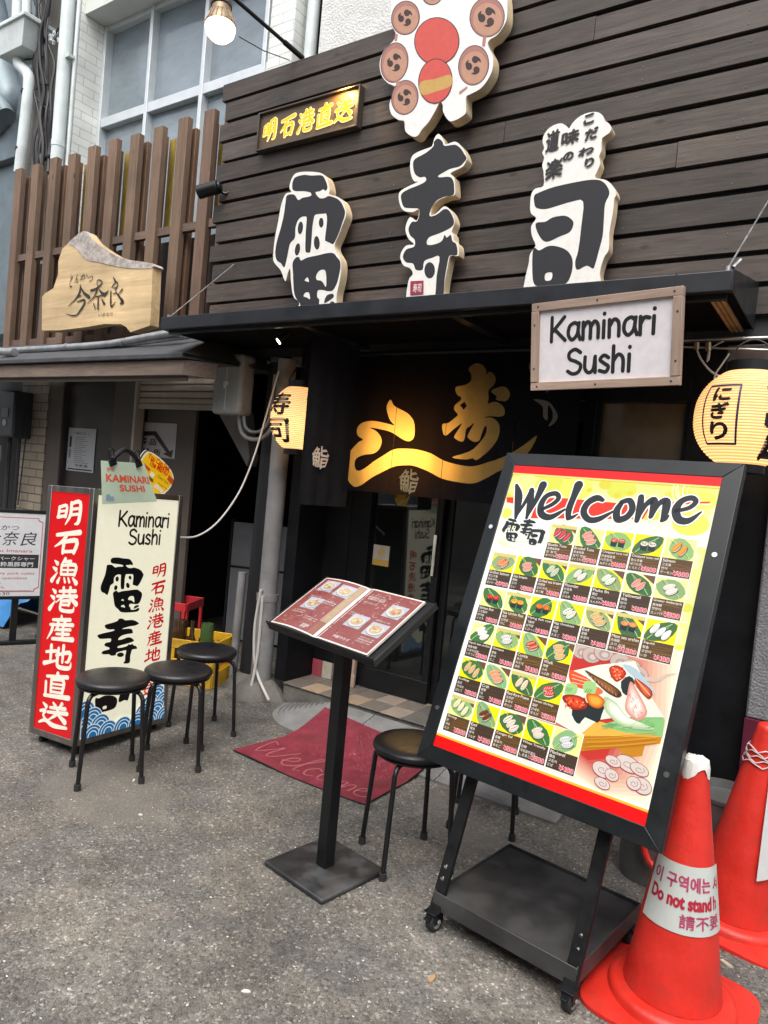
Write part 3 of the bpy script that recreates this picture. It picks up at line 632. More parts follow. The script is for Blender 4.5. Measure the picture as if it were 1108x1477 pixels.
# inside, dim
mb = MB(); sp(mb, -3.0, 1.7, 4.9, 5.0, 0, 2.4); sp(mb, -3.0, 1.7, 3.9, 4.899, 2.35, 2.4); sp(mb, -3.05, -3.001, 3.9, 4.9, 0, 2.4)
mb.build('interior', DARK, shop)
mb = MB(); sp(mb, -4.02, -3.96, 3.56, 6, 2.3, 4.0); mb.build('side_wall', BLACKW, shop)
# sliding doors
dl = thing('sliding_door', 'x', 'x'); [dl.pop(k) if hasattr(dl,'pop') else None for k in ()]
for k in ('label','category'): del dl[k]
dl.parent = shop; dl.location = (1.6-2.06, YD-3.5, 0)
mb = MB()
w2 = .86
for i, (cx, yy) in enumerate(((-.44, 0), (.42, .045))):
    mb.span(cx-.43, cx+.43, yy-.018, yy+.018, .125, .255); mb.span(cx-.43, cx+.43, yy-.018, yy+.018, 1.86, 1.97)
    for s in (-1, 1): mb.span(cx+s*.43-(.045 if s > 0 else 0), cx+s*.43+(.045 if s < 0 else 0), yy-.018, yy+.018, .2551, 1.8599)
mb.build('door_frame', BLACKF, dl, bevel=.003)
mb = MB()
for cx, yy in ((-.44, 0), (.42, .045)): mb.span(cx-.3849, cx+.3849, yy-.004, yy+.004, .2552, 1.8598)
mb.each('glass', DOORGL, dl)
mb = MB(); mb.span(-.052, -.03, -.035, -.0181, .9, 1.15); mb.build('handle', CHROME, dl, bevel=.003)
mb = MB(); mb.cyl((-.60,-.03,.262), (-.595,-.03,1.86), .006, n=8); mb.build('curtain_rod', GREYP, dl)
# fixed black panel left of the doors and a raw timber foot
mb = MB(); sp(mb, xd0+.001, -2.94+.36, YD-.04, YD, .235, 1.98); sp(mb, xd0+.001, xd0+.2, YD-.05, YD-.041, .235, 1.98); mb.build('fixed_panel', BLACKW, shop, bevel=.004)
mb = MB(); sp(mb, -2.60, -2.575, YD-.075, YD-.045, .121, .42); sp(mb, -2.597, -2.56, YD-.09, YD-.0755, .121, .2)
mb.build('timber_stop', FRAMEV, shop, bevel=.003)
# tiled step
sx0, sx1, sy0 = -2.93, -.72, 3.42
mb = MB(); sp(mb, sx0, sx1, sy0+.012, YD+.3, 0, .112); mb.build('step', CONC, shop, bevel=.006)
mb = MB(); tx = .1485; ty = .1655; rt = random.Random(2)
tcol = [(.34,.30,.24),(.15,.13,.11),(.30,.22,.15),(.12,.11,.10),(.26,.21,.17)]
for j in range(3):
    for i in range(15):
        x = sx0+i*tx; y = sy0+j*ty
        c = tcol[rt.choice([0,1,2,3,4]) if (i+j) % 2 else rt.choice([1,3,1])]
        k = rt.uniform(.85,1.15)
        if j < 2 or True: sp(mb, x+.002, min(x+tx-.002, sx1), y+.002, min(y+ty-.002, YD+.02), .1125, .1205, 0, tuple(q*k for q in c))
mb.build('step_tile', mat('floor_tile', (1,1,1), .55, var=.15, vscale=20, tint=True), shop, bevel=.0015)
mb = MB()
for i, c in enumerate([(.30,.05,.07),(.40,.37,.30),(.16,.14,.12),(.14,.13,.12)]):
    sp(mb, xd0+.002+i*.083, xd0+.002+i*.083+.079, YD-.056, YD-.0415 if i > 2 else YD-.0515, .1215, .23, 0, c)
mb.each('skirting_tile', MATS['floor_tile'], shop, bevel=.0015)

# ---- rough grey pillar at the right
pl = thing('pillar', 'rough grey rendered pillar at right edge beside the cones', 'pillar', (xr+.4, 3.7, 0))
mb = MB(); mb.span(-.4, 1.4, -.24, .3, .56, 2.4); mb.build('shaft', ROUGHW, pl, bevel=.01)
mb = MB(); mb.span(-.402, 1.4, -.245, .3, .2, .5599); mb.build('red_band', mat('dark_red_panel', (.10,.012,.03), .4, var=.2), pl, bevel=.003)
mb = MB(); mb.span(-.405, 1.4, -.25, .3, 0, .1999)
mb.build('plinth', CONC, pl, bevel=.006)

# ---- black awning over the entrance
YA = 2.82
ax0 = onY(232, 466, YA).x; ax1 = onY(1058, 385, YA).x; za0, za1 = 2.232, 2.306
aw = thing('awning', 'long black metal awning over the shop entrance', 'awning', ((ax0+ax1)/2, 3.1, za0))
ox, oy = (ax0+ax1)/2, 3.1
mb = MB()
mb.span(ax0-ox, ax1-ox, YA-oy, YA+.04-oy, 0, za1-za0)
mb.build('front_fascia', AWN, aw, bevel=.003)
mb = MB()
ex = ax1-ox
mb.hexa([(ax0-ox, YA+.0405-oy, .006), (ex-.002, YA+.0405-oy, .006), (ex-.002, 3.4495-oy, .006), (ax0-ox, 3.4495-oy, .006)],
        [(ax0-ox, YA+.0405-oy, .060), (ex-.002, YA+.0405-oy, .060), (ex-.002, 3.4495-oy, .18), (ax0-ox, 3.4495-oy, .18)])
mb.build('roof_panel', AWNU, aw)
mb = MB()
for x0, x1 in ((ax0-ox-.004, ax0-ox-.0005), (ex, ex+.004)):
    mb.hexa([(x0, YA-oy, 0), (x1, YA-oy, 0), (x1, 3.449-oy, 0), (x0, 3.449-oy, 0)], [(x0, YA-oy, .076), (x1, YA-oy, .076), (x1, 3.449-oy, .205), (x0, 3.449-oy, .205)])
mb.each('end_plate', AWN, aw)
mb = MB()
for k in range(3): mb.span(ex-.05-k*.018, ex-.036-k*.018, YA+.05-oy, 3.44-oy, -.008, .005)
mb.each('timber_batten', mat('raw_batten', (.42,.24,.10), .7, var=.3, vscale=10), aw, bevel=.002)
mb = MB()
for x in (-2.55, -1.65): mb.span(x-ox, x+.05-ox, YA+.05-oy, 3.44-oy, -.022, .0055)
mb.span(ax0+.02-ox, ax1-.02-ox, YA+.045-oy, YA+.075-oy, -.018, .0055)
mb.each('joist', AWN, aw, bevel=.002)
mb = MB()
c0 = Vector((ax1-.02-ox, YA+.02-oy, za1-za0)); d = onY(1108, 291, YW-.005); d2 = Vector((d.x-ox, d.y-oy, d.z-za0))
mb.tube([c0+Vector((0,0,.015)), d2+(d2-c0)*.25], .0035, 6)
mb.cyl(c0, c0+Vector((0,0,.02)), .008, n=8); mb.cyl(c0+Vector((.012,.02,.02)), c0+Vector((.03,.05,.055)), .007, n=8)
a0 = Vector((ax0+.03-ox, YA+.03-oy, za1-za0)); a1 = onY(338, 381, YW-.005)
mb.tube([a0, Vector((a1.x-ox, a1.y-oy, a1.z-za0))], .003, 6); mb.cyl(a0, a0+Vector((0,0,.02)), .008, n=8)
a2 = onY(318, 441, 3.2); mb.tube([Vector((a2.x-ox-.03, .1, .10)), Vector((a2.x-ox+.06, .08, .075))], .004, 6)
mb.each('stay_wire', GALV, aw)

# ---- the three big cut-out characters
def cutout(name, label, o, outline, groups, extra=None, Y=3.345, th=.062):
    pts = onwall(o, outline, Y); cx = sum(p[0] for p in pts)/len(pts); cz = min(p[1] for p in pts)
    t = thing(name, label, 'sign', (cx, Y, cz))
    pts = sm([(p[0]-cx, p[1]-cz) for p in pts], 3)
    mb = MB(); mb.prism([pts], 0, th, 0, 1, colf=(.78,.76,.71)); bo = mb.build('backboard', [MATTE, CREAM], t, sharp=50)
    a = Art(.0003)
    for g in groups:
        ls = [sm([(p[0]-cx, p[1]-cz) for p in onwall(o, l, Y)], 3) for l in g]; a.poly(ls[0], (.022,.022,.027), ls[1:])
    a.mesh(flatfr(0)).build('brush_character', MATTE, t, flat=True)
    if extra: extra(t, o, Y, cx, cz)
    mb = MB()
    zs = [p[1] for p in pts]
    for k in (.35, .65): mb.cyl((0, th, max(zs)*k), (0, YW-Y-.001, max(zs)*k), .012, n=10)
    mb.each('wall_bracket', BLACKF, t)
    return t
cutout('character_sign', 'big white cut-out sign with black brush character 雷, leftmost of three', T1, KAMI_OUT, KAMI_G)
def seal(t, o, Y, cx, cz):
    a = Art(.0003)
    q = onwall(o, [(168,1450),(285,1440),(287,1322),(170,1328)], Y); a.poly([(p[0]-cx,p[1]-cz) for p in q], (.30,.03,.06))
    q = onwall(o, [(190,1430),(270,1345)], Y)
    a.text('寿司', q[0][0]-cx, q[0][1]-cz, q[1][0]-cx, q[1][1]-cz, (.75,.70,.66), .01); a.mesh(lambda u,v,h: (u,-.004-h,v)).build('red_seal', MATTE, t, flat=True)
cutout('character_sign', 'big white cut-out sign with black brush character 寿 and small red seal', T2, SU_OUT, SU_G, seal)
def cloud(t, o, Y, cx, cz):
    a = Art(.0003); L = [('こ',540,135,88,95),('だ',560,255,110,110),('わ',515,398,125,85),('り',542,490,75,85),('味',388,282,150,140),('の',370,440,85,80),('道',243,312,118,190),('楽',255,540,150,180)]
    for ch, x, y, w_, h_ in L:
        q = onwall(o, [(x-w_/2,y+h_/2),(x+w_/2,y-h_/2)], Y)
        a.text(ch, q[0][0]-cx, q[0][1]-cz+.006, q[1][0]-cx, q[1][1]-cz+.004, (.03,.028,.03), 0., slant=.14, fat=.0035)
    a.mesh(lambda u,v,h: (u,-.004-h,v)).build('small_lettering', MATTE, t, flat=True)
cutout('character_sign', 'big white cut-out sign with black brush character 司 under a cloud of small lettering', T3, SHI_OUT, SHI_G, cloud)

# ---- cut-out drum board (its painted figure is replaced by a plain red shape)
def drums():
    Y = 3.335; o = T4
    out = [(150,-120),(146,0),(148,120),(160,200),(182,250),(160,300),(100,360),(65,450),(75,540),(120,600),(178,632),(160,680),(135,760),(150,830),(200,870),(243,882),(250,950),(300,990),(340,985),(375,935),(420,885),(470,800),(500,745),(522,760),(525,810),(560,870),(600,878),(680,832),(692,790),(692,705),(720,685),(800,640),(860,560),(888,480),(884,400),(850,330),(862,290),(920,250),(980,160),(992,60),(985,-50),(955,-190),(820,-320),(600,-400),(440,-415),(290,-330),(190,-220)]
    pts = onwall(o, out, Y); cx = sum(p[0] for p in pts)/len(pts); cz = min(p[1] for p in pts)
    t = thing('drum_board', 'white cut-out board painted with a ring of brown drums, above the characters', 'sign', (cx, Y, cz))
    mb = MB(); mb.prism([sm([(p[0]-cx,p[1]-cz) for p in pts], 4)], 0, .07, 0, 1, colf=(.74,.74,.72)); mb.build('backboard', [MATTE, CREAM], t, sharp=50)
    a = Art(.0003); loc = lambda l: [(p[0]-cx,p[1]-cz) for p in onwall(o, l, Y)]
    blk, brn, tan = (.05,.03,.03), (.36,.165,.14), (.46,.25,.17)
    for x, y, rx, ry in [(252,130,104,126),(172,455,101,148),(247,708,99,128),(845,125,128,148),(747,475,112,148),(445,-40,76,78),(660,-190,110,120),(250,-170,95,110),(860,-130,100,100)]:
        a.poly(loc(ell(x,y,rx,ry,32,.15)), blk); a.poly(loc(ell(x,y,rx-6,ry-6,32,.15)), brn)
        a.poly(loc(ell(x+4,y+ry*.10,rx*.83,ry*.80,28,.15)), tan)
        for k in range(3):
            th = -pi/2+.35+k*2*pi/3; hx, hy = x+cos(th)*rx*.30, y+sin(th)*ry*.30; rr = rx*.21
            a.poly(loc(ell(hx,hy,rr,rr*1.15,16)), blk)
            a.poly(loc(sm([(hx+cos(th+.2)*rr*.9,hy+sin(th+.2)*rr), (hx+cos(th+1.0)*rr*1.5,hy+sin(th+1.0)*rr*1.5), (hx+cos(th+1.7)*rr*2.0,hy+sin(th+1.7)*rr*2.0), (hx+cos(th+1.5)*rr*.95,hy+sin(th+1.5)*rr*.95), (hx,hy)], 3)), blk)
    for l in ([(178,245),(198,250),(190,300),(172,298)],[(180,592),(205,580),(212,620),(190,630)],[(815,265),(840,268),(830,340),(808,335)],[(640,668),(700,625),(705,640),(645,690)]):
        a.poly(loc(l), (.40,.20,.16))
    a.poly(loc(ell(480,300,165,175,32,.1)), blk); a.poly(loc(ell(480,300,158,168,32,.1)), (.56,.085,.07))
    a.poly(loc(ell(470,590,125,165,32,.1)), blk); a.poly(loc(ell(470,590,118,158,32,.1)), (.56,.085,.07))
    a.poly(loc(sm([(360,600),(470,575),(578,545),(588,620),(480,665),(372,690)],3)), (.50,.31,.09))
    a.mesh(flatfr(0)).build('painted_drums', MATTE, t, flat=True)
    mb = MB(); mb.span(-.3,.3,.0705,.114,.25,.29); mb.span(-.3,.3,.0705,.114,.75,.79); mb.each('wall_bracket', BLACKF, t)
drums()

# ---- small illuminated sign box, yellow characters
def yellowbox():
    Y = 3.405
    x0, z1 = XZ(374, 166, Y); x1, z1b = XZ(521, 119, Y); _, z0 = XZ(374, 217, Y); _, z0b = XZ(521, 182, Y)
    zt_, zb_ = (z1+z1b)/2, (z0+z0b)/2; W, H = x1-x0, zt_-zb_
    t = thing('sign_box', 'wide brown sign box with glowing yellow characters on the planks', 'sign', (x0, Y, zb_))
    mb = MB(); mb.span(0,.010,-.008,.043,0,H); mb.span(W-.010,W,-.008,.043,0,H); mb.span(.0101,W-.0101,-.008,.043,0,.010); mb.span(.0101,W-.0101,-.008,.043,H-.010,H)
    mb.build('frame', mat('dark_box_frame', (.06,.05,.042), .5, var=.2), t, bevel=.002)
    mb = MB(); mb.span(.0102,W-.0102,.012,.04,.0102,H-.0102); mb.build('back_panel', mat('brown_panel', (.10,.062,.032), .45, var=.2, vscale=6), t)
    a = Art(.0008); n = 5
    for f_, col in ((.0075, (.88,.72,.34)), (.0032, (.85,.36,.0))):
        for i, ch in enumerate('明石港直送'):
            cx = .035+(W-.07)*i/n; w_ = (W-.07)/n*.86
            hand(a, ch, cx+.004, H*.20, cx+w_, H*.78, col, 1.15, 2*f_-.006, .04)
    a.mesh(lambda u,v,h: (u,.0115-h,v)).build('raised_lettering', printmat('yellow_glow', .4, emit=.85), t, flat=True)
    ld = bpy.data.lights.new('sign_lamp', 'SPOT'); ld.energy = 7; ld.color = (1,.60,.18); ld.spot_size = rad(150); ld.spot_blend = 1; ld.shadow_soft_size = .03
    lo = bpy.data.objects.new('sign_lamp', ld); COL.objects.link(lo); lo.parent = t; lo.location = (W-.12, -.05, H+.015); lo.rotation_euler = (rad(38), 0, rad(10))
yellowbox()

# ---- hanging comic-lettered sign
def hanging():
    W, H = .612, .36
    t = thing('hanging_sign', 'white panel in a wooden frame lettered Kaminari Sushi, hung under the awning', 'sign', (-.922, 2.83, 2.063), rot=(rad(7.6), rad(-1.3), rad(-4.9)))
    mb = MB(); mb.span(-W/2+.03, W/2-.03, .0, .012, -H/2+.03, H/2-.03, 0, (.74,.70,.72)); pmb = mb
    mb = MB(); mb.span(-W/2, W/2, -.012, .02, H/2-.034, H/2); mb.span(-W/2, W/2, -.012, .02, -H/2, -H/2+.034); mb.each('frame_rail', FRAMEW, t, bevel=.002)
    mb = MB(); mb.span(-W/2, -W/2+.034, -.014, .02, -H/2+.0345, H/2-.0345); mb.span(W/2-.034, W/2, -.014, .02, -H/2+.0345, H/2-.0345); mb.each('frame_stile', FRAMEV, t, bevel=.002)
    mb = MB()
    for x in (-W/2+.03, -.02, W/2-.03):
        for z in (H/2-.016, -H/2+.016): mb.cyl((x,-.0135,z),(x,-.011,z),.004,n=8)
    for z in (.09,-.09):
        for x in (-W/2+.016, W/2-.016): mb.cyl((x,-.0155,z),(x,-.013,z),.004,n=8)
    mb.each('screw', CABLE, t)
    a = Art(.0002); comic(a, 'Kaminari', -.225, .018, .098, (.012,.012,.013), .155, .44, .0); comic(a, 'Sushi', -.150, -.118, .098, (.012,.012,.013), .155, .275)
    a.mesh(flatfr(-.0005), pmb).build('lettered_panel', MATTE, t, flat=True)
    mb = MB()
    for x in (-W/2+.03, W/2-.03): mb.tube([(x,.0,H/2),(x,.0,H/2+.05)], .003, 6)
    mb.each('hanger', CABLE, t)
hanging()

# ---- noren curtains
YNR = 3.36
def noren():
    x0 = onY(500, 690, YNR).x; x1 = onY(832, 640, YNR).x; z0 = onY(560, 712, YNR).z; z1 = 2.15
    cuts = [x0, onY(568,640,YNR).x, onY(640.5,660,YNR).x, onY(740,640,YNR).x, x1]
    t = thing('noren_curtain', 'black shop curtain with large golden brush characters over the door', 'curtain', ((x0+x1)/2, YNR, z0))
    cx = (x0+x1)/2
    def wave(x, z): return .008*sin((x-x0)*17+.6)*(1-(z-z0)/(z1-z0)*.7)+.004*sin(x*41)
    SW = [(325,250),(345,285),(375,305),(430,335),(465,380),(475,430),(470,490),(440,515),(405,505),(350,468),(290,445),(190,428),(235,450),(265,485),(272,525),(255,570),(220,595),(150,602),(105,625),(93,660),(100,695),(125,703),(190,668),(270,615),(345,570),(430,563),(510,572),(585,595),(670,640),(760,667),(850,676),(940,652),(1040,622),(1180,540),(1260,480),(1180,620),(1010,715),(930,755),(850,785),(760,778),(660,755),(560,705),(480,675),(420,668),(330,685),(200,755),(110,805),(75,795),(48,745),(48,610),(75,570),(120,520),(145,505),(115,480),(110,440),(130,405),(170,388),(230,388),(300,402),(352,415),(325,385),(308,340),(303,290)]
    KO = [(880,18),(915,30),(935,60),(940,88),(957,70),(985,90),(997,120),(985,155),(950,190),(950,240),(945,275),(965,268),(1000,265),(1040,285),(1058,315),(1055,350),(1020,360),(960,355),(922,365),(970,365),(1010,390),(1028,430),(1015,500),(970,560),(910,610),(870,637),(850,625),(800,632),(720,618),(830,580),(880,540),(925,480),(938,430),(925,420),(905,470),(890,510),(860,520),(825,500),(818,475),(860,400),(830,420),(805,440),(795,500),(775,518),(740,500),(735,480),(780,400),(730,440),(690,478),(668,470),(660,410),(700,400),(740,365),(755,345),(735,315),(740,285),(770,255),(775,235),(750,215),(745,170),(800,155),(835,130),(840,90),(820,55),(845,28)]
    HO = [(768,285),(795,262),(810,290),(790,314)]; DR = [(965,195),(1020,170),(1065,172),(1090,205),(1085,240),(1060,262),(1000,250),(1005,230)]
    gold = (.62,.40,.13)
    def surf(pts, holes=()):
        # cut the dyed shape into narrow vertical strips so that it follows the folds of the cloth
        loops = [pts]+list(holes); loops = [l if (area(l) > 0) == (q == 0) else l[::-1] for q, l in enumerate(loops)]; xs = [p[0] for p in pts]; n = int((max(xs)-min(xs))/.012)+1; st = (max(xs)-min(xs))/n; out = []
        def clip(l, x, keep):
            r = []
            for i in range(len(l)):
                p, q = l[i], l[(i+1)%len(l)]; ip, iq = (p[0]-x)*keep >= 0, (q[0]-x)*keep >= 0
                if ip: r.append(p)
                if ip != iq: tt = (x-p[0])/(q[0]-p[0]); r.append((x, p[1]+(q[1]-p[1])*tt))
            return r
        tris = tessellate_polygon([[Vector((p[0],p[1],0)) for p in l] for l in loops]); flat = [p for l in loops for p in l]
        for tri in tris:
            l = [flat[i] for i in tri]; a0, a1 = min(p[0] for p in l), max(p[0] for p in l)
            k0, k1 = int((a0-min(xs))/st), int((a1-min(xs))/st)
            for k in range(k0, k1+1):
                c = clip(clip(l, min(xs)+k*st, 1), min(xs)+(k+1)*st, -1) if k1 > k0 else l
                if len(c) > 2: out.append(c)
        res = []
        for c in out:
            for a_, b_ in zip(cuts[:-1], cuts[1:]):
                if max(p[0] for p in c) > a_ and min(p[0] for p in c) < b_:
                    e = clip(clip(c, a_+.0015, 1), b_-.0015, -1)
                    if len(e) > 2: res.append(e)
        return res
    mb = MB(); shapes = []
    def dye(pts, holes=(), col=gold, h=0., o=T5, smn=3):
        P = sm(onwall(o, pts, YNR), smn); Hs = [onwall(o, q, YNR) for q in holes]; shapes.append(P)
        for c in surf(P, Hs):
            a = area(c); c = c if a > 0 else c[::-1]
            mb.add([(p[0]-cx, wave(p[0],p[1])-h, p[1]-z0) for p in c], [tuple(range(len(c)))], 0, col)
    dye(SW); dye(KO, [HO]); dye(DR); island = onwall(T5, HO, YNR)
    grey = (.34,.31,.26)
    dye([(190,478),(240,484),(268,510),(285,545),(270,572),(245,583),(262,555),(262,525),(245,500),(243,545),(240,560),(225,545),(222,505)], (), grey, 0., (700,400,2.716))
    dye([(170,350),(185,330),(230,350),(270,400),(265,430),(235,450),(238,400),(215,370),(185,380)], (), grey, 0., (700,400,2.716))
    kb = MB()
    for c in surf([(x0,z0),(x1,z0),(x1,z1),(x0,z1)], shapes)+surf(island):
        a = area(c); c = c if a > 0 else c[::-1]
        kb.add([(p[0]-cx, wave(p[0],p[1]), p[1]-z0) for p in c], [tuple(range(len(c)))], 0, (.007,.007,.009))
    kb.build('cloth', CLOTH, t)
    # round emblem
    a = Art(0); q0 = XZ(577, 707, YNR); q1 = XZ(602, 681, YNR)
    vs, fs, b = glyphs('鮨', .015, 0)
    ccx, ccz = (q0[0]+q1[0])/2, (q0[1]+q1[1])/2; R = .068
    def rnd(u, v):
        u = (u-b[0])/(b[2]-b[0])*2-1; v = (v-b[1])/(b[3]-b[1])*2-1
        return (ccx+R*u*sqrt(max(0,1-v*v*.5)), ccz+R*1.05*v*sqrt(max(0,1-u*u*.5)))
    V = [rnd(*p) for p in vs]
    mb.add([(p[0]-cx, wave(p[0],p[1])-.0014, p[1]-z0) for p in V], fs, 0, (.95,.80,.46))  # paler gold paints in lamplight that the black cloth behind keeps out
    md = printmat('dyed_cloth', .95, spec=.05, mottle=.25)
    mb.build('dyed_emblem', md, t, flat=True)
    # the lamp behind the curtain shines through the undyed cloth
    n, l = md.node_tree.nodes, md.node_tree.links
    tb = n.new('ShaderNodeBsdfTranslucent'); at = n.new('ShaderNodeAttribute'); at.attribute_name = 'Col'; l.new(at.outputs['Color'], tb.inputs[0])
    ms = n.new('ShaderNodeMixShader'); ms.inputs[0].default_value = .7
    l.new(n['Principled BSDF'].outputs[0], ms.inputs[1]); l.new(tb.outputs[0], ms.inputs[2])
    l.new(ms.outputs[0], n['Material Output'].inputs[0])
    mb = MB(); mb.cyl((x0-.1-cx, .0, z1-z0+.012), (x1+.05-cx, .0, z1-z0+.012), .014, n=12); mb.build('rod', BLACKF, t)
    return t, cx, z0
noren()
# bleached (undyed) cloth lets light through: cut away the black backing is not needed, the black cloth is thin too
CL = MATS['noren_cloth_print']; n, l = CL.node_tree.nodes, CL.node_tree.links
tb = n.new('ShaderNodeBsdfTranslucent'); tb.inputs[0].default_value = (.02,.011,.004,1)
ms = n.new('ShaderNodeMixShader'); ms.inputs[0].default_value = .30
l.new(n['Principled BSDF'].outputs[0], ms.inputs[1]); l.new(tb.outputs[0], ms.inputs[2]); l.new(ms.outputs[0], n['Material Output'].inputs[0])

def side_noren():
    A0 = onY(437.5, 640, 3.02); B0 = onY(503, 690, 3.35); p0 = Vector((A0.x, 3.02, 0)); p1 = Vector((B0.x, 3.35, 0))
    d = (p1-p0); L = d.length; yaw = atan2(d.y, d.x); z0, z1 = 1.27, 2.2
    t = thing('noren_curtain', 'narrow black side curtain with a pale round fish emblem beside the left lantern', 'curtain', (p0.x, p0.y, z0), yaw)
    mb = MB(); n = 16
    vs = [(L*i/n, .006*sin(i*1.3)*(1-j/6*.8), (z1-z0)*j/6) for j in range(7) for i in range(n+1)]
    mb.add(vs, [(j*(n+1)+i, j*(n+1)+i+1, (j+1)*(n+1)+i+1, (j+1)*(n+1)+i) for j in range(6) for i in range(n)], 0, (.014,.014,.016))
    m2 = printmat('black_cloth', .95, spec=.05, mottle=.2); mb.build('cloth', m2, t)
    nrm = Vector((sin(yaw), -cos(yaw), 0)); c = onPlane(460, 660, p0, nrm); u = (c-p0).dot(d.normalized()); v = c.z-z0
    vs, fs, b = glyphs('鮨', .015, 0); R = .062
    def rnd(x, y):
        x = (x-b[0])/(b[2]-b[0])*2-1; y = (y-b[1])/(b[3]-b[1])*2-1
        return (u+R*x*sqrt(1-y*y*.5), -.014, v+R*1.05*y*sqrt(1-x*x*.5))
    mb = MB(); mb.add([rnd(*p) for p in vs], fs, 0, (.62,.52,.42)); mb.build('round_emblem', m2, t, flat=True)
side_noren()
# shop lamp behind the noren
ld = bpy.data.lights.new('door_lamp', 'SPOT'); ld.energy = 17; ld.color = (1,.62,.23); ld.shadow_soft_size = .03; ld.spot_size = rad(125); ld.spot_blend = 1
lo = bpy.data.objects.new('door_lamp', ld); COL.objects.link(lo); lo.location = (onY(604,640,3.5).x, 3.70, 1.57); lo.rotation_euler = (rad(90), 0, pi)
lo.rotation_euler = Vector((0,1,-.05)).to_track_quat('Z','Y').to_euler()

# ---- lanterns
def lantern(c, R, H, label, marks, yaw):
    t = thing('paper_lantern', label, 'lantern', (c[0], c[1], c[2]-H/2), yaw, 'paper lanterns under the awning')
    nr = 34; prof = []
    def rad_(z): # z in -1..1
        return R*(max(0, 1-abs(z)**2.3*.74))**.62
    for i in range(nr*4+1):
        z = -1+2*i/(nr*4); rib = .0016*cos(2*pi*(i/4))
        prof.append((rad_(z)+rib, (z+1)/2*H))
    mb = MB(); mb.lathe(prof, 56, cap=False)
    # ribs slightly darker: paper colour by ring
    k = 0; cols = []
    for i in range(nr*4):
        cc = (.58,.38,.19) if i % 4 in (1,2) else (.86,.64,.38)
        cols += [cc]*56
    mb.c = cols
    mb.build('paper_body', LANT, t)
    r0 = rad_(.985)
    mb = MB()
    mb.lathe([(r0*.6,H-.004),(r0*1.02,H-.004),(r0*1.02,H+.035),(r0*.6,H+.035)], 32); mb.lathe([(r0*.5,-.03),(r0*.98,-.03),(r0*.98,.004),(r0*.5,.004)], 32)
    mb.build('rim', BLACKF, t)
    mb = MB(); mb.tube([(-r0,0,H+.03),(-r0*.6,0,H+.1),(0,0,H+.125),(r0*.6,0,H+.1),(r0,0,H+.03)], .004, 6, smooth=4); mb.build('handle', CABLE, t)
    ld = bpy.data.lights.new('lantern_bulb', 'POINT'); ld.energy = 1.7; ld.color = (1,.82,.60); ld.shadow_soft_size = .03
    lo = bpy.data.objects.new('lantern_bulb', ld); COL.objects.link(lo); lo.parent = t; lo.location = (0, 0, H*.42)
    a = Art(.0004); marks(a)
    def fr(u, v, h):
        z = max(-.99, min(.99, v/(H/2))); r = rad_(z)+.004+h; th = u/R-pi/2
        return (r*cos(th), r*sin(th), v+H/2)
    a.mesh(fr).build('brush_lettering', PRINT, t, flat=True)
    return t
def box_lines(a, x0, y0, x1, y1, w_, col):
    n = 12
    for p, q in (((x0,y0),(x1,y0)),((x1,y0),(x1,y1)),((x1,y1),(x0,y1)),((x0,y1),(x0,y0))):
        a.stroke([(p[0]+(q[0]-p[0])*i/n, p[1]+(q[1]-p[1])*i/n) for i in range(n+1)], w_, col, 1)
def marksR(a):
    b = (.02,.03,.07)
    box_lines(a, -.165, -.115, -.03, .105, .008, b)
    for ch, y, h_ in (('に',.045,.05),('ぎ',-.022,.058),('り',-.098,.062)): a.text(ch, -.128+(.0), y, -.062, y+h_, K0, 0., fat=.0035)
    a.text('雷', .07, -.16, .25, .03, K0, 0., fat=.007); a.text('寿', .07, .035, .25, .15, K0, 0., fat=.007)
Yl = 3.10; pc = onY(1076, 604, Yl); Rl = .186
yawR = atan2(-pc.x, pc.y)*-1
lantern((pc.x, Yl, pc.z), .188, .365, 'round glowing paper lantern with boxed lettering にぎり at right under the awning', marksR, atan2(pc.y, pc.x)-pi/2)
def marksL(a):
    for ch, y in (('寿',.005),('司',-.15)): a.text(ch, -.235, y, -.06, y+.13, K0, 0., fat=.004)
    box_lines(a, .045, -.06, .16, .11, .008, (.03,.03,.04))
Yl2 = 3.27; pc2 = onY(431, 604, Yl2)
lantern((pc2.x, Yl2, pc2.z), .168, .372, 'glowing paper lantern half hidden behind the black side curtain, by the grey pipe', marksL, atan2(pc2.y, pc2.x)-pi/2)

# bracket, rail and loose wires over the right lantern
t = thing('lamp_rail', 'metal rail with loose wires above the right lantern', 'rail', (-.75, 3.3, 2.05))
L0 = lambda x, y, Y=3.3: Vector((onY(x,y,Y).x+.75, Y-3.3, onY(x,y,Y).z-2.05))
mb = MB(); mb.tube([L0(985,491), L0(1108,487)], .007, 8); mb.tube([L0(985,500), L0(1108,505)], .005, 8); mb.each('rail', GALV, t)
mb = MB(); mb.tube([L0(1004,494), L0(1008,512), L0(1020,530), L0(1032,540), L0(1046,545)], .0045, 6, smooth=4); mb.tube([L0(1052,510), L0(1042,525), L0(1032,540), L0(1030,556)], .004, 6, smooth=4); mb.tube([L0(1022,494), L0(1023,510), L0(1021,520)], .006, 6); mb.tube([L0(1044,492), L0(1024,504), L0(1020,522)], .003, 6, smooth=4)
mb.each('wire', CABLEW, t)
mb = MB(); a_, b_ = L0(1052,500,3.36), L0(1120,545,3.36); mb.span(a_.x, b_.x, .03, .1, b_.z, a_.z); mb.build('wall_plate', mat('dark_wood_plate', (.05,.035,.03), .6, var=.4, vscale=8), t, bevel=.004)
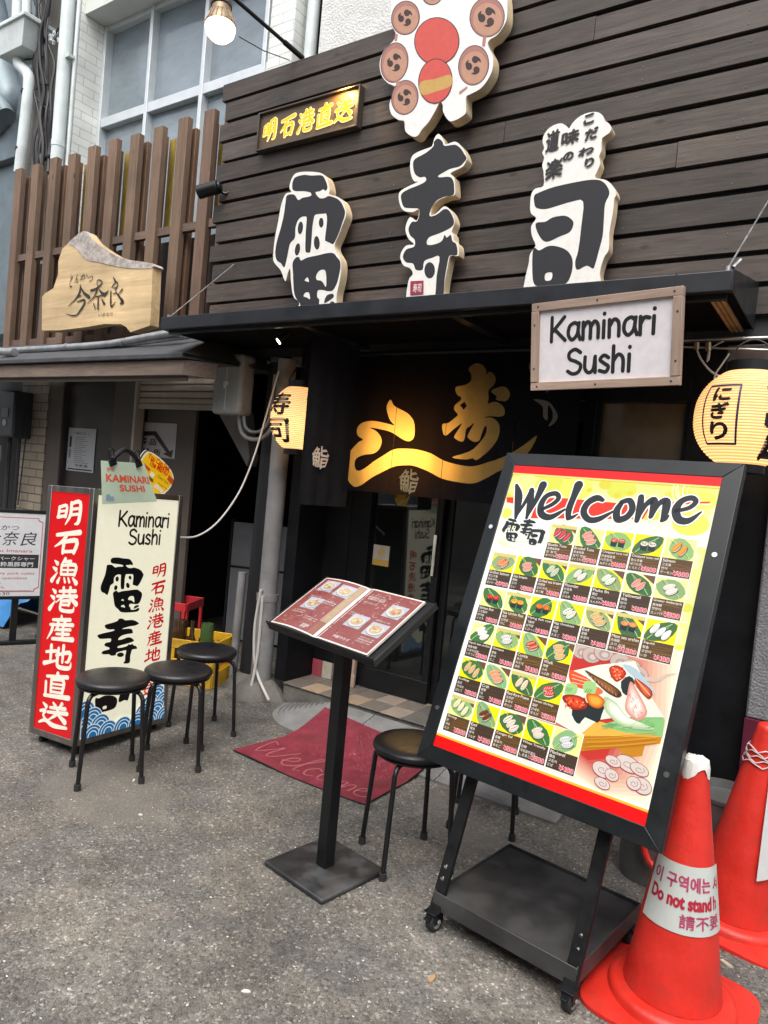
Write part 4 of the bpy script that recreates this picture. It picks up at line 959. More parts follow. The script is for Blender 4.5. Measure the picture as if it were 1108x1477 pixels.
mb = MB(); mb.cyl(L0(1005,494), L0(1005,504), .012, n=10); mb.cyl(L0(1022,494), L0(1022,506), .012, n=10); mb.span(L0(1010,0).x, L0(1032,0).x, -.012, .012, L0(1020,491).z-.004, L0(1020,491).z+.014); mb.each('clip', mat('aged_brass', (.45,.36,.2), .4, metal=.8), t)

# small spot under the awning
p = onY(402, 492, 3.02); t = thing('spotlight', 'small lit spotlight under the left end of the awning', 'spotlight', p)
mb = MB(); d = Vector((-.5,-.55,-.67)).normalized(); mb.cyl(Vector((0,0,0)), -d*.09, .024, .02, 16); mb.tube([-d*.06, Vector((.02,.05,.155))], .006, 6); mb.build('housing', BLACKF, t)
mb = MB(); mb.cyl(d*.0005, d*.004, .018, n=16); mb.build('lamp', SPOTL, t)

# ================================================================== ENTRANCE FLOOR
mat_pts = [G(336,1084), G(527,1163), G(626,1104,.02), G(469,1022,.085)]
def mat_pt(u, v):
    a = mat_pts[0].lerp(mat_pts[1], u); b = mat_pts[3].lerp(mat_pts[2], u); p = a.lerp(b, v)
    p = Vector(p); e = (v-.5)
    p.x += .045*sin(v*pi)*(1-u); p.y += -.02*sin(u*pi)*(1-v)
    return p
def ramp_z(x, y):
    y0, y1 = 3.05, 3.40
    return .022*max(0,min(1,(y-2.93)/.12))+.088*max(0, min(1, (y-y0)/(y1-y0)))
t = thing('door_mat', 'red entrance mat with faded cursive Welcome lettering', 'mat', (mat_pts[0].x*.5+mat_pts[2].x*.5, mat_pts[0].y*.5+mat_pts[2].y*.5, 0))
o0 = Vector(t.location)
def mat_z(u, v):
    p = mat_pt(u, v); z = ramp_z(p.x, p.y) if p.y > 2.9 else 0
    return .007+max(z, .0)+.010*(1-u)*max(0, sin(v*4.2+.4))*.8+.006*max(0, sin(u*7+v*3))
mb = MB(); n = 44; vs = []; 
for j in range(n+1):
    for i in range(n+1):
        p = mat_pt(i/n, j/n); vs.append((p.x-o0.x, p.y-o0.y, mat_z(i/n, j/n)))
vs += [(x, y, max(.0005, z-.006)) for x, y, z in vs]; q = (n+1)**2
fs = [(j*(n+1)+i, j*(n+1)+i+1, (j+1)*(n+1)+i+1, (j+1)*(n+1)+i) for j in range(n) for i in range(n)]
rim = [i for i in range(n+1)]+[j*(n+1)+n for j in range(1,n+1)]+[n*(n+1)+i for i in range(n-1,-1,-1)]+[j*(n+1) for j in range(n-1,0,-1)]
mb.add(vs, fs); mb.f += [(rim[k], q+rim[k], q+rim[(k+1)%len(rim)], rim[(k+1)%len(rim)]) for k in range(len(rim))]; mb.m += [1]*len(rim); mb.c += [(1,1,1)]*len(rim)
cmb = mb
a = Art(.00005)
CW = [[(.10,.30),(.05,.32),(.06,.22),(.10,.10),(.15,.22),(.17,.30),(.18,.14),(.22,.10),(.27,.26),(.28,.33)],[(.30,.14),(.36,.20),(.345,.26),(.31,.22),(.315,.12),(.36,.09),(.40,.14)],[(.40,.14),(.455,.36),(.44,.40),(.42,.30),(.43,.10),(.47,.10)],[(.56,.22),(.52,.24),(.49,.16),(.52,.09),(.57,.11)],[(.63,.22),(.59,.18),(.61,.10),(.66,.12),(.66,.20),(.63,.22)],[(.70,.22),(.70,.09),(.74,.21),(.765,.20),(.765,.09),(.80,.21),(.83,.19),(.83,.10)],[(.86,.14),(.91,.18),(.895,.22),(.865,.18),(.87,.10),(.92,.08),(.98,.12)]]
for s_ in CW: a.stroke(s_, .012, (.42,.14,.13), 6)
rr = random.Random(4)
for i in range(150):
    x, y = rr.gauss(.6,.16), rr.gauss(.62,.15)
    if not (.2 < x < .97 and .38 < y < .95): continue
    th = rr.uniform(0,6.28); a.stroke([(x,y),(x+.014*cos(th),y+.014*sin(th)),(x+.012*cos(th+1),y+.022*sin(th))], .004, (.36,.10,.10), 3)
a.mesh(lambda u, v, h: (mat_pt(u,v).x-o0.x, mat_pt(u,v).y-o0.y, mat_z(u,v)+.0012+h), cmb, 2).build('carpet', [CARPET, RUBBER, mat('mat_lettering', (.33,.10,.115), 1., spec=.1, var=.3, vscale=30)], t)

def ramp(name, label, x0, x1, leftround):
    t = thing(name, label, 'ramp', ((x0+x1)/2, 3.23, 0)); mb = MB(); cx = (x0+x1)/2
    prof = []
    K = 11
    for k in range(K+1):
        u = k/K; y = 3.05+.355*u; z = .012+.088*u
        prof.append((y, z)); 
        if 0 < k < K: prof += [(y+.004, z-.006), (y+.009, z-.003)]
    xs = [x0, x1]
    def sec(x): return [(x-cx, y-3.23, z) for y, z in prof]
    vs = []
    n = len(prof)
    rows = []
    if leftround:
        for q_ in range(10):
            th = pi/2*q_/9      # fan round the left end
            rows.append([(x0-cx-(3.405-y)*cos(th)*.95, (3.405-(3.405-y)*sin(th)*1.0)-3.23, z) for y, z in prof])
    else: rows.append(sec(x0))
    rows.append(sec(x1))
    for r in rows: vs += r
    fs = [(a_*n+b_, (a_+1)*n+b_, (a_+1)*n+b_+1, a_*n+b_+1) for a_ in range(len(rows)-1) for b_ in range(n-1)]
    base = len(vs); vs += [(r[0][0], r[0][1], 0) for r in rows]
    fs += [(base+a_, base+a_+1, (a_+1)*n, a_*n) for a_ in range(len(rows)-1)]
    if not leftround: fs.append(tuple([base]+list(range(0, n))+[]))
    mb.add(vs, fs); e = [(x1-cx, 3.05-3.23, 0)]+sec(x1)+[(x1-cx, 3.405-3.23, 0)]; mb.add(e, [tuple(range(len(e)))])
    return mb.build('ribbed_ramp', RAMP, t, sharp=20)
ramp('kerb_ramp', 'grey rubber kerb ramp with rounded end at left of the mat', -2.52, -2.21, True)
ramp('kerb_ramp', 'middle grey rubber kerb ramp mostly under the red mat', -2.205, -1.60, False)
ramp('kerb_ramp', 'grey ribbed kerb ramp behind the menu board trolley', -1.595, -.98, False)

# ================================================================== MENU STAND
def menu_stand():
    bz = rad(-9); t = thing('menu_stand', 'black pedestal menu stand with square base plate', 'menu stand', (-1.498, 2.072, 0), bz)
    mb = MB(); mb.box((0,0,.012),(.315,.315,.018)); b = mb.build('base_plate', mat('scuffed_black_plate', (.022,.023,.025), .5, var=.5, vscale=9, dirt=((.12,.12,.115), 9, .5)), t, bevel=.006)
    mb = MB(); mb.box((0,.0,.45),(.048,.048,.862)); mb.build('post', BLACKF, t, bevel=.003)
    zc = .945; ti = rad(90-57.4)
    tray = bpy.data.objects.new('tray', None)
    R = Matrix.Rotation(rad(-12.8)-bz, 4, 'Z') @ Matrix.Rotation(ti, 4, 'X'); 
    W, D = .598, .327
    mb = MB(); f = lambda x, y, z: (R @ Vector((x,y,z))) + Vector((0,0,zc))
    def bx(x0,x1,y0,y1,z0,z1): 
        vs = [f(x,y,z) for z in (z0,z1) for y in (y0,y1) for x in (x0,x1)]
        mb.add(vs, [(0,2,3,1),(4,5,7,6),(0,1,5,4),(2,6,7,3),(0,4,6,2),(1,3,7,5)])
    bx(-W/2,W/2,-D/2,D/2,-.014,-.004); bx(-W/2,W/2,-D/2,-D/2+.006,-.0039,.014); bx(-W/2,W/2,-D/2,D/2,-.024,-.0142)
    bx(-W/2,-W/2+.006,-D/2+.0062,D/2,-.0039,.002); bx(W/2-.006,W/2,-D/2+.0062,D/2,-.0039,.002)
    mb.build('tray', BLACKF, t, bevel=.0025)
    mb = MB(); vs = [f(x,y,-.0245) for x,y in ((-.06,-.05),(.06,-.05),(.06,.05),(-.06,.05))]; mb.hexa([(-.03,-.03,.872),(.03,-.03,.872),(.03,.03,.872),(-.03,.03,.872)], vs); mb.build('bracket', BLACKF, t)
    # open booklet
    bk = thing('menu_book', 'open laminated menu booklet with dish photos on the pedestal stand', 'menu', (-1.498, 2.072, zc))
    R2 = Matrix.Rotation(rad(-12.8), 4, 'Z') @ Matrix.Rotation(ti, 4, 'X')
    Lw, Lh = .545, .30; xo = -.012
    def hz(u): # lift of the pages across the spread, u in 0..1
        a_ = .0045+.010*abs(sin(min(u,.49)/.49*pi))*(u < .49)+.004*(u >= .49)
        return a_ - .0065*math.exp(-((u-.49)/.02)**2)*.6
    def fb(u, v, h): return R2 @ Vector((xo-Lw*.5+Lw*u, -D/2+.012+Lh*v, hz(u)+h))
    mb = MB(); n = 40
    for k, (h0) in enumerate((0,)):
        vs = [fb(i/n, j, 0) for j in (0,1) for i in range(n+1)]+[fb(i/n, j, -hz(i/n)+.0005) for j in (0,1) for i in range(n+1)]
        N1 = n+1
        fs = [(i,i+1,N1+i+1,N1+i) for i in range(n)]+[(2*N1+i,i and 2*N1+i+1 or 2*N1+1,i+1,i) for i in range(n)]+[(N1+i,N1+i+1,3*N1+i+1,3*N1+i) for i in range(n)]+[(0,N1,3*N1,2*N1),(n,2*N1+n,3*N1+n,N1+n)]
        mb.add(vs, fs, 0, (.70,.62,.58))
    glossp = printmat('laminated_page', .18, spec=.7, mottle=.1); mb.build('pages', glossp, bk)
    a = Art(.00015); mar = (.27,.07,.065); rr = random.Random(9)
    def strip(x0,y0,x1,y1,col,n=14):
        a.lay([(x0+(x1-x0)*i/n, y) for y in (y0,y1) for i in range(n+1)], [(i,i+1,n+2+i,n+1+i) for i in range(n)], col)
    strip(.012,.02,.465,.98,mar); strip(.505,.02,.99,.98,mar)
    strip(.395,.25,.463,.97,(.42,.30,.20),4); strip(.40,.0201,.462,.2499,(.30,.12,.08),4)
    for i in range(260):
        lo_ = rr.random() < .5; x = rr.uniform(.02,.36) if lo_ else rr.uniform(.52,.95); y = rr.uniform(.05,.95); s_ = rr.uniform(.01,.03)
        th = rr.uniform(0,6.28); cc = rr.choice([(.34,.14,.125),(.42,.26,.24),(.20,.05,.05),(.30,.10,.09)])
        a.stroke([(x,y),(x+s_*cos(th),y+s_*sin(th)*1.4),(x+s_*1.6*cos(th+.7),y+s_*2*sin(th+.7))], rr.uniform(.004,.012), cc, 3)
    for x, y in ((.06,.72),(.25,.70),(.10,.36),(.80,.60),(.60,.30),(.80,.26)):
        strip(x,y,x+.155,y+.22,(.46,.48,.56),4)
        a.ell(x+.082,y+.090,.070,.085,(.26,.29,.31)); a.ell(x+.078,y+.105,.068,.083,(.62,.62,.60)); a.ell(x+.078,y+.112,.054,.066,(.50,.40,.28))
        for q_ in range(16): a.ell(x+.078+rr.gauss(0,.022),y+.115+rr.gauss(0,.026),.015,.018,rr.choice([(.62,.42,.20),(.70,.55,.35),(.45,.28,.14),(.60,.18,.10) if x > .75 and y > .5 else (.66,.60,.45)]))
    for k in range(26):
        x, y = rr.choice([(.07,.30),(.25,.62),(.25,.30),(.07,.66),(.55,.55),(.62,.22),(.82,.20),(.80,.54),(.56,.88),(.56,.80)]); y -= .035*rr.randrange(4)
        if y > .04: a.text(rr.choice(['刺身盛合せ 880','だし巻き玉子 480','海老天ぷら 780','牛すじ煮込み 580','あさり酒蒸し 620']), x, y, x+.13, y+.024, (.66,.58,.54))
    for i in range(5): a.text('旬のおすすめ'[i], .41, .28+.13*(4-i), .445, .37+.13*(4-i), (.50,.36,.18), .02)
    a.text('居酒屋', .30,.06,.37,.13,(.7,.65,.6),.01); a.text('季節の一品', .55,.80,.72,.87,(.62,.5,.48),.01); a.text('海鮮サラダ',.62,.08,.78,.13,(.7,.6,.55),.01)
    a.items = [(v_, f_, tuple(q*.80 for q in c_), h_) for v_, f_, c_, h_ in a.items]
    a.mesh(lambda u,v,h: fb(u,v,h+.0004)).build('printed_dishes', glossp, bk, flat=True)
    COL.objects  # tray is a plain mesh; drop the unused helper
    bpy.data.objects.remove(tray)
menu_stand()

# ================================================================== MENU BOARD ON TROLLEY
def sushi(a, x, y, s, kind, rr):
    """one pair of pieces on a leaf; kind = topping colour or roe"""
    if kind[0] == 'g':      # gunkan, seaweed cup with roe
        for dx in (-.2,.22):
            a.poly([(x+dx*s-.17*s,y-.30*s),(x+dx*s+.15*s,y-.34*s),(x+dx*s+.19*s,y+.02*s),(x+dx*s-.19*s,y+.04*s)], (.02,.03,.03))
            a.ell(x+dx*s,y+.05*s,.20*s,.13*s,kind[1])
            for k in range(4): a.ell(x+dx*s+rr.uniform(-.12,.12)*s,y+(.05+rr.uniform(-.06,.06))*s,.04*s,.035*s,kind[2],n=8)
    else:
        th = rr.uniform(.25,1.1); dk = tuple(q*.62 for q in kind[1]); hi = tuple(min(1,q*1.15+.05) for q in kind[1]); n_ = rr.choice((2,2,3))
        for k in range(n_):
            o_ = (k-(n_-1)/2)*.30; cx, cy = x+o_*s*sin(th)*1.25, y-o_*s*cos(th)*.75+rr.uniform(-.03,.03)*s; t_ = th+rr.uniform(-.12,.12)
            a.ell(cx+.03*s,cy-.07*s,.33*s,.15*s,(.05,.10,.04),t_,14); a.ell(cx,cy-.05*s,.29*s,.14*s,(.70,.67,.58),t_,14)
            a.ell(cx,cy,.32*s,.135*s,dk,t_,16); a.ell(cx-.01*s,cy+.012*s,.30*s,.115*s,kind[1],t_,16)
            for q_ in (-.17,-.05,.07,.19):
                px, py = cx+q_*s*cos(t_), cy+q_*s*sin(t_); a.stroke([(px-.05*s*sin(t_)-.02*s,py-.06*s*cos(t_)),(px+.06*s*sin(t_),py+.08*s*cos(t_))], .024*s, kind[2], 1)
            a.stroke([(cx-.16*s*cos(t_)-.02*s,cy-.16*s*sin(t_)+.055*s),(cx+.14*s*cos(t_)-.02*s,cy+.14*s*sin(t_)+.055*s)], [.012*s,.03*s], hi, 1)
        if rr.random() < .5: a.poly([(x-.05*s,y+.30*s),(x+.14*s,y+.40*s),(x+.10*s,y+.24*s)], (.10,.32,.08))
def menu_board():
    W, H = .83, 1.1437; yaw, tilt = -.1202, -.3511
    t = thing('menu_board', 'tall backlit Welcome sushi menu board leaning on a black wheeled trolley', 'menu board', (-.755, 2.24, 0), yaw)
    loc = Matrix.Translation(Vector(t.location)) @ Matrix.Rotation(yaw, 4, 'Z')
    C = loc.inverted() @ Vector((-.7437, 2.2499, 1.0469)); RT = Matrix.Rotation(tilt, 4, 'X')
    def fr(x, y, z): return C + (RT @ Vector((x, y, z)))
    # light-box frame: mitred black border, deep back
    i = (.7222/2, .5195)
    mb = MB()
    outc = [(-W/2,-H/2),(W/2,-H/2),(W/2,H/2),(-W/2,H/2)]; inn = [(-i[0],-i[1]),(i[0],-i[1]),(i[0],i[1]),(-i[0],i[1])]
    for k in range(4):
        a_, b_, c_, d_ = outc[k], outc[(k+1)%4], inn[(k+1)%4], inn[k]
        vs = [fr(p[0],-.0,p[1]) for p in (a_,b_)]+[fr(p[0],-.006,p[1]) for p in (c_,d_)]
        bk = [fr(p[0],.028,p[1]) for p in (a_,b_,c_,d_)]
        mb.add(vs+bk, [(0,1,2,3),(1,0,4,5),(2,1,5,6),(3,2,6,7),(0,3,7,4),(4,7,6,5)])
    mb.build('frame', mat('black_frame', (.0085,.0105,.012), .36, spec=.4, var=.15, vscale=10), t, bevel=.002)
    mb = MB(); vs = [fr(x,y,z) for z in (-H/2+.004,H/2-.004) for y in (.0281,.05) for x in (-W/2+.004,W/2-.004)]; mb.add(vs, [(0,2,3,1),(4,5,7,6),(0,1,5,4),(2,6,7,3),(0,4,6,2),(1,3,7,5)]); mb.build('back_housing', BLACKF, t, bevel=.002)
    mb = MB()
    for x, z in ((-W/2+.028,H/2-.30),(-W/2+.028,H/2-.02+-.95),(W/2-.028,H/2-.30),(W/2-.028,-H/2+.2)): mb.cyl(fr(x,-.006,z), fr(x,.0,z), .008, n=12)
    mb.each('lock_screw', CHROME, t)
    # poster
    rr = random.Random(21); a = Art(.00010)
    nrm = (loc.to_3x3() @ (RT.to_3x3() @ Vector((0,1,0)))).normalized(); Pw = loc @ C; inv = (RT.to_3x3()).inverted(); l3 = loc.to_3x3().inverted()
    def uv(px, py): q = inv @ (l3 @ (onPlane(px, py, Pw, nrm)-Pw)); return (q.x, q.z)
    def PX(o, l): return [uv(*p) for p in tr(o, l)]
    S = srgb
    x0, x1, y0, y1 = -i[0], i[0], -i[1], i[1]
    a.box(x0,y0,x1,y1, S(250,253,236))
    for k in range(18):
        f_ = k/17; c0, c1 = S(216,220,104), S(250,253,236); a.box(x0, .49-.011*(k+1), x1, .49-.011*k, tuple(p+(q-p)*f_ for p, q in zip(c0, c1)))
    for k in range(10):
        f_ = k/9; c0, c1 = S(226,228,140), S(250,253,236); a.box(x1-.0075*(k+1), -.02, x1-.0075*k, .29, tuple(p+(q-p)*f_ for p, q in zip(c0, c1)))
    # pale green washes and waves at the top, tan/red ground lower right
    for cx, cy, r_ in ((-.25,.44,.05),(-.15,.445,.045),(.25,.43,.06),(.30,.40,.05),(-.33,.40,.03),(.345,.28,.015),(.34,.05,.02),(.345,-.02,.014),(-.30,.47,.07),(-.20,.475,.06),(-.10,.46,.06),(.06,.455,.05),(.17,.40,.06),(.30,.36,.055),(.33,.44,.04),(-.34,.33,.03),(.335,.20,.03),(.345,.10,.02)):
        cx = min(cx, x1-r_); cy = min(cy, .495-r_*.8); a.ell(cx,cy,min(r_,cx-x0, x1-cx),r_*.7,rr.choice([S(222,226,95),S(232,236,140),S(214,216,80)]),0,18)
    for cx, cy, r_ in ((.00,.47,.022),(.05,.435,.012),(.09,.445,.010),(-.05,.445,.01),(.03,.40,.012)): a.ell(cx,cy,r_,r_*.8,S(215,205,60))
    for k in range(60):
        cx, cy = rr.choice([(.33,.47),(-.27,.31),(.3,.30),(-.02,.29),(.33,.0),(.34,.14)]); r_ = rr.uniform(.03,.15); t0 = rr.uniform(2.2,4.0)
        P = [(cx+r_*cos(t0+q*.18), cy+r_*.7*sin(t0+q*.18)) for q in range(8)]
        P = [p for p in P if x0+.004 < p[0] < x1-.004 and y0+.03 < p[1] < y1-.03]
        if len(P) > 2: a.stroke(P, .0028, rr.choice([S(240,238,170),S(226,222,120),S(255,255,250)]), 2)
    # red ground behind the big platter
    g = [(-.045,-.062),(.36,-.03),(.36,-.465),(.13,-.465),(.09,-.40),(-.05,-.36),(-.155,-.31),(-.20,-.22),(-.17,-.09)]
    for q in range(12):
        f_ = q/11; k_ = 1-.55*f_; c0, c1 = S(250,244,212), S(196,52,44)
        a.poly([(min(x_, x1-.003), max(z_, y0+.045)) for x_, z_ in sm([(.10+(p[0]-.10)*k_, -.235+(p[1]+.235)*(1-.36*f_)) for p in g],2)], tuple(p+(r_-p)*(f_**.8) for p, r_ in zip(c0, c1)))
    for cx, cy in ((.03,-.085),(.065,-.095),(.10,-.10),(.135,-.085),(.19,-.10),(.225,-.11),(.25,-.125)):
        a.ell(cx,cy,.032,.026,S(165,80,85)); a.ell(cx,cy+.001,.030,.024,S(196,176,165)); a.ell(cx+.004,cy-.004,.018,.014,S(170,150,145)); a.ell(cx+.005,cy-.005,.011,.008,S(205,190,180))
    a.stroke(PX((780,920,5.036),[(770,300),(850,310),(920,275),(1000,265)]), [.012,.010,.006,.002], S(205,185,170))
    Q = lambda l: PX((780,920,5.036), l)
    a.poly(Q([(290,710),(885,720),(870,770),(760,785),(740,860),(600,875),(570,800),(280,825)]), S(196,130,28))
    a.poly(Q([(250,640),(330,580),(470,620),(700,680),(885,722),(290,712)]), S(238,178,72)); a.poly(Q([(430,640),(560,600),(880,560),(905,600),(888,722),(620,690)]), S(136,190,120))
    a.poly(Q([(110,610),(210,250),(430,200),(690,172),(800,420),(900,580),(560,580),(420,600),(300,700),(250,690)]), S(226,236,214))
    a.poly(sm(Q([(460,420),(600,560),(830,665),(620,650),(500,560)]),3), S(222,235,205)); a.poly(sm(Q([(330,240),(420,290),(590,400),(560,440),(470,380)]),3), S(120,70,40))
    for p, c in (((225,270,300,310),S(228,80,40)),((340,330,420,380),S(222,96,52))): pass
    a.poly(sm(Q([(215,240),(260,250),(370,310),(380,370),(290,370),(220,320)]),3), S(232,84,40)); a.poly(sm(Q([(370,350),(430,365),(460,400),(400,420)]),3), S(235,110,70))
    for k in range(3): a.stroke(Q([(235,270+k*28),(355,310+k*22)]), .0022, S(250,200,170), 1)
    a.poly(sm(Q([(235,520),(250,600),(290,628),(330,580),(420,620),(450,560),(470,470),(360,470)]),2), S(38,44,46)); a.poly(sm(Q([(590,320),(650,280),(690,330),(650,420),(600,400)]),2), S(40,46,50))
    for c in (Q([(180,390),(200,335),(270,345),(265,410),(190,420)]), Q([(320,400),(325,320),(405,330),(400,410)])):
        a.poly(sm(c,2), S(160,205,130)); m_ = [(c[0][0]+c[1][0])/2, (c[0][1]+c[1][1])/2]
        for k in range(3): a.stroke([(c[0][0]+.004+k*.006,c[0][1]+.002),(c[0][0]+.008+k*.007,c[0][1]+.014)], .002, S(70,140,70), 1)
    a.poly(sm(Q([(160,440),(200,415),(300,430),(345,480),(320,520),(230,520)]),3), S(196,52,24)); a.poly(sm(Q([(340,410),(430,420),(475,470),(430,515),(360,490)]),3), S(238,130,30)); a.poly(sm(Q([(505,220),(570,205),(630,265),(560,325),(520,280)]),3), S(214,70,40))
    for k in range(26):
        b_ = rr.choice([(190,430,330,515),(515,220,610,300)]); px, py = rr.uniform(b_[0],b_[2]), rr.uniform(b_[1],b_[3]); c = Q([(px,py)])[0]; a.ell(c[0],c[1],.0032,.003,rr.choice([S(240,96,50),S(224,60,30),S(250,140,90)]),n=8)
    a.poly(sm(Q([(660,320),(720,420),(780,540),(710,605),(620,520),(640,420)]),3), S(244,205,196)); a.poly(sm(Q([(690,300),(760,340),(815,400),(790,450),(700,360)]),3), S(206,84,44)); a.poly(sm(Q([(600,200),(700,230),(830,390),(800,400),(700,310)]),3), S(176,196,205))
    for k in range(6): c = Q([(680+k*12,400+k*26)])[0]; a.ell(c[0],c[1],.007,.005,S(250,176,176),.6)
    for cx, cy, rx_, ry_ in ((450,960,90,60),(520,1000,60,45),(640,920,110,60),(720,960,80,45),(530,900,70,40),(740,1080,80,60),(680,1060,60,50),(450,1060,70,40)):
        c = Q([(cx,cy)])[0]; k = .00033; a.ell(c[0],c[1],rx_*k*1.04+.001,ry_*k*1.1+.001,S(160,70,85),-.2); a.ell(c[0],c[1]+.0008,rx_*k,ry_*k,S(214,202,192),-.2)
        sp_ = [(c[0]+(.3+.09*q)*rx_*k*.55*cos(q*.8), c[1]+(.3+.09*q)*ry_*k*.55*sin(q*.8)) for q in range(10)]; a.stroke(sp_, .0018, S(172,120,122), 3)
    def grade(l, c0, c1, n_=4, k=.72):      # nested outlines, edge tone to heart tone
        P = sm(Q(l),3); mx, my = sum(p[0] for p in P)/len(P), sum(p[1] for p in P)/len(P)
        for q in range(n_):
            f_ = 1-(1-k*.45)*q/n_; a.poly([(mx+(p[0]-mx)*f_, my+(p[1]-my)*f_) for p in P], tuple(c0[i_]+(c1[i_]-c0[i_])*q/(n_-1) for i_ in range(3)))
    grade([(470,430),(560,480),(640,580),(830,668),(640,655),(540,600),(470,520)], S(176,196,150), S(240,246,226))
    grade([(325,238),(420,285),(520,340),(590,398),(570,436),(500,410),(420,340)], S(70,40,22), S(150,92,52))
    for k in range(9): c = Q([(350+k*25,262+k*18)])[0]; a.stroke([(c[0],c[1]),(c[0]+.004,c[1]-.007)], .0016, S(206,160,110), 1)
    grade([(660,320),(715,400),(782,540),(735,600),(680,590),(620,520),(635,420)], S(214,150,136), S(252,226,214))
    for k in range(14): c = Q([(655+rr.uniform(-20,90),400+k*13)])[0]; a.stroke([c,(c[0]+rr.uniform(.003,.008),c[1]-rr.uniform(.002,.009))], rr.uniform(.0015,.004), rr.choice([S(246,170,170),S(255,240,232),S(232,140,140)]), 1)
    grade([(690,300),(750,330),(818,395),(795,452),(740,400)], S(150,48,24), S(226,104,56)); c = Q([(700,305),(800,420)]); a.stroke([c[0],c[1]], .0024, S(250,190,150), 1)
    grade([(505,222),(565,205),(628,262),(565,322),(520,285)], S(170,40,20), S(236,90,50)); grade([(165,440),(210,415),(300,430),(343,480),(310,522),(230,520)], S(150,34,16), S(230,80,36)); grade([(340,412),(430,420),(474,470),(430,513),(360,490)], S(200,96,16), S(252,170,60))
    for k in range(60):
        b_ = rr.choice([(185,432,325,512),(520,222,605,305)]); c = Q([(rr.uniform(b_[0],b_[2]), rr.uniform(b_[1],b_[3]))])[0]; a.ell(c[0],c[1],.0030,.0028,rr.choice([S(244,110,60),S(216,56,28),S(250,160,110),S(180,30,14)]),n=8)
    for k in range(18):
        x_ = rr.uniform(440,860); c = Q([(x_, 690-.05*x_+rr.uniform(-50,10)),(x_+rr.uniform(30,70), 680-.05*x_+rr.uniform(-50,20))]); a.stroke(c, .0016, rr.choice([S(110,170,100),S(160,206,140),S(90,150,90)]), 1)
    for k in range(10):
        y_ = rr.uniform(715,800); c = Q([(300+rr.uniform(0,60),y_+5),(560,y_-4),(850,y_-30)]); a.stroke(c, .0013, rr.choice([S(214,150,44),S(170,106,20)]), 3)
    # title
    a.poly(PX((720,660,3.4625),[(40,200),(330,205),(600,230),(1060,222),(1050,230),(760,245),(720,310),(160,305),(180,250),(40,225)]), S(238,50,30))
    Wl = lambda l: PX((720,660,3.4625), l)
    BR = [ # brush strokes of the title: points and widths in crop pixels
     [[(90,140),(100,190),(95,250),(85,305)],[14,34,28,12]],[[(85,300),(130,230),(165,175)],[10,16,26]],[[(165,165),(158,230),(140,305)],[22,28,12]],[[(140,300),(190,210),(222,140)],[12,22,34]],
     [[(215,262),(270,235),(300,205),(285,182),(240,195),(212,240),(215,285),(260,300),(330,262)],[14,18,20,20,22,26,28,24,10]],
     [[(400,140),(375,200),(352,260),(348,305)],[36,26,26,20]],[[(350,305),(370,300),(395,285)],[18,14,6]],
     [[(520,215),(490,205),(445,230),(425,275),(450,312),(500,310),(575,270)],[16,26,26,26,24,22,8]],
     [[(610,235),(590,270),(595,312),(640,300),(668,260),(655,218),(615,225)],[20,26,26,24,24,22,18]],
     [[(712,200),(705,260),(690,318)],[22,26,18]],[[(700,300),(735,240),(775,215),(772,255),(758,300)],[12,18,26,24,14]],[[(762,300),(800,235),(838,222),(832,275),(815,318)],[12,18,28,26,12]],[[(815,318),(835,310),(850,292)],[14,12,6]],
     [[(885,270),(950,255),(985,225),(965,205),(915,220),(885,265),(900,312),(950,318),(1012,275)],[14,16,18,20,22,28,28,22,6]]]
    kk = .00092
    for grow, col in ((9, S(252,252,244)), (0, S(38,42,46))):
        for pts, ws in BR: a.stroke(Wl(pts), [(w_+grow)*kk for w_ in ws], col, 6)
    # shop name logo
    for k, b_ in enumerate(((-.338,.226,-.268,.312),(-.272,.242,-.212,.318),(-.224,.224,-.166,.284))): brush(a, k, *b_, S(30,36,44))
    p = PX((690,750,3.693),[(312,72),(352,48)]); a.text('まるで', p[0][0], p[0][1]+.004, p[1][0], p[1][1], S(60,60,60))
    # dish grid
    salm, tuna, wht, ora = (S(240,130,70),S(255,190,150)), (S(205,40,60),S(235,120,130)), (S(244,240,228),S(216,200,190)), (S(240,140,40),S(255,190,90))
    roe = ('g', S(200,40,24), S(244,110,70)); uni = ('g', S(240,150,30), S(255,200,90)); nig = lambda c: ('n', c[0], c[1]); wht = (S(240,228,214),S(222,180,170))
    pink, brn, clam, eel = (S(232,160,142),S(196,84,84)), (S(150,80,50),S(200,130,90)), (S(226,190,130),S(190,120,60)), (S(120,62,34),S(70,34,20))
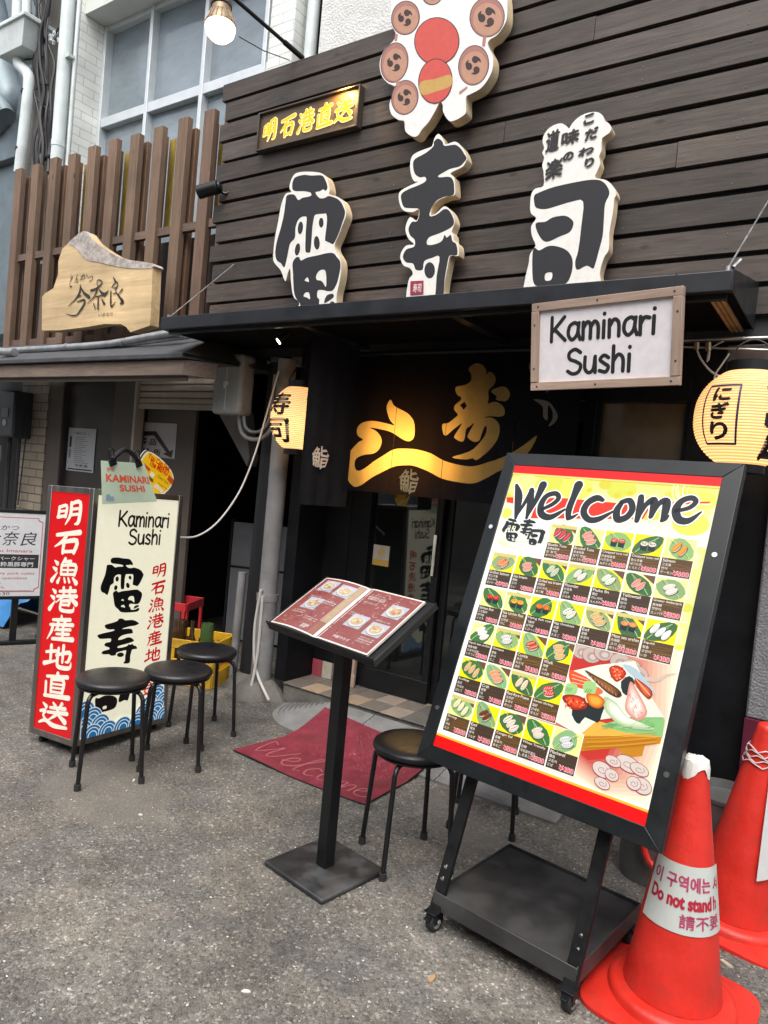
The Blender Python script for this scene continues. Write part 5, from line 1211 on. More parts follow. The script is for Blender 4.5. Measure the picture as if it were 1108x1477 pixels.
    rows = [
     [(2,'Bluefin Tuna','蓝鳍金枪鱼','참 참치','本マグロ','500',nig(tuna)),(3,'Broiled Tuna','炙金枪鱼','참치 뱃살','まぐろたたき','700',nig(pink)),(4,'Chopped tuna roll','碎金枪鱼卷','다진참치','ねぎとろ巻','600',('g',S(200,90,70),S(240,170,140))),(5,'Chopped tuna roll','铁火手卷','네기도로','とろたく巻','600',('g',S(230,220,200),S(120,120,110))),(6,'Salmon','三文鱼','연어','サーモン','600',nig(ora))],
     [(0,'Grilled Salmon','炙三文鱼','연어구이','炙りサーモン','700',nig(salm)),(1,'Sea bream','鲷鱼','도미','たい','580',nig(pink)),(2,'Grilled sea bream','炙鲷鱼','도미구이','炙り鯛','680',nig((S(206,214,180),S(120,130,90)))),(3,'Flounder','比目鱼','광어','ひらめ','680',nig(wht)),(4,'Fluke fin','鳍边','지느러미','えんがわ','680',nig((S(226,236,214),S(190,200,160)))),(5,'Yellowtail','鰤鱼','방어','ぶり','680',nig(pink)),(6,'Greater Amberjack','高体鰤','잿방어','カンパチ','580',nig(wht))],
     [(0,'Salmon Roe','三文鱼籽','연어알','イクラ','580',roe),(1,'Sea Urchin Roe','海胆','성게알','うに','680',uni),(2,'Flying fish roe','飞鱼籽','날치알','とびっこ','480',('g',S(240,100,20),S(250,150,60))),(3,'Egg Omelette','鸡蛋','계란','たまご','380',nig((S(244,240,220),S(60,60,50)))),(4,'Eel','星鳗','붕장어','穴子','480',nig(clam)),(5,'Meat sea urchin','肉海胆','고기 성게','肉うに','1580',('g',S(220,140,100),S(240,170,60))),(6,'Squid','鱿鱼','오징어','いか','480',nig((S(250,250,248),S(232,232,232))))],
     [(0,'Squid sea urchin','鱿鱼海胆','오징어성게','いかうに','580',nig((S(248,248,240),S(240,170,60)))),(1,'Octopus','章鱼','문어','たこ','480',nig((S(236,232,226),S(90,50,60)))),(2,'Cockle','赤贝','피조개','赤貝','480',nig((S(200,70,40),S(244,210,180)))),(3,'Whelk','海螺','소라','つぶ貝','580',nig(clam))],
     [(0,'Scallop','扇贝','가리비','ほたて','500',nig(clam)),(1,'Crab','螃蟹','게','かに','480',nig((S(236,170,130),S(210,70,40)))),(2,'Red-Rare Prawn','生赤虾','홍새우','赤えび','580',nig((S(246,220,190),S(230,120,60)))),(3,'Sweet shrimp','甜虾','단새우','甘えび','580',nig((S(214,60,40),S(240,230,220))))],
     [(0,'Shrimp','虾','새우','えび','380',nig((S(240,236,190),S(210,180,60)))),(1,'Eel','鳗鱼','장어','うなぎ','480',nig(eel)),(2,'Conger Eel','星鳗','붕장어','あなご','580',nig((S(236,226,206),S(190,40,40)))),(3,'White Trevally','白鲹','흑점줄전갱이','しまあじ','580',nig((S(236,214,196),S(190,170,150)))),(4,'Mackerel','鲭鱼','고등어','さば','480',nig((S(226,226,226),S(120,130,140))))]]
    tops = [.309,.180,.048,-.080,-.208,-.338]; pit = .0972; cw, ch = .0915, .1225
    for r_, row in enumerate(rows):
        for c_, en, zh, ko, ja, pr, kind in row:
            cx = -.343+pit*c_; ty = tops[r_]; ph = .066
            yl = S(250,232,20) if rr.random() < .75 else S(244,238,150); gr = S(64,116,66) if rr.random() < .6 else S(140,176,118)
            a.box(cx-.002,ty-ch-.002,cx+cw+.002,ty+.002,S(252,250,240)); a.box(cx,ty-ph,cx+cw,ty,yl)
            if rr.random() < .5: a.poly([(cx+cw*.55,ty),(cx+cw,ty),(cx+cw,ty-ph*.4)], S(110,80,60))
            lf = rr.choice([[(.1,0),(.45,0),(.98,.75),(.85,1),(.35,1),(.12,.5)],[(.02,.1),(.3,0),(.8,.3),(1,.8),(.9,1),(.4,.9),(.1,.55)],[(.25,.05),(.6,.0),(.95,.5),(.9,.95),(.5,1),(.15,.6)],[(.0,.35),(.35,.05),(.75,.12),(1,.6),(.7,.98),(.2,.8)]])
            fl = rr.random() < .25; U = lambda u, v: (cx+cw*((1-u) if fl else u), ty-ph*v)
            a.poly(sm([U(*p) for p in lf],2), tuple(q*rr.uniform(.85,1.15) for q in gr))
            for q in range(5): a.stroke([U(.15+.12*q,.12+.1*q), U(.28+.13*q,.30+.14*q)], .0014, S(160,196,130) if q % 2 else S(50,98,52), 1)
            a.stroke([U(.2,.08),U(.6,.5),U(.88,.93)], .0022, S(186,212,150), 3)
            if rr.random() < .35: a.box(cx, ty-.012, cx+cw, ty, S(214,200,120))
            sushi(a, cx+cw*.5, ty-ph*.5, .060, kind, rr)
            lit_ = rr.random() < .5
            a.box(cx,ty-ch,cx+cw,ty-ph, S(92,66,40) if lit_ else S(70,54,42))
            for k in range(6 if lit_ else 3):
                yy = ty-ph-.012-(ch-ph-.018)*rr.random(); a.stroke([(cx+.03,yy),(cx+.055,yy+rr.uniform(-.003,.003)),(cx+cw-.003,yy+rr.uniform(-.004,.004))], .0013, S(134,100,50) if lit_ else S(88,68,50), 3)
            tw = min(cw-.008, .0052*len(en)+.006); a.text(en, cx+.004, ty-ph-.0125, cx+.004+tw, ty-ph-.003, S(250,246,236))
            for k, s_ in enumerate((zh, ko, ja)):
                a.text(s_, cx+.004, ty-ph-.0255-.0125*k, cx+.004+min(.0092*len(s_), .05), ty-ph-.0165-.0125*k, S(246,240,228))
            pw = .0115*(len(pr)+1); yb = ty-ch+.005
            a.text('¥'+pr, cx+cw-.004-pw-.0012, yb-.0012, cx+cw-.0028, yb+.0147, S(255,214,220), .06); a.text('¥'+pr, cx+cw-.004-pw, yb, cx+cw-.004, yb+.0135, S(214,40,70), .015)
    # bars
    a.box(x0,y1-.030,x1,y1, S(238,14,16)); a.box(x0,y1-.0355,x1,y1-.030, S(246,216,120))
    a.box(x0,y0,x1,y0+.036, S(240,10,14)); a.box(x0,y0+.036,x1,y0+.043, S(240,186,60))
    a.mesh(lambda u,v,h: fr(u,-.0015-h,v)).build('poster', LIT, t, flat=True)
    # trolley: deck, legs, castors (frame x along the board)
    dw, dd, dz = .50, .47, .115; y0_ = -.235
    LC = lambda px, py, z: loc.inverted() @ G(px, py, z)
    cf = LC(628,1290,dz+.0); y0_ = cf.y
    mb = MB(); mb.span(-dw/2, dw/2, y0_, y0_+dd, dz-.004, dz); 
    for s in (-1,1): mb.span(s*dw/2-(.004 if s > 0 else 0), s*dw/2+(.004 if s < 0 else 0), y0_, y0_+dd, dz-.045, dz+.012)
    mb.span(-dw/2, dw/2, y0_-.004, y0_, dz-.045, dz+.012); mb.span(-dw/2, dw/2, y0_+dd, y0_+dd+.004, dz-.045, dz+.012)
    mb.build('deck', mat('worn_black_deck', (.030,.030,.031), .45, var=.5, vscale=6, dirt=((.07,.068,.065), 7, .6)), t, bevel=.002)
    for s in (-1,1):
        sl = math.tan(-tilt); yb = lambda z: y0_-.004+.040+(z-dz)*sl
        xa_, xb_ = sorted((s*(dw/2+.006), s*(dw/2-.036))); z0_, z1_ = dz-.050, 1.0
        mb = MB(); mb.hexa([(xa_,yb(z0_)-.030,z0_),(xb_,yb(z0_)-.030,z0_),(xb_,yb(z0_)-.014,z0_),(xa_,yb(z0_)-.014,z0_)],[(xa_,yb(z1_)-.030,z1_),(xb_,yb(z1_)-.030,z1_),(xb_,yb(z1_)-.014,z1_),(xa_,yb(z1_)-.014,z1_)])
        lg = mb.build('leg', BLACKF, t, bevel=.002)
        mb = MB()
        for z in (.165,.20): mb.cyl((s*(dw/2-.014), yb(z)-.0299, z), (s*(dw/2-.014), yb(z)-.036, z-.002), .0065, n=14)
        mb.each('bolt', CHROME, lg)
    for sx in (-1,1):
        for ky, yy in ((0, y0_-.012), (1, y0_+dd-.05)):
            cx_ = sx*(dw/2-.012); mb = MB(); mb.span(cx_-.022, cx_+.022, yy-.022, yy+.022, dz-.050, dz-.0455); mb.span(cx_-.018, cx_-.0145, yy-.012, yy+.03, .028, dz-.05); mb.span(cx_+.0145, cx_+.018, yy-.012, yy+.03, .028, dz-.05)
            if ky == 0: mb.span(cx_-.010, cx_+.010, yy-.038, yy-.016, dz-.064, dz-.059)
            cs = mb.build('castor', BLACKF, t, bevel=.0015)
            mb = MB(); mb.cyl((cx_-.0135, yy+.012, .034), (cx_+.0135, yy+.012, .034), .0335, n=28); mb.build('wheel', RUBBER, cs, bevel=.004)
            mb = MB()
            for s2 in (-1,1): mb.cyl((cx_+s2*.0136, yy+.012, .034), (cx_+s2*.0142, yy+.012, .034), .023, n=24); mb.cyl((cx_+s2*.0181, yy+.012, .034), (cx_+s2*.021, yy+.012, .034), .007, n=10)
            mb.each('hub', GREYP, cs)
menu_board()

# ================================================================== STOOLS
def make_stool(label, loc, rz):
    t = thing('round_stool', label, 'stool', loc, rz, 'black round stools')
    mb = MB(); mb.lathe([(.03,.420),(.140,.420),(.151,.423),(.158,.430),(.160,.438),(.157,.447),(.147,.4545),(.11,.459),(.06,.461),(.02,.4615)], 48); mb.build('seat', VINYL, t, sharp=60)
    mb = MB(); mb.lathe([(.135,.410),(.150,.412),(.152,.4195),(.135,.4198)], 40); mb.build('seat_pan', TUBE, t)
    for k in range(4):
        th = pi/4+k*pi/2; c, s = cos(th), sin(th)
        mb = MB(); mb.tube([(.06*c,.06*s,.401),(.125*c,.125*s,.401),(.145*c,.145*s,.395),(.158*c,.158*s,.376),(.163*c,.163*s,.34),(.185*c,.185*s,.02)], .0098, 12, smooth=4); lg = mb.build('leg', TUBE, t)
        mb = MB(); mb.lathe([(.010,.0005),(.0145,.0005),(.0145,.028),(.010,.028)], 14, c=(.186*c,.186*s,0)); mb.build('rubber_foot', RUBBER, lg)
    return t
def gs(px, py): g = G(px, py); return (g.x, g.y, 0)
st = make_stool('black round stool in front of the red and white light box, nearest the camera', (-2.715, 2.01, 0), rad(62))
def dps(loc, rz, lab): 
    o = dup(st, loc, rz, lab); return o
dps(gs(247.5,1097), rad(45), 'black round stool in the middle of the three beside the light box')
dps(gs(289.5,1055), rad(70), 'black round stool in front of the yellow crate')
dps(gs(583,1238), rad(52), 'black round stool between the menu stand and the menu board')
dps((-1.24, 2.86, 0), rad(20), 'black round stool hidden behind the menu board, only its legs showing')

# ================================================================== LIGHT BOX
def light_box():
    yaw = rad(4.4); t = thing('light_box', 'tall standing light box, red side and cream front with black brush characters', 'sign', (-2.962, 2.005, .0), rot=(rad(-1.6), rad(-1.8), yaw))
    W, D, Z0, H = .575, .34, .055, 1.225
    # front (towards +x): plane x = 0, y 0..W ; red side (towards -y): plane y = 0, x -D..0
    mb = MB(); e = .03; z1 = Z0+H
    for x in (-D, -e): 
        for y in (0, W-e): mb.span(x, x+e, y, y+e, Z0, z1)
    for z in (Z0, z1-e):
        mb.span(-D+e+.0002, -e-.0002, 0, e, z, z+e); mb.span(-D+e+.0002, -e-.0002, W-e, W, z, z+e)
        mb.span(-e, 0, e+.0002, W-e-.0002, z, z+e); mb.span(-D, -D+e, e+.0002, W-e-.0002, z, z+e)
    mb.build('frame', STEEL, t, bevel=.002)
    mb = MB(); mb.span(-D+.0303, -.0303, .0303, W-.0303, z1-.012, z1-.004); mb.span(-D+.0303, -.0303, .0303, W-.0303, Z0+.004, Z0+.012); mb.build('cover_plate', STEEL, t)
    # red panel
    a = Art(.0004); x0, x1, zz0, zz1 = -D+.03, -.03, Z0+.03, z1-.03
    red = srgb(222,16,24); a.box(x0, zz0, x1, zz1, red); n = 8; hh = (zz1-zz0-.05)/n
    def swash(u, v): return (u+.004*sin(v*40), v+.004*sin(u*55))
    for i, ch in enumerate('明石漁港産地直送'):
        zc = zz1-.03-hh*(i+1); hand(a, ch, x0+.040, zc+.008, x1-.036, zc+hh-.008, srgb(250,244,226), 1.1, 0., .07)
    a.mesh(lambda u,v,h: (u, .006-h, v)).build('red_panel', LITLOW, t, flat=True)
    # cream front panel
    a = Art(.0004); y0, y1 = .03, W-.03; cr = srgb(252,248,220); a.box(y0, zz0, y1, zz1, cr)
    k0 = srgb(14,14,16)
    comic(a, 'Kaminari', y0+.13, zz1-.145, .075, k0, .15, .335); comic(a, 'Sushi', y0+.20, zz1-.235, .075, k0, .15, .215)
    brush(a, 0, y0+.055, zz0+.585, y0+.315, zz0+.865, k0); brush(a, 1, y0+.06, zz0+.325, y0+.31, zz0+.560, k0); brush(a, 2, y0+.06, zz0+.105, y0+.30, zz0+.30, k0)
    rc = srgb(200,20,34); h2 = .089
    for i, ch in enumerate('明石漁港産地直送'):
        zc = zz1-.33-h2*(i+1); hand(a, ch, y0+.368, zc+.008, y0+.470, zc+h2-.006, rc, 1.1, 0., .06)
    a.box(y0+.305, zz0+.155, y0+.335, zz0+.185, srgb(214,60,50)); a.text('寿', y0+.308, zz0+.158, y0+.332, zz0+.182, cr)
    # seigaiha waves at the foot: scalloped profile, then rings
    bl, wv = srgb(28,112,170), srgb(240,244,236)
    cs = []
    for r_ in range(4):
        for c_ in range(7):
            cy = y0+.02+.090*c_+(.045 if r_ % 2 else 0); cz = zz0+.004+.040*(3-r_); lim = .150-.125*sin(min(1,max(0,(cy-y0)/.50))*pi)
            if cz-zz0 < lim+.008: cs.append((cy, cz))
    for cy, cz in cs:
        for rr_, c in ((.058,wv),(.054,bl),(.043,wv),(.039,bl),(.027,wv),(.0225,bl)):
            P = [(cy+rr_*cos(q*pi/12), max(zz0+.0005, cz+rr_*sin(q*pi/12))) for q in range(13)]+[(cy-rr_, max(zz0+.0005,cz-.035)),(cy+rr_, max(zz0+.0005,cz-.035))]
            P = [(min(max(u,y0+.0005),y1-.0005), v) for u, v in P]; 
            if max(p[0] for p in P)-min(p[0] for p in P) > .003: a.poly(P, c)
    a.mesh(lambda u,v,h: (-.006+h, u, v)).build('front_panel', LIT if False else LITLOW, t, flat=True)
    mb = MB(); mb.span(-D+.005,-D+.006,.03,W-.03,zz0,zz1,0,cr); mb.build('rear_panel', LITLOW, t); mb = MB(); mb.span(-D+.0302,-.0302,W-.012,W-.006,zz0,zz1); mb.build('side_plate', BLACKF, t)
    for x in (-D+.05, -.05):
        for y in (.05, W-.05):
            mb = MB(); mb.span(x-.018,x+.018,y-.018,y+.018,Z0-.006,Z0); mb.span(x-.016,x-.013,y-.012,y+.014,.018,Z0-.006); mb.span(x+.013,x+.016,y-.012,y+.014,.018,Z0-.006); c = mb.build('castor', BLACKF, t)
            mb = MB(); mb.cyl((x-.011,y,.0225),(x+.011,y,.0225),.0222,n=20); mb.build('wheel', RUBBER, c, bevel=.003)
    return t
LB = light_box()
LBM = Matrix.Translation(Vector((-2.962,2.005,0))) @ LB.rotation_euler.to_matrix().to_4x4()
# leaflet clipped to the top edge, and the fan-shaped sign
def leaflet():
    nrm = Vector((cos(rad(4.4)), sin(rad(4.4)), 0)); P0 = LBM @ Vector((.012, 0, 1.2))
    q = [onPlane(px,py,P0,nrm) for px,py in ((143,664),(205,668),(222,723),(145,727))]
    o0 = (q[0]+q[1]+q[2]+q[3])/4
    t = thing('leaflet', 'curled pale green leaflet clipped over the top of the light box', 'leaflet', o0)
    def f(u, v, h):
        a = q[3].lerp(q[2], u); b = q[0].lerp(q[1], u); p = a.lerp(b, v); return p-o0+nrm*(.012+.018*sin(u*3.0)*v+.012*(1-v)*u+h)
    mb = MB(); n = 14; vs = [f(i/n,j/n,0) for j in range(n+1) for i in range(n+1)]; mb.add(vs, [(j*(n+1)+i,j*(n+1)+i+1,(j+1)*(n+1)+i+1,(j+1)*(n+1)+i) for j in range(n) for i in range(n)], 0, srgb(196,216,190)); lmb = mb
    a = Art(.0002); a.text('KAMINARI', .08,.50,.97,.68, srgb(232,96,70), .03, slant=-.06); a.text('SUSHI', .32,.28,.82,.44, srgb(232,96,70), .03, slant=-.06); a.text('寿司', .10,.76,.24,.86, srgb(236,130,90), .02)
    for k in range(10): a.ell(.08+.03*(k%4)+.01,.10+.05*(k//4),.025,.03,srgb(150,170,190),0,8)
    a.mesh(lambda u,v,h: f(u,v,h+.001), lmb).build('printed_sheet', PRINT, t, flat=True)
    mb = MB()
    for u in (.22,.82):
        p = f(u,1.0,0); mb.box(p+Vector((0,0,-.005)), (.02,.034,.03), Matrix.Rotation(rad(25),3,'X')); mb.tube([p+Vector((.0,-.012,.0)),p+Vector((.01,-.03,.05)),p+Vector((.01,-.005,.055)),p+Vector((.0,.01,.0))], .0025, 6, smooth=4)
    pA, pB = f(.22,1,0), f(.82,1,0); mb.tube([pA+Vector((0,0,.01)), pA.lerp(pB,.35)+Vector((0,0,.055)), pA.lerp(pB,.65)+Vector((0,0,.05)), pB+Vector((0,0,.01))], .012, 8, smooth=4)
    mb.build('binder_clip', BLACKF, t)
    # fan sign
    P1 = LBM @ Vector((-.12, 0, 1.2)); F2 = lambda px,py: onPlane(px,py,P1,nrm)
    O = (120,630,6.925); ol = [(555,290),(575,200),(615,145),(650,132),(720,165),(820,250),(890,340),(915,420),(890,500),(830,570),(785,590),(690,600),(640,560)]
    P = [F2(*p) for p in tr(O, ol)]; o1 = P[10]; ax = Vector((-nrm.y, nrm.x, 0))
    def loc(px, py): d = F2(px,py)-o1; return (d.dot(ax), d.z)
    pts = sm([loc(*p) for p in tr(O, ol)], 3)
    t2 = thing('fan_sign', 'yellow fan-shaped sign reading You Can See The MENU on the light box', 'sign', o1, rad(4.4)+pi/2)
    # local x runs along the panel, local -y faces the alley
    mb = MB(); mb.prism([pts], 0, .008, 0, 0, colf=srgb(70,62,50), cols=(.3,.3,.3)); mb.build('rim', MATTE, t2)
    cxm = sum(p[0] for p in pts)/len(pts); czm = sum(p[1] for p in pts)/len(pts); sh = lambda k: [(cxm+(p[0]-cxm)*k, czm+(p[1]-czm)*k) for p in pts]
    a = Art(.0004); a.poly(sh(.94), srgb(236,230,200)); a.poly(sh(.86), srgb(250,200,20))
    Lc = lambda x, y: loc(*tr(O, [(x,y)])[0])
    def rt(s_, p, q, h_, col, bold=.03):
        A_, B_ = Lc(*p), Lc(*q); L = hypot(B_[0]-A_[0], B_[1]-A_[1]); th = atan2(B_[1]-A_[1], B_[0]-A_[0]); vs, fs, b = glyphs(s_, bold)
        k = L/(b[2]-b[0]); ky = h_/(b[3]-b[1]); out = []
        for v in vs:
            x, y = (v[0]-b[0])*k, (v[1]-b[1])*ky; out.append((A_[0]+x*cos(th)-y*sin(th), A_[1]+x*sin(th)+y*cos(th)))
        a.lay(out, fs, col)
    rd = srgb(220,40,14); rt('You Can See', (640,205), (850,345), .030, rd); rt('The MENU', (650,280), (835,395), .034, rd)
    for l, c in (([(590,275),(605,262),(670,320),(655,345)],srgb(200,80,40)),([(855,380),(905,430),(885,480),(835,425)],srgb(200,80,40)),([(660,380),(680,345),(715,380),(695,415)],srgb(240,236,220)),([(620,400),(640,385),(700,430),(690,455)],srgb(110,80,20)),([(700,500),(720,460),(800,530),(785,560)],srgb(240,220,190))): a.poly([Lc(*p) for p in l], c)
    rt('Check Now', (735,400), (845,480), .016, srgb(140,120,20), .0); rt('Thank you', (740,470), (830,530), .011, srgb(90,60,20), .0)
    a.mesh(flatfr(-.0005)).build('printed_face', PRINT, t2, flat=True)
leaflet()

# ================================================================== CONES
def cone(label, loc, s, lean, yaw, top):
    t = thing('traffic_cone', label, 'traffic cone', loc, group='red traffic cones', rot=(lean[0], lean[1], yaw))
    mb = MB(); mb.lathe([(.1305*s,.052),(.130*s,.058),(.033*s,.683*s),(.030*s,.694*s),(.020*s,.700*s),(.004,.702*s)], 56); mb.build('cone_body', RED, t, sharp=50)
    mb = MB(); mb.lathe([(.129*s,.0505),(.150*s,.0505),(.165*s,.046),(.170*s,.034),(.172*s,.018),(.13*s,.018)], 56); mb.build('collar', RED, t, sharp=60)
    # warped square foot
    n = 24; vs = []; hs = .208*s
    def P(u, v): 
        c = max(abs(u),abs(v)); r4 = (abs(u)**6+abs(v)**6)**(1/6); k = c/max(r4,1e-6) if r4 > 0 else 1
        x, y = u*hs*k, v*hs*k; r = hypot(x,y); return (x, y, .020+.010*max(0,1-r/(.25*s))-.006*max(0,(c-.85))/.15-.004*sin(3*atan2(y,x)+1)*c)
    vs = [P(-1+2*i/n,-1+2*j/n) for j in range(n+1) for i in range(n+1)]; q = len(vs); vs += [(x,y,max(.001,z-.012)) for x,y,z in vs]
    fs = [(j*(n+1)+i,j*(n+1)+i+1,(j+1)*(n+1)+i+1,(j+1)*(n+1)+i) for j in range(n) for i in range(n)]; fs += [tuple(q+x for x in reversed(f)) for f in fs]
    rim = [i for i in range(n+1)]+[j*(n+1)+n for j in range(1,n+1)]+[n*(n+1)+i for i in range(n-1,-1,-1)]+[j*(n+1) for j in range(n-1,0,-1)]
    fs += [(rim[k], q+rim[k], q+rim[(k+1)%len(rim)], rim[(k+1)%len(rim)]) for k in range(len(rim))]
    mb = MB(); mb.add(vs, fs); mb.build('foot', RED, t, sharp=60)
    def surf(u, v, h):      # u = angle from the side facing the camera, v = height
        r = .130*s+(.033*s-.130*s)*(v-.058)/(.683*s-.058)+.002+h; th = u; return (r*cos(th), r*sin(th), v)
    top(t, surf); return t
g1 = G(969,1419,.055); ang1 = atan2(-g1.y, -g1.x)
def top1(t, surf):
    z0, z1, a0, a1 = .262, .442, ang1-1.02, ang1+1.55
    mb = MB(); n, m_ = 30, 8
    def pp(i, j, h=0): 
        z = z0+(z1-z0)*j/m_; return surf(a0+(a1-a0)*i/n, z, .001+h+.0025*(abs(i/n-.5)*2)**6)
    vs = [pp(i,j) for j in range(m_+1) for i in range(n+1)]; mb.add(vs, [(j*(n+1)+i,j*(n+1)+i+1,(j+1)*(n+1)+i+1,(j+1)*(n+1)+i) for j in range(m_) for i in range(n)], 0, (.50,.53,.50)); mb.build('notice_sheet', printmat('laminated_notice', .3, spec=.6), t)
    a = Art(.00012); R = .095; U = lambda x: a0+x/R
    pk, rdd = (.42,.05,.12), (.40,.015,.04)
    a.text('이 구역에는 서', .012, z1-.066, .235, z1-.027, pk, .0, fat=.0012); a.text('Do not stand', .014, z1-.114, .195, z1-.078, rdd, .02, fat=.001); a.text('h', .204, z1-.114, .220, z1-.078, rdd, .03); a.text('請不要', .105, z1-.163, .225, z1-.127, pk, .0, fat=.0006)
    a.mesh(lambda u,v,h: surf(U(u), v, .0022+h)).build('notice_lettering', PRINT, t, flat=True)
    mb = MB(); vs = []
    mb.lathe([(.0385,.688),(.0375,.706),(.0340,.720),(.0235,.7275),(.002,.7295)], 28, cap=False)
    rc = random.Random(2); mb.v = [(x*(1+rc.uniform(-.01,.07)), y*(1+rc.uniform(-.01,.07)), z-(.020*sin(3*atan2(y,x)+1)+rc.uniform(0,.008) if z < .70 else rc.uniform(-.002,.004))) for x,y,z in mb.v]; mb.build('paper_cap', PAPER, t, sharp=12)
cone('red traffic cone in front with a pink-lettered do not stand notice', (g1.x, g1.y, 0), 1.03, (0,0), rad(-4), top1)
def top2(t, surf):
    mb = MB()
    for k in range(5): 
        z = .585+.012*k; mb.tube([surf(q*.42, z+.008*sin(q*2+k*2), .004) for q in range(16)], .0025, 5)
    mb.build('plastic_wrap', mat('clear_wrap', (.6,.5,.5), .2, var=.3, vscale=30), t)
    aa = atan2(-2.72,.2)+1.0; mb = MB(); n = 8
    vs = [surf(aa+(-.35+.7*i/n)*(1.3 if j else 1.), .56-.34*j+.03*i/n, .006+.01*j) for j in (0,1) for i in range(n+1)]; mb.add(vs, [(n+1+i,n+1+i+1,i+1,i) for i in range(n)], 0, (.52,.54,.54)); mb.build('notice_sheet', MATS['laminated_notice'], t)
    a = Art(.0002); rr = random.Random(8)
    for k in range(7): a.text('立入禁止'[k%4], -.01, .50-.035*k, .012, .524-.035*k, (.15,.15,.16))
    a.mesh(lambda u,v,h: surf(aa+u/.07, v, .009+(.56-v)/.34*.01+h)).build('notice_lettering', PRINT, t, flat=True)
g2 = G(1056,1306,.05)
cone('taller red traffic cone behind, leaning, with plastic wrap and a narrow notice', (g2.x, g2.y, 0), 1.03, (0, rad(4.0)), rad(-8), top2)

# ================================================================== RIGHT-HAND CLUTTER
def bucket(loc, label, r, h, ring):
    t = thing('bin', label, 'bin', loc); mb = MB(); mb.lathe([(r*.85,.001),(r*.88,.0015),(r,h),(r*1.04,h),(r*1.04,h+.012),(r*.97,h+.012),(r*.95,h-.02)], 36); mb.build('body', BIN, t)
    if ring:
        mb = MB(); mb.tube([(.06+.06*cos(q), -r*1.05-.012, .20+.10*sin(q)) for q in [k*2*pi/20 for k in range(21)]], .012, 8); mb.build('red_hose', RED, t)
    return t
bucket((-.56, 2.92, 0), 'grey metal bin with a red hose ring behind the menu board', .12, .34, True)
bucket((-.33, 3.02, 0), 'second grey metal bin beside the leaning cone', .13, .36, False)
t = thing('plastic_bag', 'white plastic bag slumped by the pillar at the right edge', 'bag', (-.08, 3.16, 0))
mb = MB(); mb.lathe([(.06,.001),(.12,.02),(.15,.10),(.14,.2),(.10,.28),(.05,.33),(.035,.36),(.06,.40),(.02,.41)], 24)
rb = random.Random(5); mb.v = [(x*(1+.13*sin(5*atan2(y,x)+z*20)), y*(1+.1*cos(4*atan2(y,x)-z*25)), z) for x,y,z in mb.v]; mb.build('bag_body', BAG, t, sharp=80)

# ================================================================== LEFT: PASSAGE AND NEIGHBOUR
YN = 3.62
nb = thing('neighbour_shop', 'dim neighbouring eatery with brown frames, half-closed shutter and dark passage', 'shop', (-5.0, YN, 0))
def q2(px, py): p = onY(px, py, YN); return (p.x+5.0, p.z)
def nspan(mb, x0, x1, y0, y1, z0, z1, m=0): mb.span(x0, x1, y0-YN, y1-YN, z0, z1, m)
xa = [q2(x, 640)[0] for x in (-40, 30, 68, 88, 162, 192, 318, 345)]
ztop = 2.12
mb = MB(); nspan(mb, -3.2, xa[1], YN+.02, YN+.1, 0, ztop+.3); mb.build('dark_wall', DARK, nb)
mb = MB(); nspan(mb, xa[1], xa[2], YN-.02, YN+.1, 0, ztop+.3); mb.build('brick_pier', BTILE, nb)
mb = MB(); nspan(mb, xa[2], xa[3], YN-.01, YN+.1, 0, ztop); nspan(mb, xa[4], xa[5], YN-.01, YN+.1, 0, ztop); nspan(mb, xa[3], xa[4], YN+.01, YN+.1, q2(120,548)[1], ztop); mb.each('door_surround', BROWNP, nb, bevel=.005)
mb = MB(); nspan(mb, xa[3]+.01, xa[4]-.01, YN+.05, YN+.09, 0.01, q2(120,548)[1]-.005); nspan(mb, xa[3]+.002, xa[3]+.0098, YN+.0, YN+.06, .01, q2(120,548)[1]-.005); dr = mb.build('door', mat('dark_brown_door', (.035,.028,.026), .5, var=.3, vscale=4), nb, bevel=.003)
mb = MB(); nspan(mb, xa[2]-.12, xa[7]+.25, YN-.015, YN+.1, ztop+.001, 2.5); mb.build('lintel_wall', BROWNP, nb)
zs0, zs1 = q2(255, 588)[1], q2(255, 532)[1]+.12
mb = MB(); k = int((zs1-zs0)/.05)
for j in range(k):
    z = zs0+.028+j*.05; nspan(mb, xa[5]+.03, xa[6]+.25, YN+.012, YN+.03, z, z+.046); nspan(mb, xa[5]+.03, xa[6]+.25, YN+.004, YN+.0118, z+.006, z+.040)
nspan(mb, xa[5]+.03, xa[6]+.25, YN+.0, YN+.035, zs0-.012, zs0+.027); mb.build('roller_shutter', SHUT, nb, bevel=.003)
mb = MB(); nspan(mb, xa[5], xa[5]+.028, YN-.02, YN+.06, 0, ztop); mb.each('shutter_track', SHUT, nb)
# passage interior
mb = MB()
xp1 = q2(345,700)[0]+.05
nspan(mb, xa[5]-.2, xp1+.9, YN+3.0, YN+3.05, 0, 2.5); nspan(mb, xp1+.4, xp1+.45, YN+.15, YN+2.99, 0, 2.5); nspan(mb, xa[5]-.25, xa[5]-.2, YN+.15, YN+2.99, 0, 2.5); nspan(mb, xa[5]-.2, xp1+.39, YN+.15, YN+2.99, 2.45, 2.5)
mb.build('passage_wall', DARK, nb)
# leaning inner door panel that carries the notice
mb = MB(); a_ = q2(195,600); b_ = q2(268,600); nspan(mb, a_[0]+.02, b_[0], YN+.10, YN+.13, 0, zs0+.3); mb.build('passage_panel', BROWNP, nb, bevel=.003)
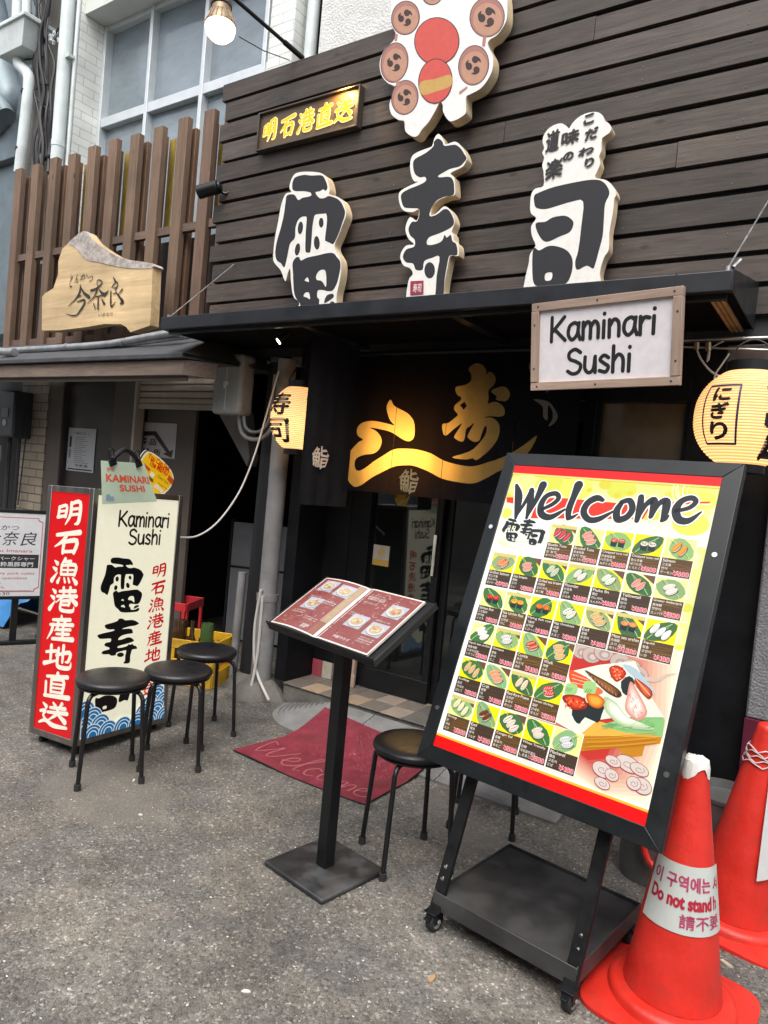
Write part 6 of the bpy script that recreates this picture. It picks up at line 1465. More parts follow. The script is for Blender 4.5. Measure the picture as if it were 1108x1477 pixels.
# sloped brace of the stair soffit
mb = MB(); p_ = [q2(308,590), q2(348,592), q2(356,660), q2(352,672)]; mb.prism([[(x,z) for x,z in p_]], .03, .12); mb.build('stair_soffit', mat('grey_soffit', (.16,.15,.14), .8, var=.2), nb)
def poster(name, label, cat, quad, Y, art, base):
    P = [onY(*q, Y) for q in quad]; x0 = (P[0].x+P[3].x)/2; x1 = (P[1].x+P[2].x)/2; z1 = (P[0].z+P[1].z)/2; z0 = (P[2].z+P[3].z)/2
    t = thing(name, label, cat, (x0, Y, z0)); W, H = x1-x0, z1-z0
    mb = MB(); mb.span(0, W, -.003, .0, 0, H, 0, base)
    a = Art(.0003); art(a, W, H); a.mesh(lambda u,v,h: (u,-.0032-h,v), mb).build('printed_sheet', PRINT, t, flat=True); return t
def pa(a, W, H):
    a.text('「献立」', .2*W, .85*H, .75*W, .91*H, K0); a.box(.06*W,.55*H,.14*W,.80*H,K0); a.box(.06*W,.3*H,.14*W,.5*H,(.2,.2,.2)); a.box(.06*W,.03*H,.95*W,.06*H,K0)
    for k in range(14): a.box(.25*W,(.78-.045*k)*H,(.25+random.uniform(.3,.6))*W,(.795-.045*k)*H,(.18,.18,.18))
    a.text('今奈良', .3*W, .1*H, .8*W, .17*H, K0, .02)
poster('notice', 'pale menu notice taped to the dark brown door', 'notice', [(100,615),(141,621),(133,680),(96,680)], YN+.046, pa, (.42,.43,.44))
def pb(a, W, H):
    a.poly([(.06*W,.72*H),(.52*W,.76*H),(.88*W,.20*H),(.96*W,.26*H),(.93*W,.02*H),(.72*W,.12*H),(.80*W,.16*H),(.48*W,.63*H),(.06*W,.58*H)], (.03,.02,.02))
    for s_, x, y in (('景',.16,.36),('品',.38,.34),('交',.02,.08),('換',.24,.07),('所',.5,.05)): a.text(s_, x*W, y*H, (x+.17)*W, (y+.19)*H, K0, .02)
poster('exchange_sign', 'white sign with a bent black arrow in the passage under the shutter', 'sign', [(196,606),(256,614),(252,664),(193,655)], YN+.099, pb, (.40,.39,.40))
# gas meter and pipes by the brick pier
t = thing('meter_box', 'dark gas meter box with pipes at the far left wall', 'meter', onY(22,600,YN-.1))
mb = MB(); mb.span(-.14,.14,-.09,.09,-.2,.22); mb.build('casing', mat('meter_grey', (.03,.035,.04), .5, var=.3, vscale=8), t, bevel=.02, seg=3)
mb = MB(); mb.span(-.06,.05,-.095,-.0905,-.02,.06,0,(.10,.11,.11)); mb.cyl((0,-.097,-.07),(0,-.091,-.07),.03,n=20,col=(.3,.32,.33)); mb.build('dial', PRINT, t)
mb = MB(); mb.tube([(.1,0,-.2),(.1,0,-.7),(.07,0,-1.2)], .016, 8); mb.tube([(-.06,0,-.2),(-.06,0,-.5),(-.02,-.02,-.9)], .02, 8); mb.tube([(.16,.02,.1),(.19,.0,-.3),(.15,0,-.8)], .006, 6, smooth=4); mb.build('pipe', CABLE, t)
mb = MB(); mb.cyl((-.05,-.1,-.42),(-.05,-.1,-.28),.03,n=16); mb.build('bottle', GREYP, t)

# neighbour's canopy
YC = 2.95
cx1 = onY(265,515,YC).x; zc = onY(150,521,YC).z
cn = thing('canopy', 'low dark canopy roof with wooden fascia over the neighbouring eatery', 'canopy', (-5.0, 3.2, 0))
xe = -5.0
mb = MB(); mb.span(-6.9-xe, cx1-xe, YC-3.2, YC+.03-3.2, zc-.10, zc-.005, 0, (1,1,1)); mb.hexa([(cx1+.0005-xe,YC-3.2,zc-.10),(cx1+.13-xe,YC+.16-3.2,zc-.10),(cx1+.11-xe,YC+.18-3.2,zc-.10),(cx1-.02-xe+.0205,YC+.03-3.2,zc-.10)],[(cx1+.0005-xe,YC-3.2,zc-.005),(cx1+.13-xe,YC+.16-3.2,zc-.005),(cx1+.11-xe,YC+.18-3.2,zc-.005),(cx1+.0005-xe,YC+.03-3.2,zc-.005)])
mb.build('fascia_board', FASC, cn, bevel=.003)
zr = zc+.26; xr2 = cx1-.02
mb = MB(); mb.hexa([(-6.9-xe,YC-.03-3.2,zc),(cx1+.02-xe,YC-.03-3.2,zc),(cx1+.24-xe,3.58-3.2,zc+.02),(-6.9-xe,3.58-3.2,zc+.02)],[(-6.9-xe,YC-.03-3.2,zc+.03),(cx1+.02-xe,YC-.03-3.2,zc+.03),(cx1-.12-xe,3.40-3.2,zr),(-6.9-xe,3.40-3.2,zr)]); mb.build('roof_sheet', ROOFD, cn, bevel=.004)
mb = MB(); mb.add([(cx1+.02-xe,YC-.03-3.2,zc+.03),(cx1+.24-xe,3.58-3.2,zc+.02),(cx1+.24-xe,3.58-3.2,zc+.04),(cx1-.12-xe,3.40-3.2,zr+.002)],[(0,1,2,3)]); 
mb.span(-6.9-xe, cx1-xe, YC+.0305-3.2, YC+.05-3.2, zc-.13, zc-.006); mb.build('under_rail', BROWNP, cn)
mb = MB()
pp = lambda px, py, Y=3.12: Vector((onY(px,py,Y).x-xe, Y-3.2, onY(px,py,Y).z))
mb.tube([pp(-60,512), pp(20,506), pp(100,501), pp(160,496), pp(215,486), pp(262,478)], .026, 12, smooth=4); mb.tube([pp(40,508,3.14), pp(150,501,3.14), pp(240,490,3.14), pp(285,484,3.2)], .014, 10, smooth=4)
for px, py in ((97,501),(178,494)): c = pp(px,py); mb.cyl(c-Vector((.012,0,0)), c+Vector((.012,0,0)), .03, n=14)
mb.each('conduit_tube', GALV, cn)
mb = MB(); c = pp(21,508,3.0); mb.cyl(c+Vector((-.2,.0,.01)), c, .03, n=20); mb.cyl(c-Vector((.0,.0,0)), c+Vector((.003,0,0)), .022, n=20); mb.build('cut_pipe_end', GALV, cn)

# slab sign: brush strokes of its three characters, in crop pixels
BRUSH3 = [([(370,505),(365,560),(330,620),(275,672)],[10,17,11,4]),([(372,520),(400,570),(440,602)],[8,19,24]),([(345,600),(375,590)],[9,9]),([(345,640),(395,625),(405,645),(375,700),(330,750),(255,735)],[8,13,17,15,10,3]),
 ([(455,550),(505,530),(545,487),(520,465),(503,482),(515,525)],[15,13,9,8,7,6]),([(505,540),(480,600),(425,655)],[13,11,4]),([(522,545),(560,582),(597,550)],[8,24,6]),([(492,602),(545,588)],[9,9]),([(515,600),(512,695)],[11,15]),([(475,650),(490,690)],[6,11]),([(540,618),(560,655)],[8,20]),
 ([(633,445),(647,470)],[8,17]),([(622,522),(655,482),(667,502),(650,548)],[9,9,11,8]),([(638,532),(662,525)],[7,7]),([(615,555),(615,675),(652,638)],[11,15,4]),([(635,575),(655,568)],[7,7]),([(655,560),(690,610),(708,640),(688,655)],[7,17,26,6]),([(706,540),(668,592)],[13,4])]
# slab sign
def slab():
    Y = 3.24; O = (50,320,5.54)
    out = [(58,868),(60,600),(82,572),(150,530),(188,420),(190,310),(222,215),(290,150),(390,75),(430,95),(470,150),(560,215),(650,270),(760,305),(945,333),(935,600),(922,828),(765,882),(735,842),(690,817),(560,815),(400,842),(200,866)]
    pts = onwall(O, out, Y); cx, cz = pts[0]; t = thing('slab_sign', 'live-edge wooden slab sign with black brush lettering 今奈良', 'sign', (cx, Y, cz), rot=(rad(0),0,0))
    L = lambda l: [(p[0]-cx,p[1]-cz) for p in onwall(O, l, Y)]
    P = L(out); mb = MB(); mb.prism([P], 0, .075); mb.build('slab', SIGNW, t, bevel=.006)
    mb = MB(); b = L([(290,150),(390,75),(430,95),(470,150),(560,215),(650,270),(760,305),(945,333),(930,372),(760,372),(620,350),(500,320),(440,312),(385,275),(330,205),(282,180)]); mb.prism([sm(b,2)], -.004, .079); mb.build('bark_edge', BARK, t, bevel=.003)
    a = Art(.0004); 
    def T(s_, x0, y0, x1, y1, bold=.02, slant=.0, shear=.2):
        q = L([(x0,y1),(x1,y0)]); a.text(s_, q[0][0], q[0][1], q[1][0], q[1][1], (.03,.025,.02), bold, shear, slant=slant)
    for s_, r_ in (('と',(282,415,312,525)),('ん',(322,415,360,490)),('か',(362,410,430,470)),('つ',(430,430,472,480))): T(s_, *r_, 0.)
    kz = 1/(5.54*F/4.6)
    for p_, ws in BRUSH3: a.stroke(L(p_), [q*.00115 for q in ws], (.03,.025,.02), 5)
    T('いまなら', 515,720,630,760,0.)
    a.mesh(flatfr(-.0045)).build('brush_lettering', MATTE, t, flat=True)
    mb = MB(); mb.span(.25,.29,.0755,.25,.15,.19); mb.span(.85,.89,.0755,.25,.15,.19); mb.each('wall_bracket', BLACKF, t)
slab()

# slatted screen above the canopy
YS = 3.50
def slats():
    x0 = onY(15,300,YS).x; x1 = XL-.02
    t = thing('slat_screen', 'tall brown timber slat screen with amber panels above the canopy', 'screen', (x0, YS, 2.35))
    tops = [(18,246),(43,237),(67,230),(94,222),(121,213),(152,204),(180,192),(213,184),(246,172),(284,160)]
    zt_ = sum(onY(a_[0]+8, a_[1], YS).z for a_ in tops)/len(tops)-2.35
    rr = random.Random(6); xs = [onY(p[0], 300, YS).x-x0 for p in tops]
    N = len(tops); p0, p1 = xs[0], xs[-1]; pit = (p1-p0)/(N-1)
    W = x1-x0
    for i in range(N+1):
        x = p0+pit*i
        if x > W-.02: break
        c = rr.uniform(.8,1.2); mb = MB(); mb.span(x, x+.106, 0, .05, -.1, zt_+rr.uniform(-.015,.015), 0, (c,c*rr.uniform(.95,1.02),c)); mb.build('post', SLAT, t, bevel=.003)
        c = rr.uniform(.7,1.05); xb = x+(.018 if i % 2 == 0 else -.012); w_ = .085 if i % 2 == 0 else .04
        mb = MB(); mb.span(xb, xb+w_, .085, .125, -.1, zt_-.02+rr.uniform(-.02,.01), 0, (c*1.15,c,c*.9)); mb.build('batten', SLAT, t, bevel=.003)
    for z in (zt_*.49, .02):
        mb = MB(); mb.span(-.12, W, .042, .08, z, z+.07); 
        # the rail is notched round the posts: split it between them
        mb = MB()
        for i in range(N):
            x = p0+pit*i; mb.span(x+.1065, min(x+pit-.0005, W), .025, .065, z, z+.06, 0, (rr.uniform(.85,1.15),)*3)
        mb.each('rail', RAILW, t, bevel=.002)
    mb = MB(); 
    for i in range(N):
        if i % 2 == 1: x = p0+pit*i+.005; mb.span(x, x+.075, .15, .155, zt_*.52, zt_-.03)
    mb.each('amber_panel', YELP, t)
    mb = MB()
    for i in range(N): 
        if i % 2 == 0 and i < 7: continue
    mb.span(-.1, W, .18, .19, -.15, zt_*.50); mb.build('dark_backing', mat('brown_backing', (.045,.036,.033), .8, var=.3), t)
    return t
slats()
# black cylindrical spot on the screen
p = onY(305, 273, 3.38); t = thing('spotlight', 'black cylindrical spotlight fixed beside the slat screen', 'spotlight', p)
mb = MB(); mb.cyl((-.075,-.05,-.03),(.055,.01,.012), .045, .045, 24); mb.cyl((.0555,.0105,.0125),(.075,.02,.018), .036, .03, 24); mb.build('housing', BLACKF, t, bevel=.006)
mb = MB(); mb.tube([(.03,.02,.0),(.075,.06,-.02),(.10,.085,.0)], .010, 8); mb.build('arm', BLACKF, t)

# ---- black timber pole, vent pipe, switch box, conduits
t = thing('timber_pole', 'thick black timber pole at the corner of the passage', 'pole', (-3.30, 3.535, 0))
mb = MB(); mb.lathe([(.088,.09),(.086,.6),(.084,1.6),(.080,2.15)], 22); mb.v = [(x+.012*z, y, z) for x,y,z in mb.v]; mb.build('trunk', RUSTW, t)
mb = MB(); mb.cyl((-.115,-.07,.03),(-.10,-.07,.75),.028,n=14); mb.build('side_post', PIPEG, t)
mb = MB(); mb.lathe([(.20,.001),(.16,.05),(.09,.089)], 18); mb.v = [(x*(1+.2*sin(atan2(y,x)*3)), y, z) for x,y,z in mb.v]; mb.build('concrete_foot', CONC, t)
t = thing('vent_pipe', 'grey vertical drain pipe between the black pole and the entrance', 'pipe', (-3.10, 3.40, 0))
mb = MB(); mb.cyl((0,0,.02),(.0,0,.62),.066,n=24); mb.cyl((0,0,.6201),(0,0,2.15),.058,n=24); mb.cyl((0,0,.615),(0,0,.66),.070,n=24); mb.build('pipe', PIPEG, t)
mb = MB(); mb.lathe([(.17,.001),(.14,.05),(.10,.09),(.067,.11)], 18); mb.v = [(x*(1+.2*sin(atan2(y,x)*4+1)), y, z) for x,y,z in mb.v]; mb.build('concrete_foot', CONC, t)
mb = MB(); lp = lambda px,py,Y=3.33: onY(px,py,Y)-Vector((-3.10,3.40,0)); mb.tube([lp(377,850), lp(368,900), lp(367,950), lp(374,980), lp(388,1010,3.25)], .009, 8, smooth=5); mb.tube([lp(379,860), lp(372,940), lp(362,993,3.3)], .009, 8, smooth=4); mb.each('loose_hose', CABLEW, t)
p = onY(338, 556, 3.36); t = thing('switch_box', 'grey weatherproof switch box with conduits on the black pole', 'switch box', p)
a0, a1 = onY(318,556,3.36), onY(359,556,3.36); hw = (a1.x-a0.x)/2; hz_ = (onY(338,512,3.36).z-onY(338,598,3.36).z)/2
mb = MB(); mb.span(-hw,hw,-.07,.06,-hz_,hz_); mb.build('casing', GREYP, t, bevel=.028, seg=4)
mb = MB(); mb.span(-.003,.003,-.073,-.0705,-hz_*.85,hz_*.9); mb.span(-.018,.018,-.080,-.0706,-.01,.014); mb.cyl((0,-.085,-.012),(0,-.085,-.03),.006,n=10); mb.build('latch', ALU, t, bevel=.002)
mb = MB(); lq = lambda px,py,Y=3.36: onY(px,py,Y)-p
mb.tube([lq(345,596), lq(347,618), lq(354,630), lq(370,634), lq(384,628), lq(393,615)], .014, 10, smooth=4); mb.tube([lq(352,596), lq(354,615), lq(364,623), lq(378,620), lq(390,600), lq(397,540)], .011, 10, smooth=4); mb.each('conduit', PIPEG, t)
t = thing('power_cable', 'pale cable looping from the light box up to the grey pipe', 'cable', onY(300,770,3.1))
o0 = Vector(t.location); mb = MB(); cb = [(258,775,2.72),(285,773,2.8),(315,752,2.95),(345,710,3.1),(366,660,3.2),(381,610,3.27),(395,560,3.3),(402,535,3.3)]
mb.tube([onY(x,y,Y)-o0 for x,y,Y in cb], .0055, 8, smooth=6); mb.build('cable', CABLEW, t)

# ---- crates, bottles and panel in the passage
def crate(name, label, M_, c, yaw, W, D, H, word, wcol):
    t = thing(name, label, 'crate', c, yaw); mb = MB(); th = .012
    for s in (-1,1):
        for z0, z1 in ((.0005,.10),(.13,.17),(H-.06,H)):
            mb.span(-W/2, W/2, s*D/2-th/2, s*D/2+th/2, z0, z1); mb.span(s*W/2-th/2, s*W/2+th/2, -D/2+th*.51, D/2-th*.51, z0, z1)
        for x in (-W/2+.02, -W*.17, W*.17, W/2-.02): mb.span(x-.012, x+.012, s*D/2-th/2+.001, s*D/2+th/2-.001, .1001, H-.0601)
        for y in (-D/2+.03, D/2-.03): mb.span(s*W/2-th/2+.001, s*W/2+th/2-.001, y-.015, y+.015, .1001, H-.0601)
    mb.span(-W/2+.01, W/2-.01, -D/2+.01, D/2-.01, .001, .01); mb.build('crate_body', M_, t, bevel=.003)
    a = Art(.0004); a.text(word, -W*.40, .015, W*.12, .085, wcol, .03); a.mesh(flatfr(-D/2-th/2-.0003)).build('lettering', PRINT, t, flat=True); return t
YCR = (-3.63, 3.31)
yc = crate('bottle_crate', 'yellow bottle crate with red lettering behind the stools', YCRATE, (YCR[0], YCR[1], 0), rad(22), .42, .34, .30, 'KIRIN', srgb(180,20,30))
crate('bottle_crate', 'red drinks crate standing behind the yellow crate', RCRATE, (-4.28, 3.62, 0), rad(25), .40, .32, .42, 'BEER', (.6,.5,.45))
rr = random.Random(12)
def bottle(loc, label, M_, r, h, neck=True):
    t = thing('bottle', label, 'bottle', loc); mb = MB()
    mb.lathe([(r*.9,.001),(r,.01),(r,h*.6),(r*.45,h*.76),(r*.38,h*.97),(r*.45,h*.975),(r*.45,h)] if neck else [(r*.9,.001),(r,.01),(r,h*.93),(r*.9,h)], 20); mb.each('glass' if neck else 'can_body', M_, t)
Y2 = lambda x, y: (YCR[0]+x*cos(rad(22))-y*sin(rad(22)), YCR[1]+x*sin(rad(22))+y*cos(rad(22)), .0115)
bottle(Y2(-.13,.02), 'brown jar-like bottle at the left of the yellow crate', GLASSB, .05, .37, False); bottle(Y2(-.03,.0), 'clear brown bottle in the middle of the yellow crate', GLASSB, .035, .38); bottle(Y2(.07,.02), 'green can standing in the yellow crate', GREENB, .045, .37, False)
t = thing('cabinet', 'grey metal cabinet door leaning in the passage', 'cabinet', (-4.15, 4.35, 0), rad(20))
mb = MB(); mb.span(-.2,.32,-.02,.02,.02,.62); mb.span(-.2,.32,-.02,.02,.635,1.0); mb.build('panel', mat('cabinet_grey', (.20,.21,.23), .5, var=.12), t, bevel=.004)
mb = MB(); mb.span(-.22,-.201,-.03,.03,0,1.02); mb.span(-.2,.32,-.025,.02,.6205,.6345); mb.build('edge_frame', DARK, t)
t = thing('stacked_rods', 'dark rods and slats leaning inside the passage', 'rods', (-4.6, 5.2, 0)); mb = MB()
for k in range(9): x = -.4+.09*k; mb.cyl((x,0,0),(x+.02,.15,1.25+.05*(k%3)),.012,n=8)
mb.tube([(-.9,-.4,.6),(-.1,-.6,1.25)], .012, 8); mb.each('rods', mat('rusty_rod', (.06,.03,.025), .7, var=.3), t)

# ---- standing sign of the neighbour, blue tarp
def stand_sign():
    yaw = rad(68); b = G(24, 932); t = thing('standing_sign', 'black-framed white menu sign on a post at the left edge', 'sign', (b.x, b.y, 0), yaw)
    W, H, z0 = .60, .655, .345; xo = -.125
    mb = MB(); mb.span(-W/2+xo, W/2+xo, -.0, .03, z0, z0+.025); mb.span(-W/2+xo, W/2+xo, 0, .03, z0+H-.025, z0+H); mb.span(-W/2+xo, -W/2+.025+xo, 0, .03, z0+.0251, z0+H-.0251); mb.span(W/2-.025+xo, W/2+xo, 0, .03, z0+.0251, z0+H-.0251); mb.build('frame', BLACKF, t, bevel=.003)
    a = Art(.0004); x0, x1, q0, q1 = -W/2+.025+xo, W/2-.025+xo, z0+.025, z0+H-.025; a.box(x0,q0,x1,q1,(.66,.67,.70)); rd = (.5,.13,.14)
    for k, c, m_ in ((.03,rd,0),(.036,(.66,.67,.70),0)):
        a.poly([(x0+k+.03,q0+k),(x1-k-.03,q0+k),(x1-k-.03,q0+k+.015),(x1-k,q0+k+.03),(x1-k,q1-k-.03),(x1-k-.03,q1-k-.015),(x1-k-.03,q1-k),(x0+k+.03,q1-k),(x0+k+.03,q1-k-.015),(x0+k,q1-k-.03),(x0+k,q0+k+.03),(x0+k+.03,q0+k+.015)], c)
    R = x1-.06
    a.text('とんかつ', R-.36, q1-.125, R-.13, q1-.09, K0, 0., .2)
    for i, ch in enumerate('今奈良'): a.text(ch, R-.345+.115*i, q1-.235, R-.238+.115*i, q1-.135, K0, .0, .2, slant=.05)
    a.text('Tonkatsu Imanara', R-.42, q1-.285, R-.03, q1-.262, rd, .01)
    a.box(R-.48, q1-.40, R+.015, q1-.30, (.03,.03,.035)); a.text('鹿児島県産バークシャー', R-.46, q1-.345, R-.01, q1-.315, (.7,.7,.72), .01); a.text('六白黒豚 純粋黒豚専門', R-.46, q1-.39, R-.02, q1-.355, (.7,.7,.72), .01)
    for i, s_ in enumerate(('This is the only pork cutlet','in Osaka that specializes','in Kagoshima\'s','rare black pork.')): a.text(s_, R-.44, q1-.452-.034*i, R-.44+.0155*len(s_), q1-.43-.034*i, rd, .01)
    a.box(R-.40,q1-.567,R-.02,q1-.5645,K0)
    a.text('11:30-22:30', R-.40, q1-.598, R-.16, q1-.577, K0)
    a.mesh(flatfr(.004)).build('poster', PRINT, t, flat=True)
    mb = MB(); mb.span(x0,x1,.005,.02,q0,q1); mb.build('backing', BLACKF, t)
    mb = MB(); mb.span(-.022+xo*.2,.022+xo*.2,.031,.07,.03,z0+.2); mb.build('post', BLACKF, t, bevel=.003)
    mb = MB(); mb.span(-.26,.26,.03,.075,.004,.03); mb.span(-.2,-.155,-.16,.24,.0035,.029); mb.span(.155,.2,-.16,.24,.0035,.029); mb.build('foot', BLACKF, t, bevel=.003)
stand_sign()
t = thing('tarp', 'crumpled blue plastic sheet behind the standing sign', 'tarp', (-6.15, 3.25, 0)); mb = MB(); n = 20
vs = [(-.6+1.2*i/n, -.2+.5*j/8, .02+(.30*(1-abs(j/8*2-1))+.04*sin(i*1.3+j)+.02*sin(i*3.1-j*2))*(1 if 0 < j < 8 else .0)) for j in range(9) for i in range(n+1)]
mb.add(vs, [(j*(n+1)+i,j*(n+1)+i+1,(j+1)*(n+1)+i+1,(j+1)*(n+1)+i) for j in range(8) for i in range(n)]); mb.build('sheet', BLUE, t, sharp=80)

# door sticker
def pc_(a, W, H): a.box(0,0,W,.3*H,(.45,.28,.06)); a.ell(.5*W,.66*H,.25*W,.2*H,(.45,.33,.15)); a.text('使えます', .2*W,.34*H,.8*W,.42*H,(.25,.22,.2))
poster('sticker', 'small white and orange payment sticker on the glass door', 'sticker', [(539,786),(562,787),(561,817),(538,815)], YD-.0085, pc_, (.42,.39,.34))

# ================================================================== UPPER BUILDING
YB1 = 4.05
c = onY(112, 100, YB1); dX = ray(151, 100); YB2 = YB1+.34
tt = c.x/dX.x; YB2 = max(YB1+.15, min(tt*dX.y, YB1+.9))
ub = thing('upper_building', 'white tiled building with wide blue-grey windows behind the shop fronts', 'building', (-5.0, YB1, 0))
def ux(px, py, Y): p = onY(px, py, Y); return (p.x+5.0, p.z)
xc = c.x+5.0
xrr = ux(396, 60, YB2)[0]; xr3 = ux(432, 40, YB2)[0]
ztop_w = ux(300, -20, YB2)[1]
wt_l = ux(157, 43, YB2)[1]; wt_r = ux(250, 3, YB2)[1]; wtop = (wt_l+wt_r)/2
mb = MB(); x00 = ux(100,100,YB1)[0]-.05
mb.span(x00, xc, 0, YB2-YB1+.2, 2.3, 9); mb.span(xrr, xr3, YB2-YB1-.06, YB2-YB1+.2, 2.3, 9); mb.build('tiled_wall', WTILE, ub)
rev = mat('pale_reveal', (.62,.64,.60), .6, var=.08, vscale=4)
mb = MB(); mb.span(xc+.001, xrr-.001, YB2-YB1-.25, YB2-YB1+.2, wtop+.02, 9); mb.build('window_head', rev, ub)
xm = [xc+.03]+[ux(px,py,YB2)[0] for px,py in ((222,60),(296,110),(387,60))]+[xrr-.001]
wg = None; rw = random.Random(13)
for a_, b_ in zip(xm[:-1], xm[1:]):
    tz, tx_ = rw.uniform(-.012,.012), rw.uniform(-.02,.02); y_ = YB2-YB1+.035; mb = MB()
    mb.add([(a_, y_-tz-tx_*.5, 2.3), (b_, y_+tz-tx_*.5, 2.3), (b_, y_+tz+tx_*.5, wtop+.019), (a_, y_-tz+tx_*.5, wtop+.019)], [(0,1,2,3)]); o = mb.build('window_pane', WINGL, ub); wg = wg or ub
ztr = (ux(160,183,YB2)[1]+ux(370,97,YB2)[1])/2
mb = MB(); yf0, yf1 = YB2-YB1-.04, YB2-YB1+.06
for px, py in ((222,60),(296,110),(387,60)): x = ux(px,py,YB2)[0]; mb.span(x-.022, x+.022, yf0, yf1, 2.3, wtop+.018)
mb.span(xc+.002, xc+.05, yf0, yf1, 2.3, wtop+.018); mb.each('mullion', ALU, ub, bevel=.003)
mb = MB(); mb.span(xc+.051, xrr-.002, yf0+.012, yf1, ztr-.045, ztr+.045); mb.span(xc+.051, xrr-.002, yf0+.012, yf1, wtop-.03, wtop+.017); mb.each('transom', ALU, ub, bevel=.003)
mb = MB(); xq = ux(505,40,YB2)[0]; mb.span(xr3+.001, xr3+.26, YB2-YB1+.1, YB2-YB1+.25, 2.3, 9); mb.build('dark_recess', DARK, ub)
mb = MB(); mb.span(xr3+.261, xr3+8, YB2-YB1-.04, YB2-YB1+.25, 2.3, 9); mb.build('rendered_wall', mat('rough_white_render', (.62,.62,.60), .9, var=.12, vscale=10, bump=1., bscale=60), ub)
mb = MB(); mb.cyl((xr3+.11,YB2-YB1+.03,2.3),(xr3+.11,YB2-YB1+.03,8),.05,n=16); mb.build('recess_pipe', PIPEW, ub)
# downpipe, hopper, pole and duct at the far left
t = thing('downpipe', 'tall pale downpipe beside the white tiled corner', 'pipe', onY(92, 100, 3.98)-Vector((0,0,3)))
mb = MB(); mb.cyl((0,0,-.2),(0,0,6),.062,n=20); mb.cyl((0,0,2.25),(0,0,2.31),.066,n=20); mb.cyl((.1,.05,-.2),(.1,.05,6),.02,n=10); mb.box((.09,-.0,3.1),(.06,.06,.03)); mb.box((.09,-.0,1.85),(.06,.06,.03)); mb.build('pipe', PIPEW, t)
Yh = 3.95; hp = onY(32, 66, Yh)
t = thing('rain_hopper', 'pale rainwater hopper with bent downpipe at top left', 'gutter', hp)
hw = onY(55,66,Yh).x-hp.x
mb = MB(); mb.hexa([(-hw*.75,-.12,-.12),(hw*.75,-.12,-.12),(hw*.75,.12,-.12),(-hw*.75,.12,-.12)],[(-hw,-.16,.12),(hw,-.16,.12),(hw,.16,.12),(-hw,.16,.12)]); mb.span(-hw*1.12,hw*1.12,-.18,.18,.1201,.16); mb.build('hopper_box', PIPEW, t, bevel=.006)
mb = MB(); lh = lambda px,py: onY(px,py,Yh)-hp; mb.tube([lh(28,75), lh(27,92), lh(37,103), lh(42,118), lh(36,180), lh(28,250)], .055, 18, smooth=5); mb.cyl(lh(25,42), lh(27,-40), .055, n=18); mb.cyl(lh(38,42), lh(40,-40), .045, n=18); mb.each('downspout', PIPEW, t)
mb = MB(); c_ = lh(39.5,133); mb.cyl(c_+Vector((0,0,.012)), c_-Vector((0,0,.012)), .059, n=18); c_ = lh(31,216); mb.cyl(c_+Vector((0,0,.012)), c_-Vector((0,0,.012)), .059, n=18); mb.each('strap', CABLE, t)
Yp = 4.15; pp_ = onY(64, 150, Yp)
t = thing('utility_pole', 'weathered grey utility post wrapped in black cables at upper left', 'pole', pp_)
mb = MB(); mb.span(-.13,.14,-.1,.1,-1.6,3); mb.build('post', POLET, t, bevel=.02)
mb = MB(); rr = random.Random(31); lu = lambda px,py: onY(px,py,Yp-.16)-pp_
for k in range(9):
    x = rr.uniform(54,80); pts = [lu(x+rr.uniform(-6,6), 250-40*j) for j in range(9)]; mb.tube([p+Vector((0,rr.uniform(-.04,.03),0)) for p in pts], rr.uniform(.008,.018), 6, smooth=4)
mb.tube([lu(0,83), lu(35,86), lu(62,82)], .008, 6, smooth=4); mb.tube([lu(30,-20), lu(45,20), lu(62,55)], .012, 6, smooth=4); mb.tube([lu(42,-20), lu(58,25), lu(72,55), lu(85,40)], .010, 6, smooth=4); mb.tube([lu(10,44), lu(40,52), lu(78,56)], .008, 6, smooth=4)
mb.tube([lu(30,131), lu(45,133), lu(60,150), lu(72,160)], .008, 6, smooth=4); mb.tube([lu(52,130), lu(58,122), lu(70,121)], .008, 6, smooth=4); mb.tube([lu(55,236), lu(66,228), lu(84,221)], .022, 8, smooth=4); mb.build('cable', CABLE, t)
mb = MB()
for k in range(12): c_ = lu(rr.uniform(72,88), rr.uniform(45,65)); mb.box(c_+Vector((0,-.02,0)), (.03,.02,.02), Matrix.Rotation(rr.uniform(0,3),3,'Y'))
mb.each('cable_clip', ALU, t)
Yq = 4.6; dq = onY(5, 120, Yq); t = thing('air_duct', 'grey metal air duct with elbow at the far upper left', 'duct', dq); ld_ = lambda px,py,Y=Yq: onY(px,py,Y)-dq
mb = MB(); mb.tube([ld_(-30,-60), ld_(-5,60), ld_(2,110), ld_(14,150), ld_(4,170), ld_(-8,180)], .2, 20, smooth=4); mb.cyl(ld_(0,150,4.4), ld_(10,168,4.4), .1, n=16); mb.build('duct', DUCT, t)
mb = MB(); a_, b_ = ld_(-60,175), ld_(48,205); mb.span(a_.x, b_.x, -.0, .4, b_.z-.1, a_.z); mb.span(a_.x, b_.x+.3, .1, .4, b_.z-2.2, b_.z-.1001); mb.build('support_box', DUCT, t, bevel=.01)
# neighbour building's blue-grey upper wall far left
t = thing('far_building', 'dull blue-grey sheet-clad building at the far left beyond the pole', 'building', (-9.5, 5.2, 0))
mb = MB(); mb.span(-4, 1.3, 0, .3, 0, 9); mb.build('wall', mat('grey_cladding', (.16,.20,.23), .6, var=.2, vscale=3, stretch=(.3,1,6)), t)
mb = MB(); [mb.span(-4,1.3,-.02,-.001,z,z+.05) for z in (3.2,4.1,5.0,5.9)]; mb.build('seam', DUCT, t)

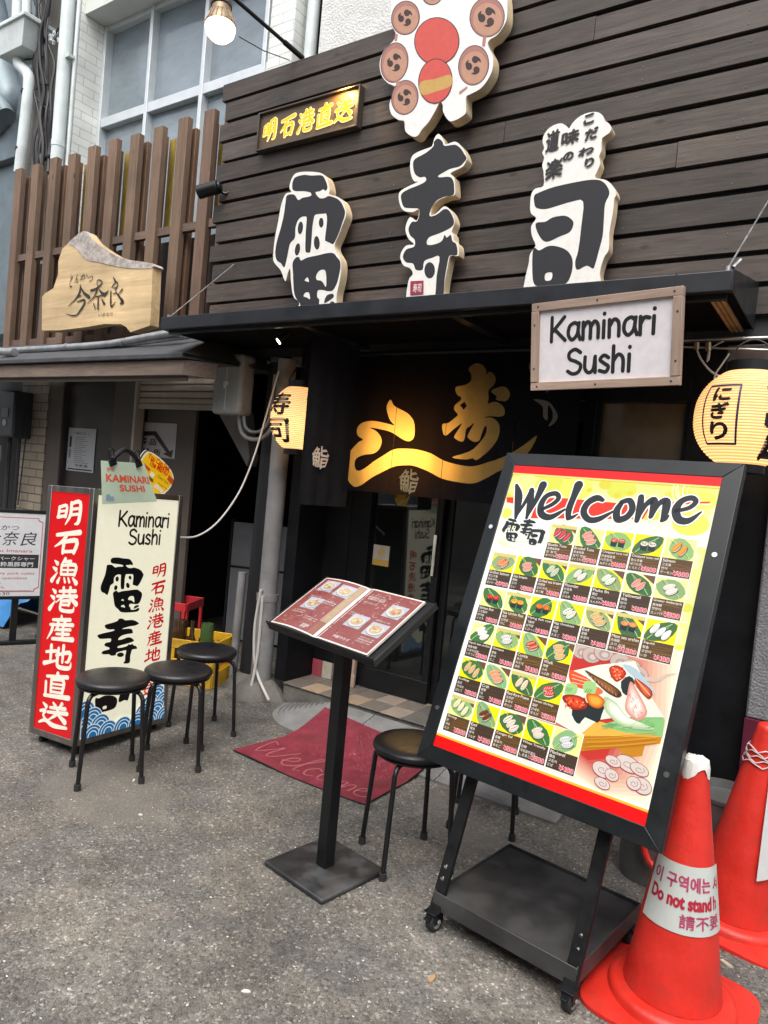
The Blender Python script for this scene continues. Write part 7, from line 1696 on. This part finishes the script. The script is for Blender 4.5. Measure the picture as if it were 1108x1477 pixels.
# ---- lamp on a bent pipe
LP = onY(318, 40, 2.35)
t = thing('arm_lamp', 'lit reflector bulb hanging from a dark pipe arm above the planks', 'lamp', LP)
sb = .072
dn = Vector((.10,-.05,-1)).normalized(); z_ = Vector((0,0,1)); Rb = z_.rotation_difference(-dn).to_matrix()
def rotv(mb): mb.v = [tuple(Rb @ Vector(v)) for v in mb.v]; return mb
mb = MB(); mb.lathe([(sb*.2,-.062),(sb*.62,-.052),(sb*.9,-.03),(sb,-.003),(sb*.98,.004)], 36); rotv(mb).build('bulb', BULB, t, sharp=80)
mb = MB(); mb.lathe([(sb*.985,.0042),(sb*1.0,.010),(sb*.68,.068),(sb*.62,.072),(sb*.62,.1)], 36); rotv(mb).build('reflector', mat('bronze_heat_sink', (.30,.22,.14), .45, metal=.6), t)
mb = MB()
for k in range(18): th = k*2*pi/18; mb.tube([(sb*1.01*cos(th),sb*1.01*sin(th),.012),(sb*.70*cos(th),sb*.70*sin(th),.068)], .003, 5)
rotv(mb).build('fin', mat('fin_metal', (.22,.15,.09), .5, metal=.5), t)
mb = MB(); mb.lathe([(sb*.66,.1001),(sb*.70,.104),(sb*.68,.135),(sb*.60,.14),(sb*.55,.145),(sb*.56,.5),(sb*.5,.9)], 28); rotv(mb).build('socket', mat('dark_socket', (.055,.045,.04), .5, var=.2), t)
mb = MB(); e0 = onY(437, 84, YW+.05)-LP; e1 = onY(405,57,3.30)-LP; e2 = onY(335, -5, 2.95)-LP; top_ = (Rb @ Vector((0,0,.9)))
mb.tube([e0, e0.lerp(e2,.28)], .017, 10); mb.tube([e0.lerp(e2,.28), e2, e2.lerp(e0,-.25), top_+Vector((.12,.15,.12)), top_+Vector((0,0,.10)), top_], .012, 10, smooth=4); mb.build('pipe_arm', BLACKF, t)
mb = MB(); mb.tube([onY(345,53,2.6)-LP, onY(380,73,3.1)-LP, onY(418,87,3.4)-LP], .003, 5); mb.each('wire', CABLE, t)
# ---- litter
rr = random.Random(17)
for lab, px, py, M_, s in (('tan cigarette end on the asphalt in front of the trolley', 623, 1413, mat('tan_litter', (.40,.25,.12), .8), .02), ('white paper scrap lying in the foreground asphalt', 355, 1431, PAPER, .013), ('beige leaf scrap on the ground between the two cones', 1047, 1391, mat('leaf_litter', (.45,.38,.28), .8), .022), ('tiny white scrap beside the front stool', 203, 1176, PAPER, .008), ('pale crumb of paper by the stool feet', 193, 1126, PAPER, .010)):
    g = G(px, py); mb = MB(); th = rr.uniform(0,3); vs = [(cos(th)*s*a_-sin(th)*s*b_*.35, sin(th)*s*a_+cos(th)*s*b_*.35, .003+.004*rr.random()) for a_,b_ in ((-1,-1),(-.2,-1.2),(.7,-.6),(1,.3),(.5,1.1),(-.6,.9))]
    vs += [(x,y,.0008) for x,y,z in vs]; mb.add(vs, [tuple(range(6)), tuple(range(11,5,-1))]+[(i,6+i,6+(i+1)%6,(i+1)%6) for i in range(6)])
    o = mb.build('litter', M_); o.location = (g.x, g.y, 0); tag(o, lab, 'litter')

# ---- the other side of the alley, behind the camera (seen only in reflections)
t = thing('opposite_building', 'plain grey building facing the shop across the alley', 'building', (-2, -4.2, 0))
mb = MB(); mb.span(-12, 12, -.5, 0, 0, 5.2); mb.build('wall', OPP, t)
for k in range(6):
    mb = MB(); x = -10+4*k; mb.span(x-.9, x+.9, .0005, .04, .6, 2.3); f = mb.build('window', WINGL, t)
    mb = MB(); mb.span(x-.98, x+.98, .0005, .06, 2.301, 2.4); mb.build('frame', BROWNP, f)
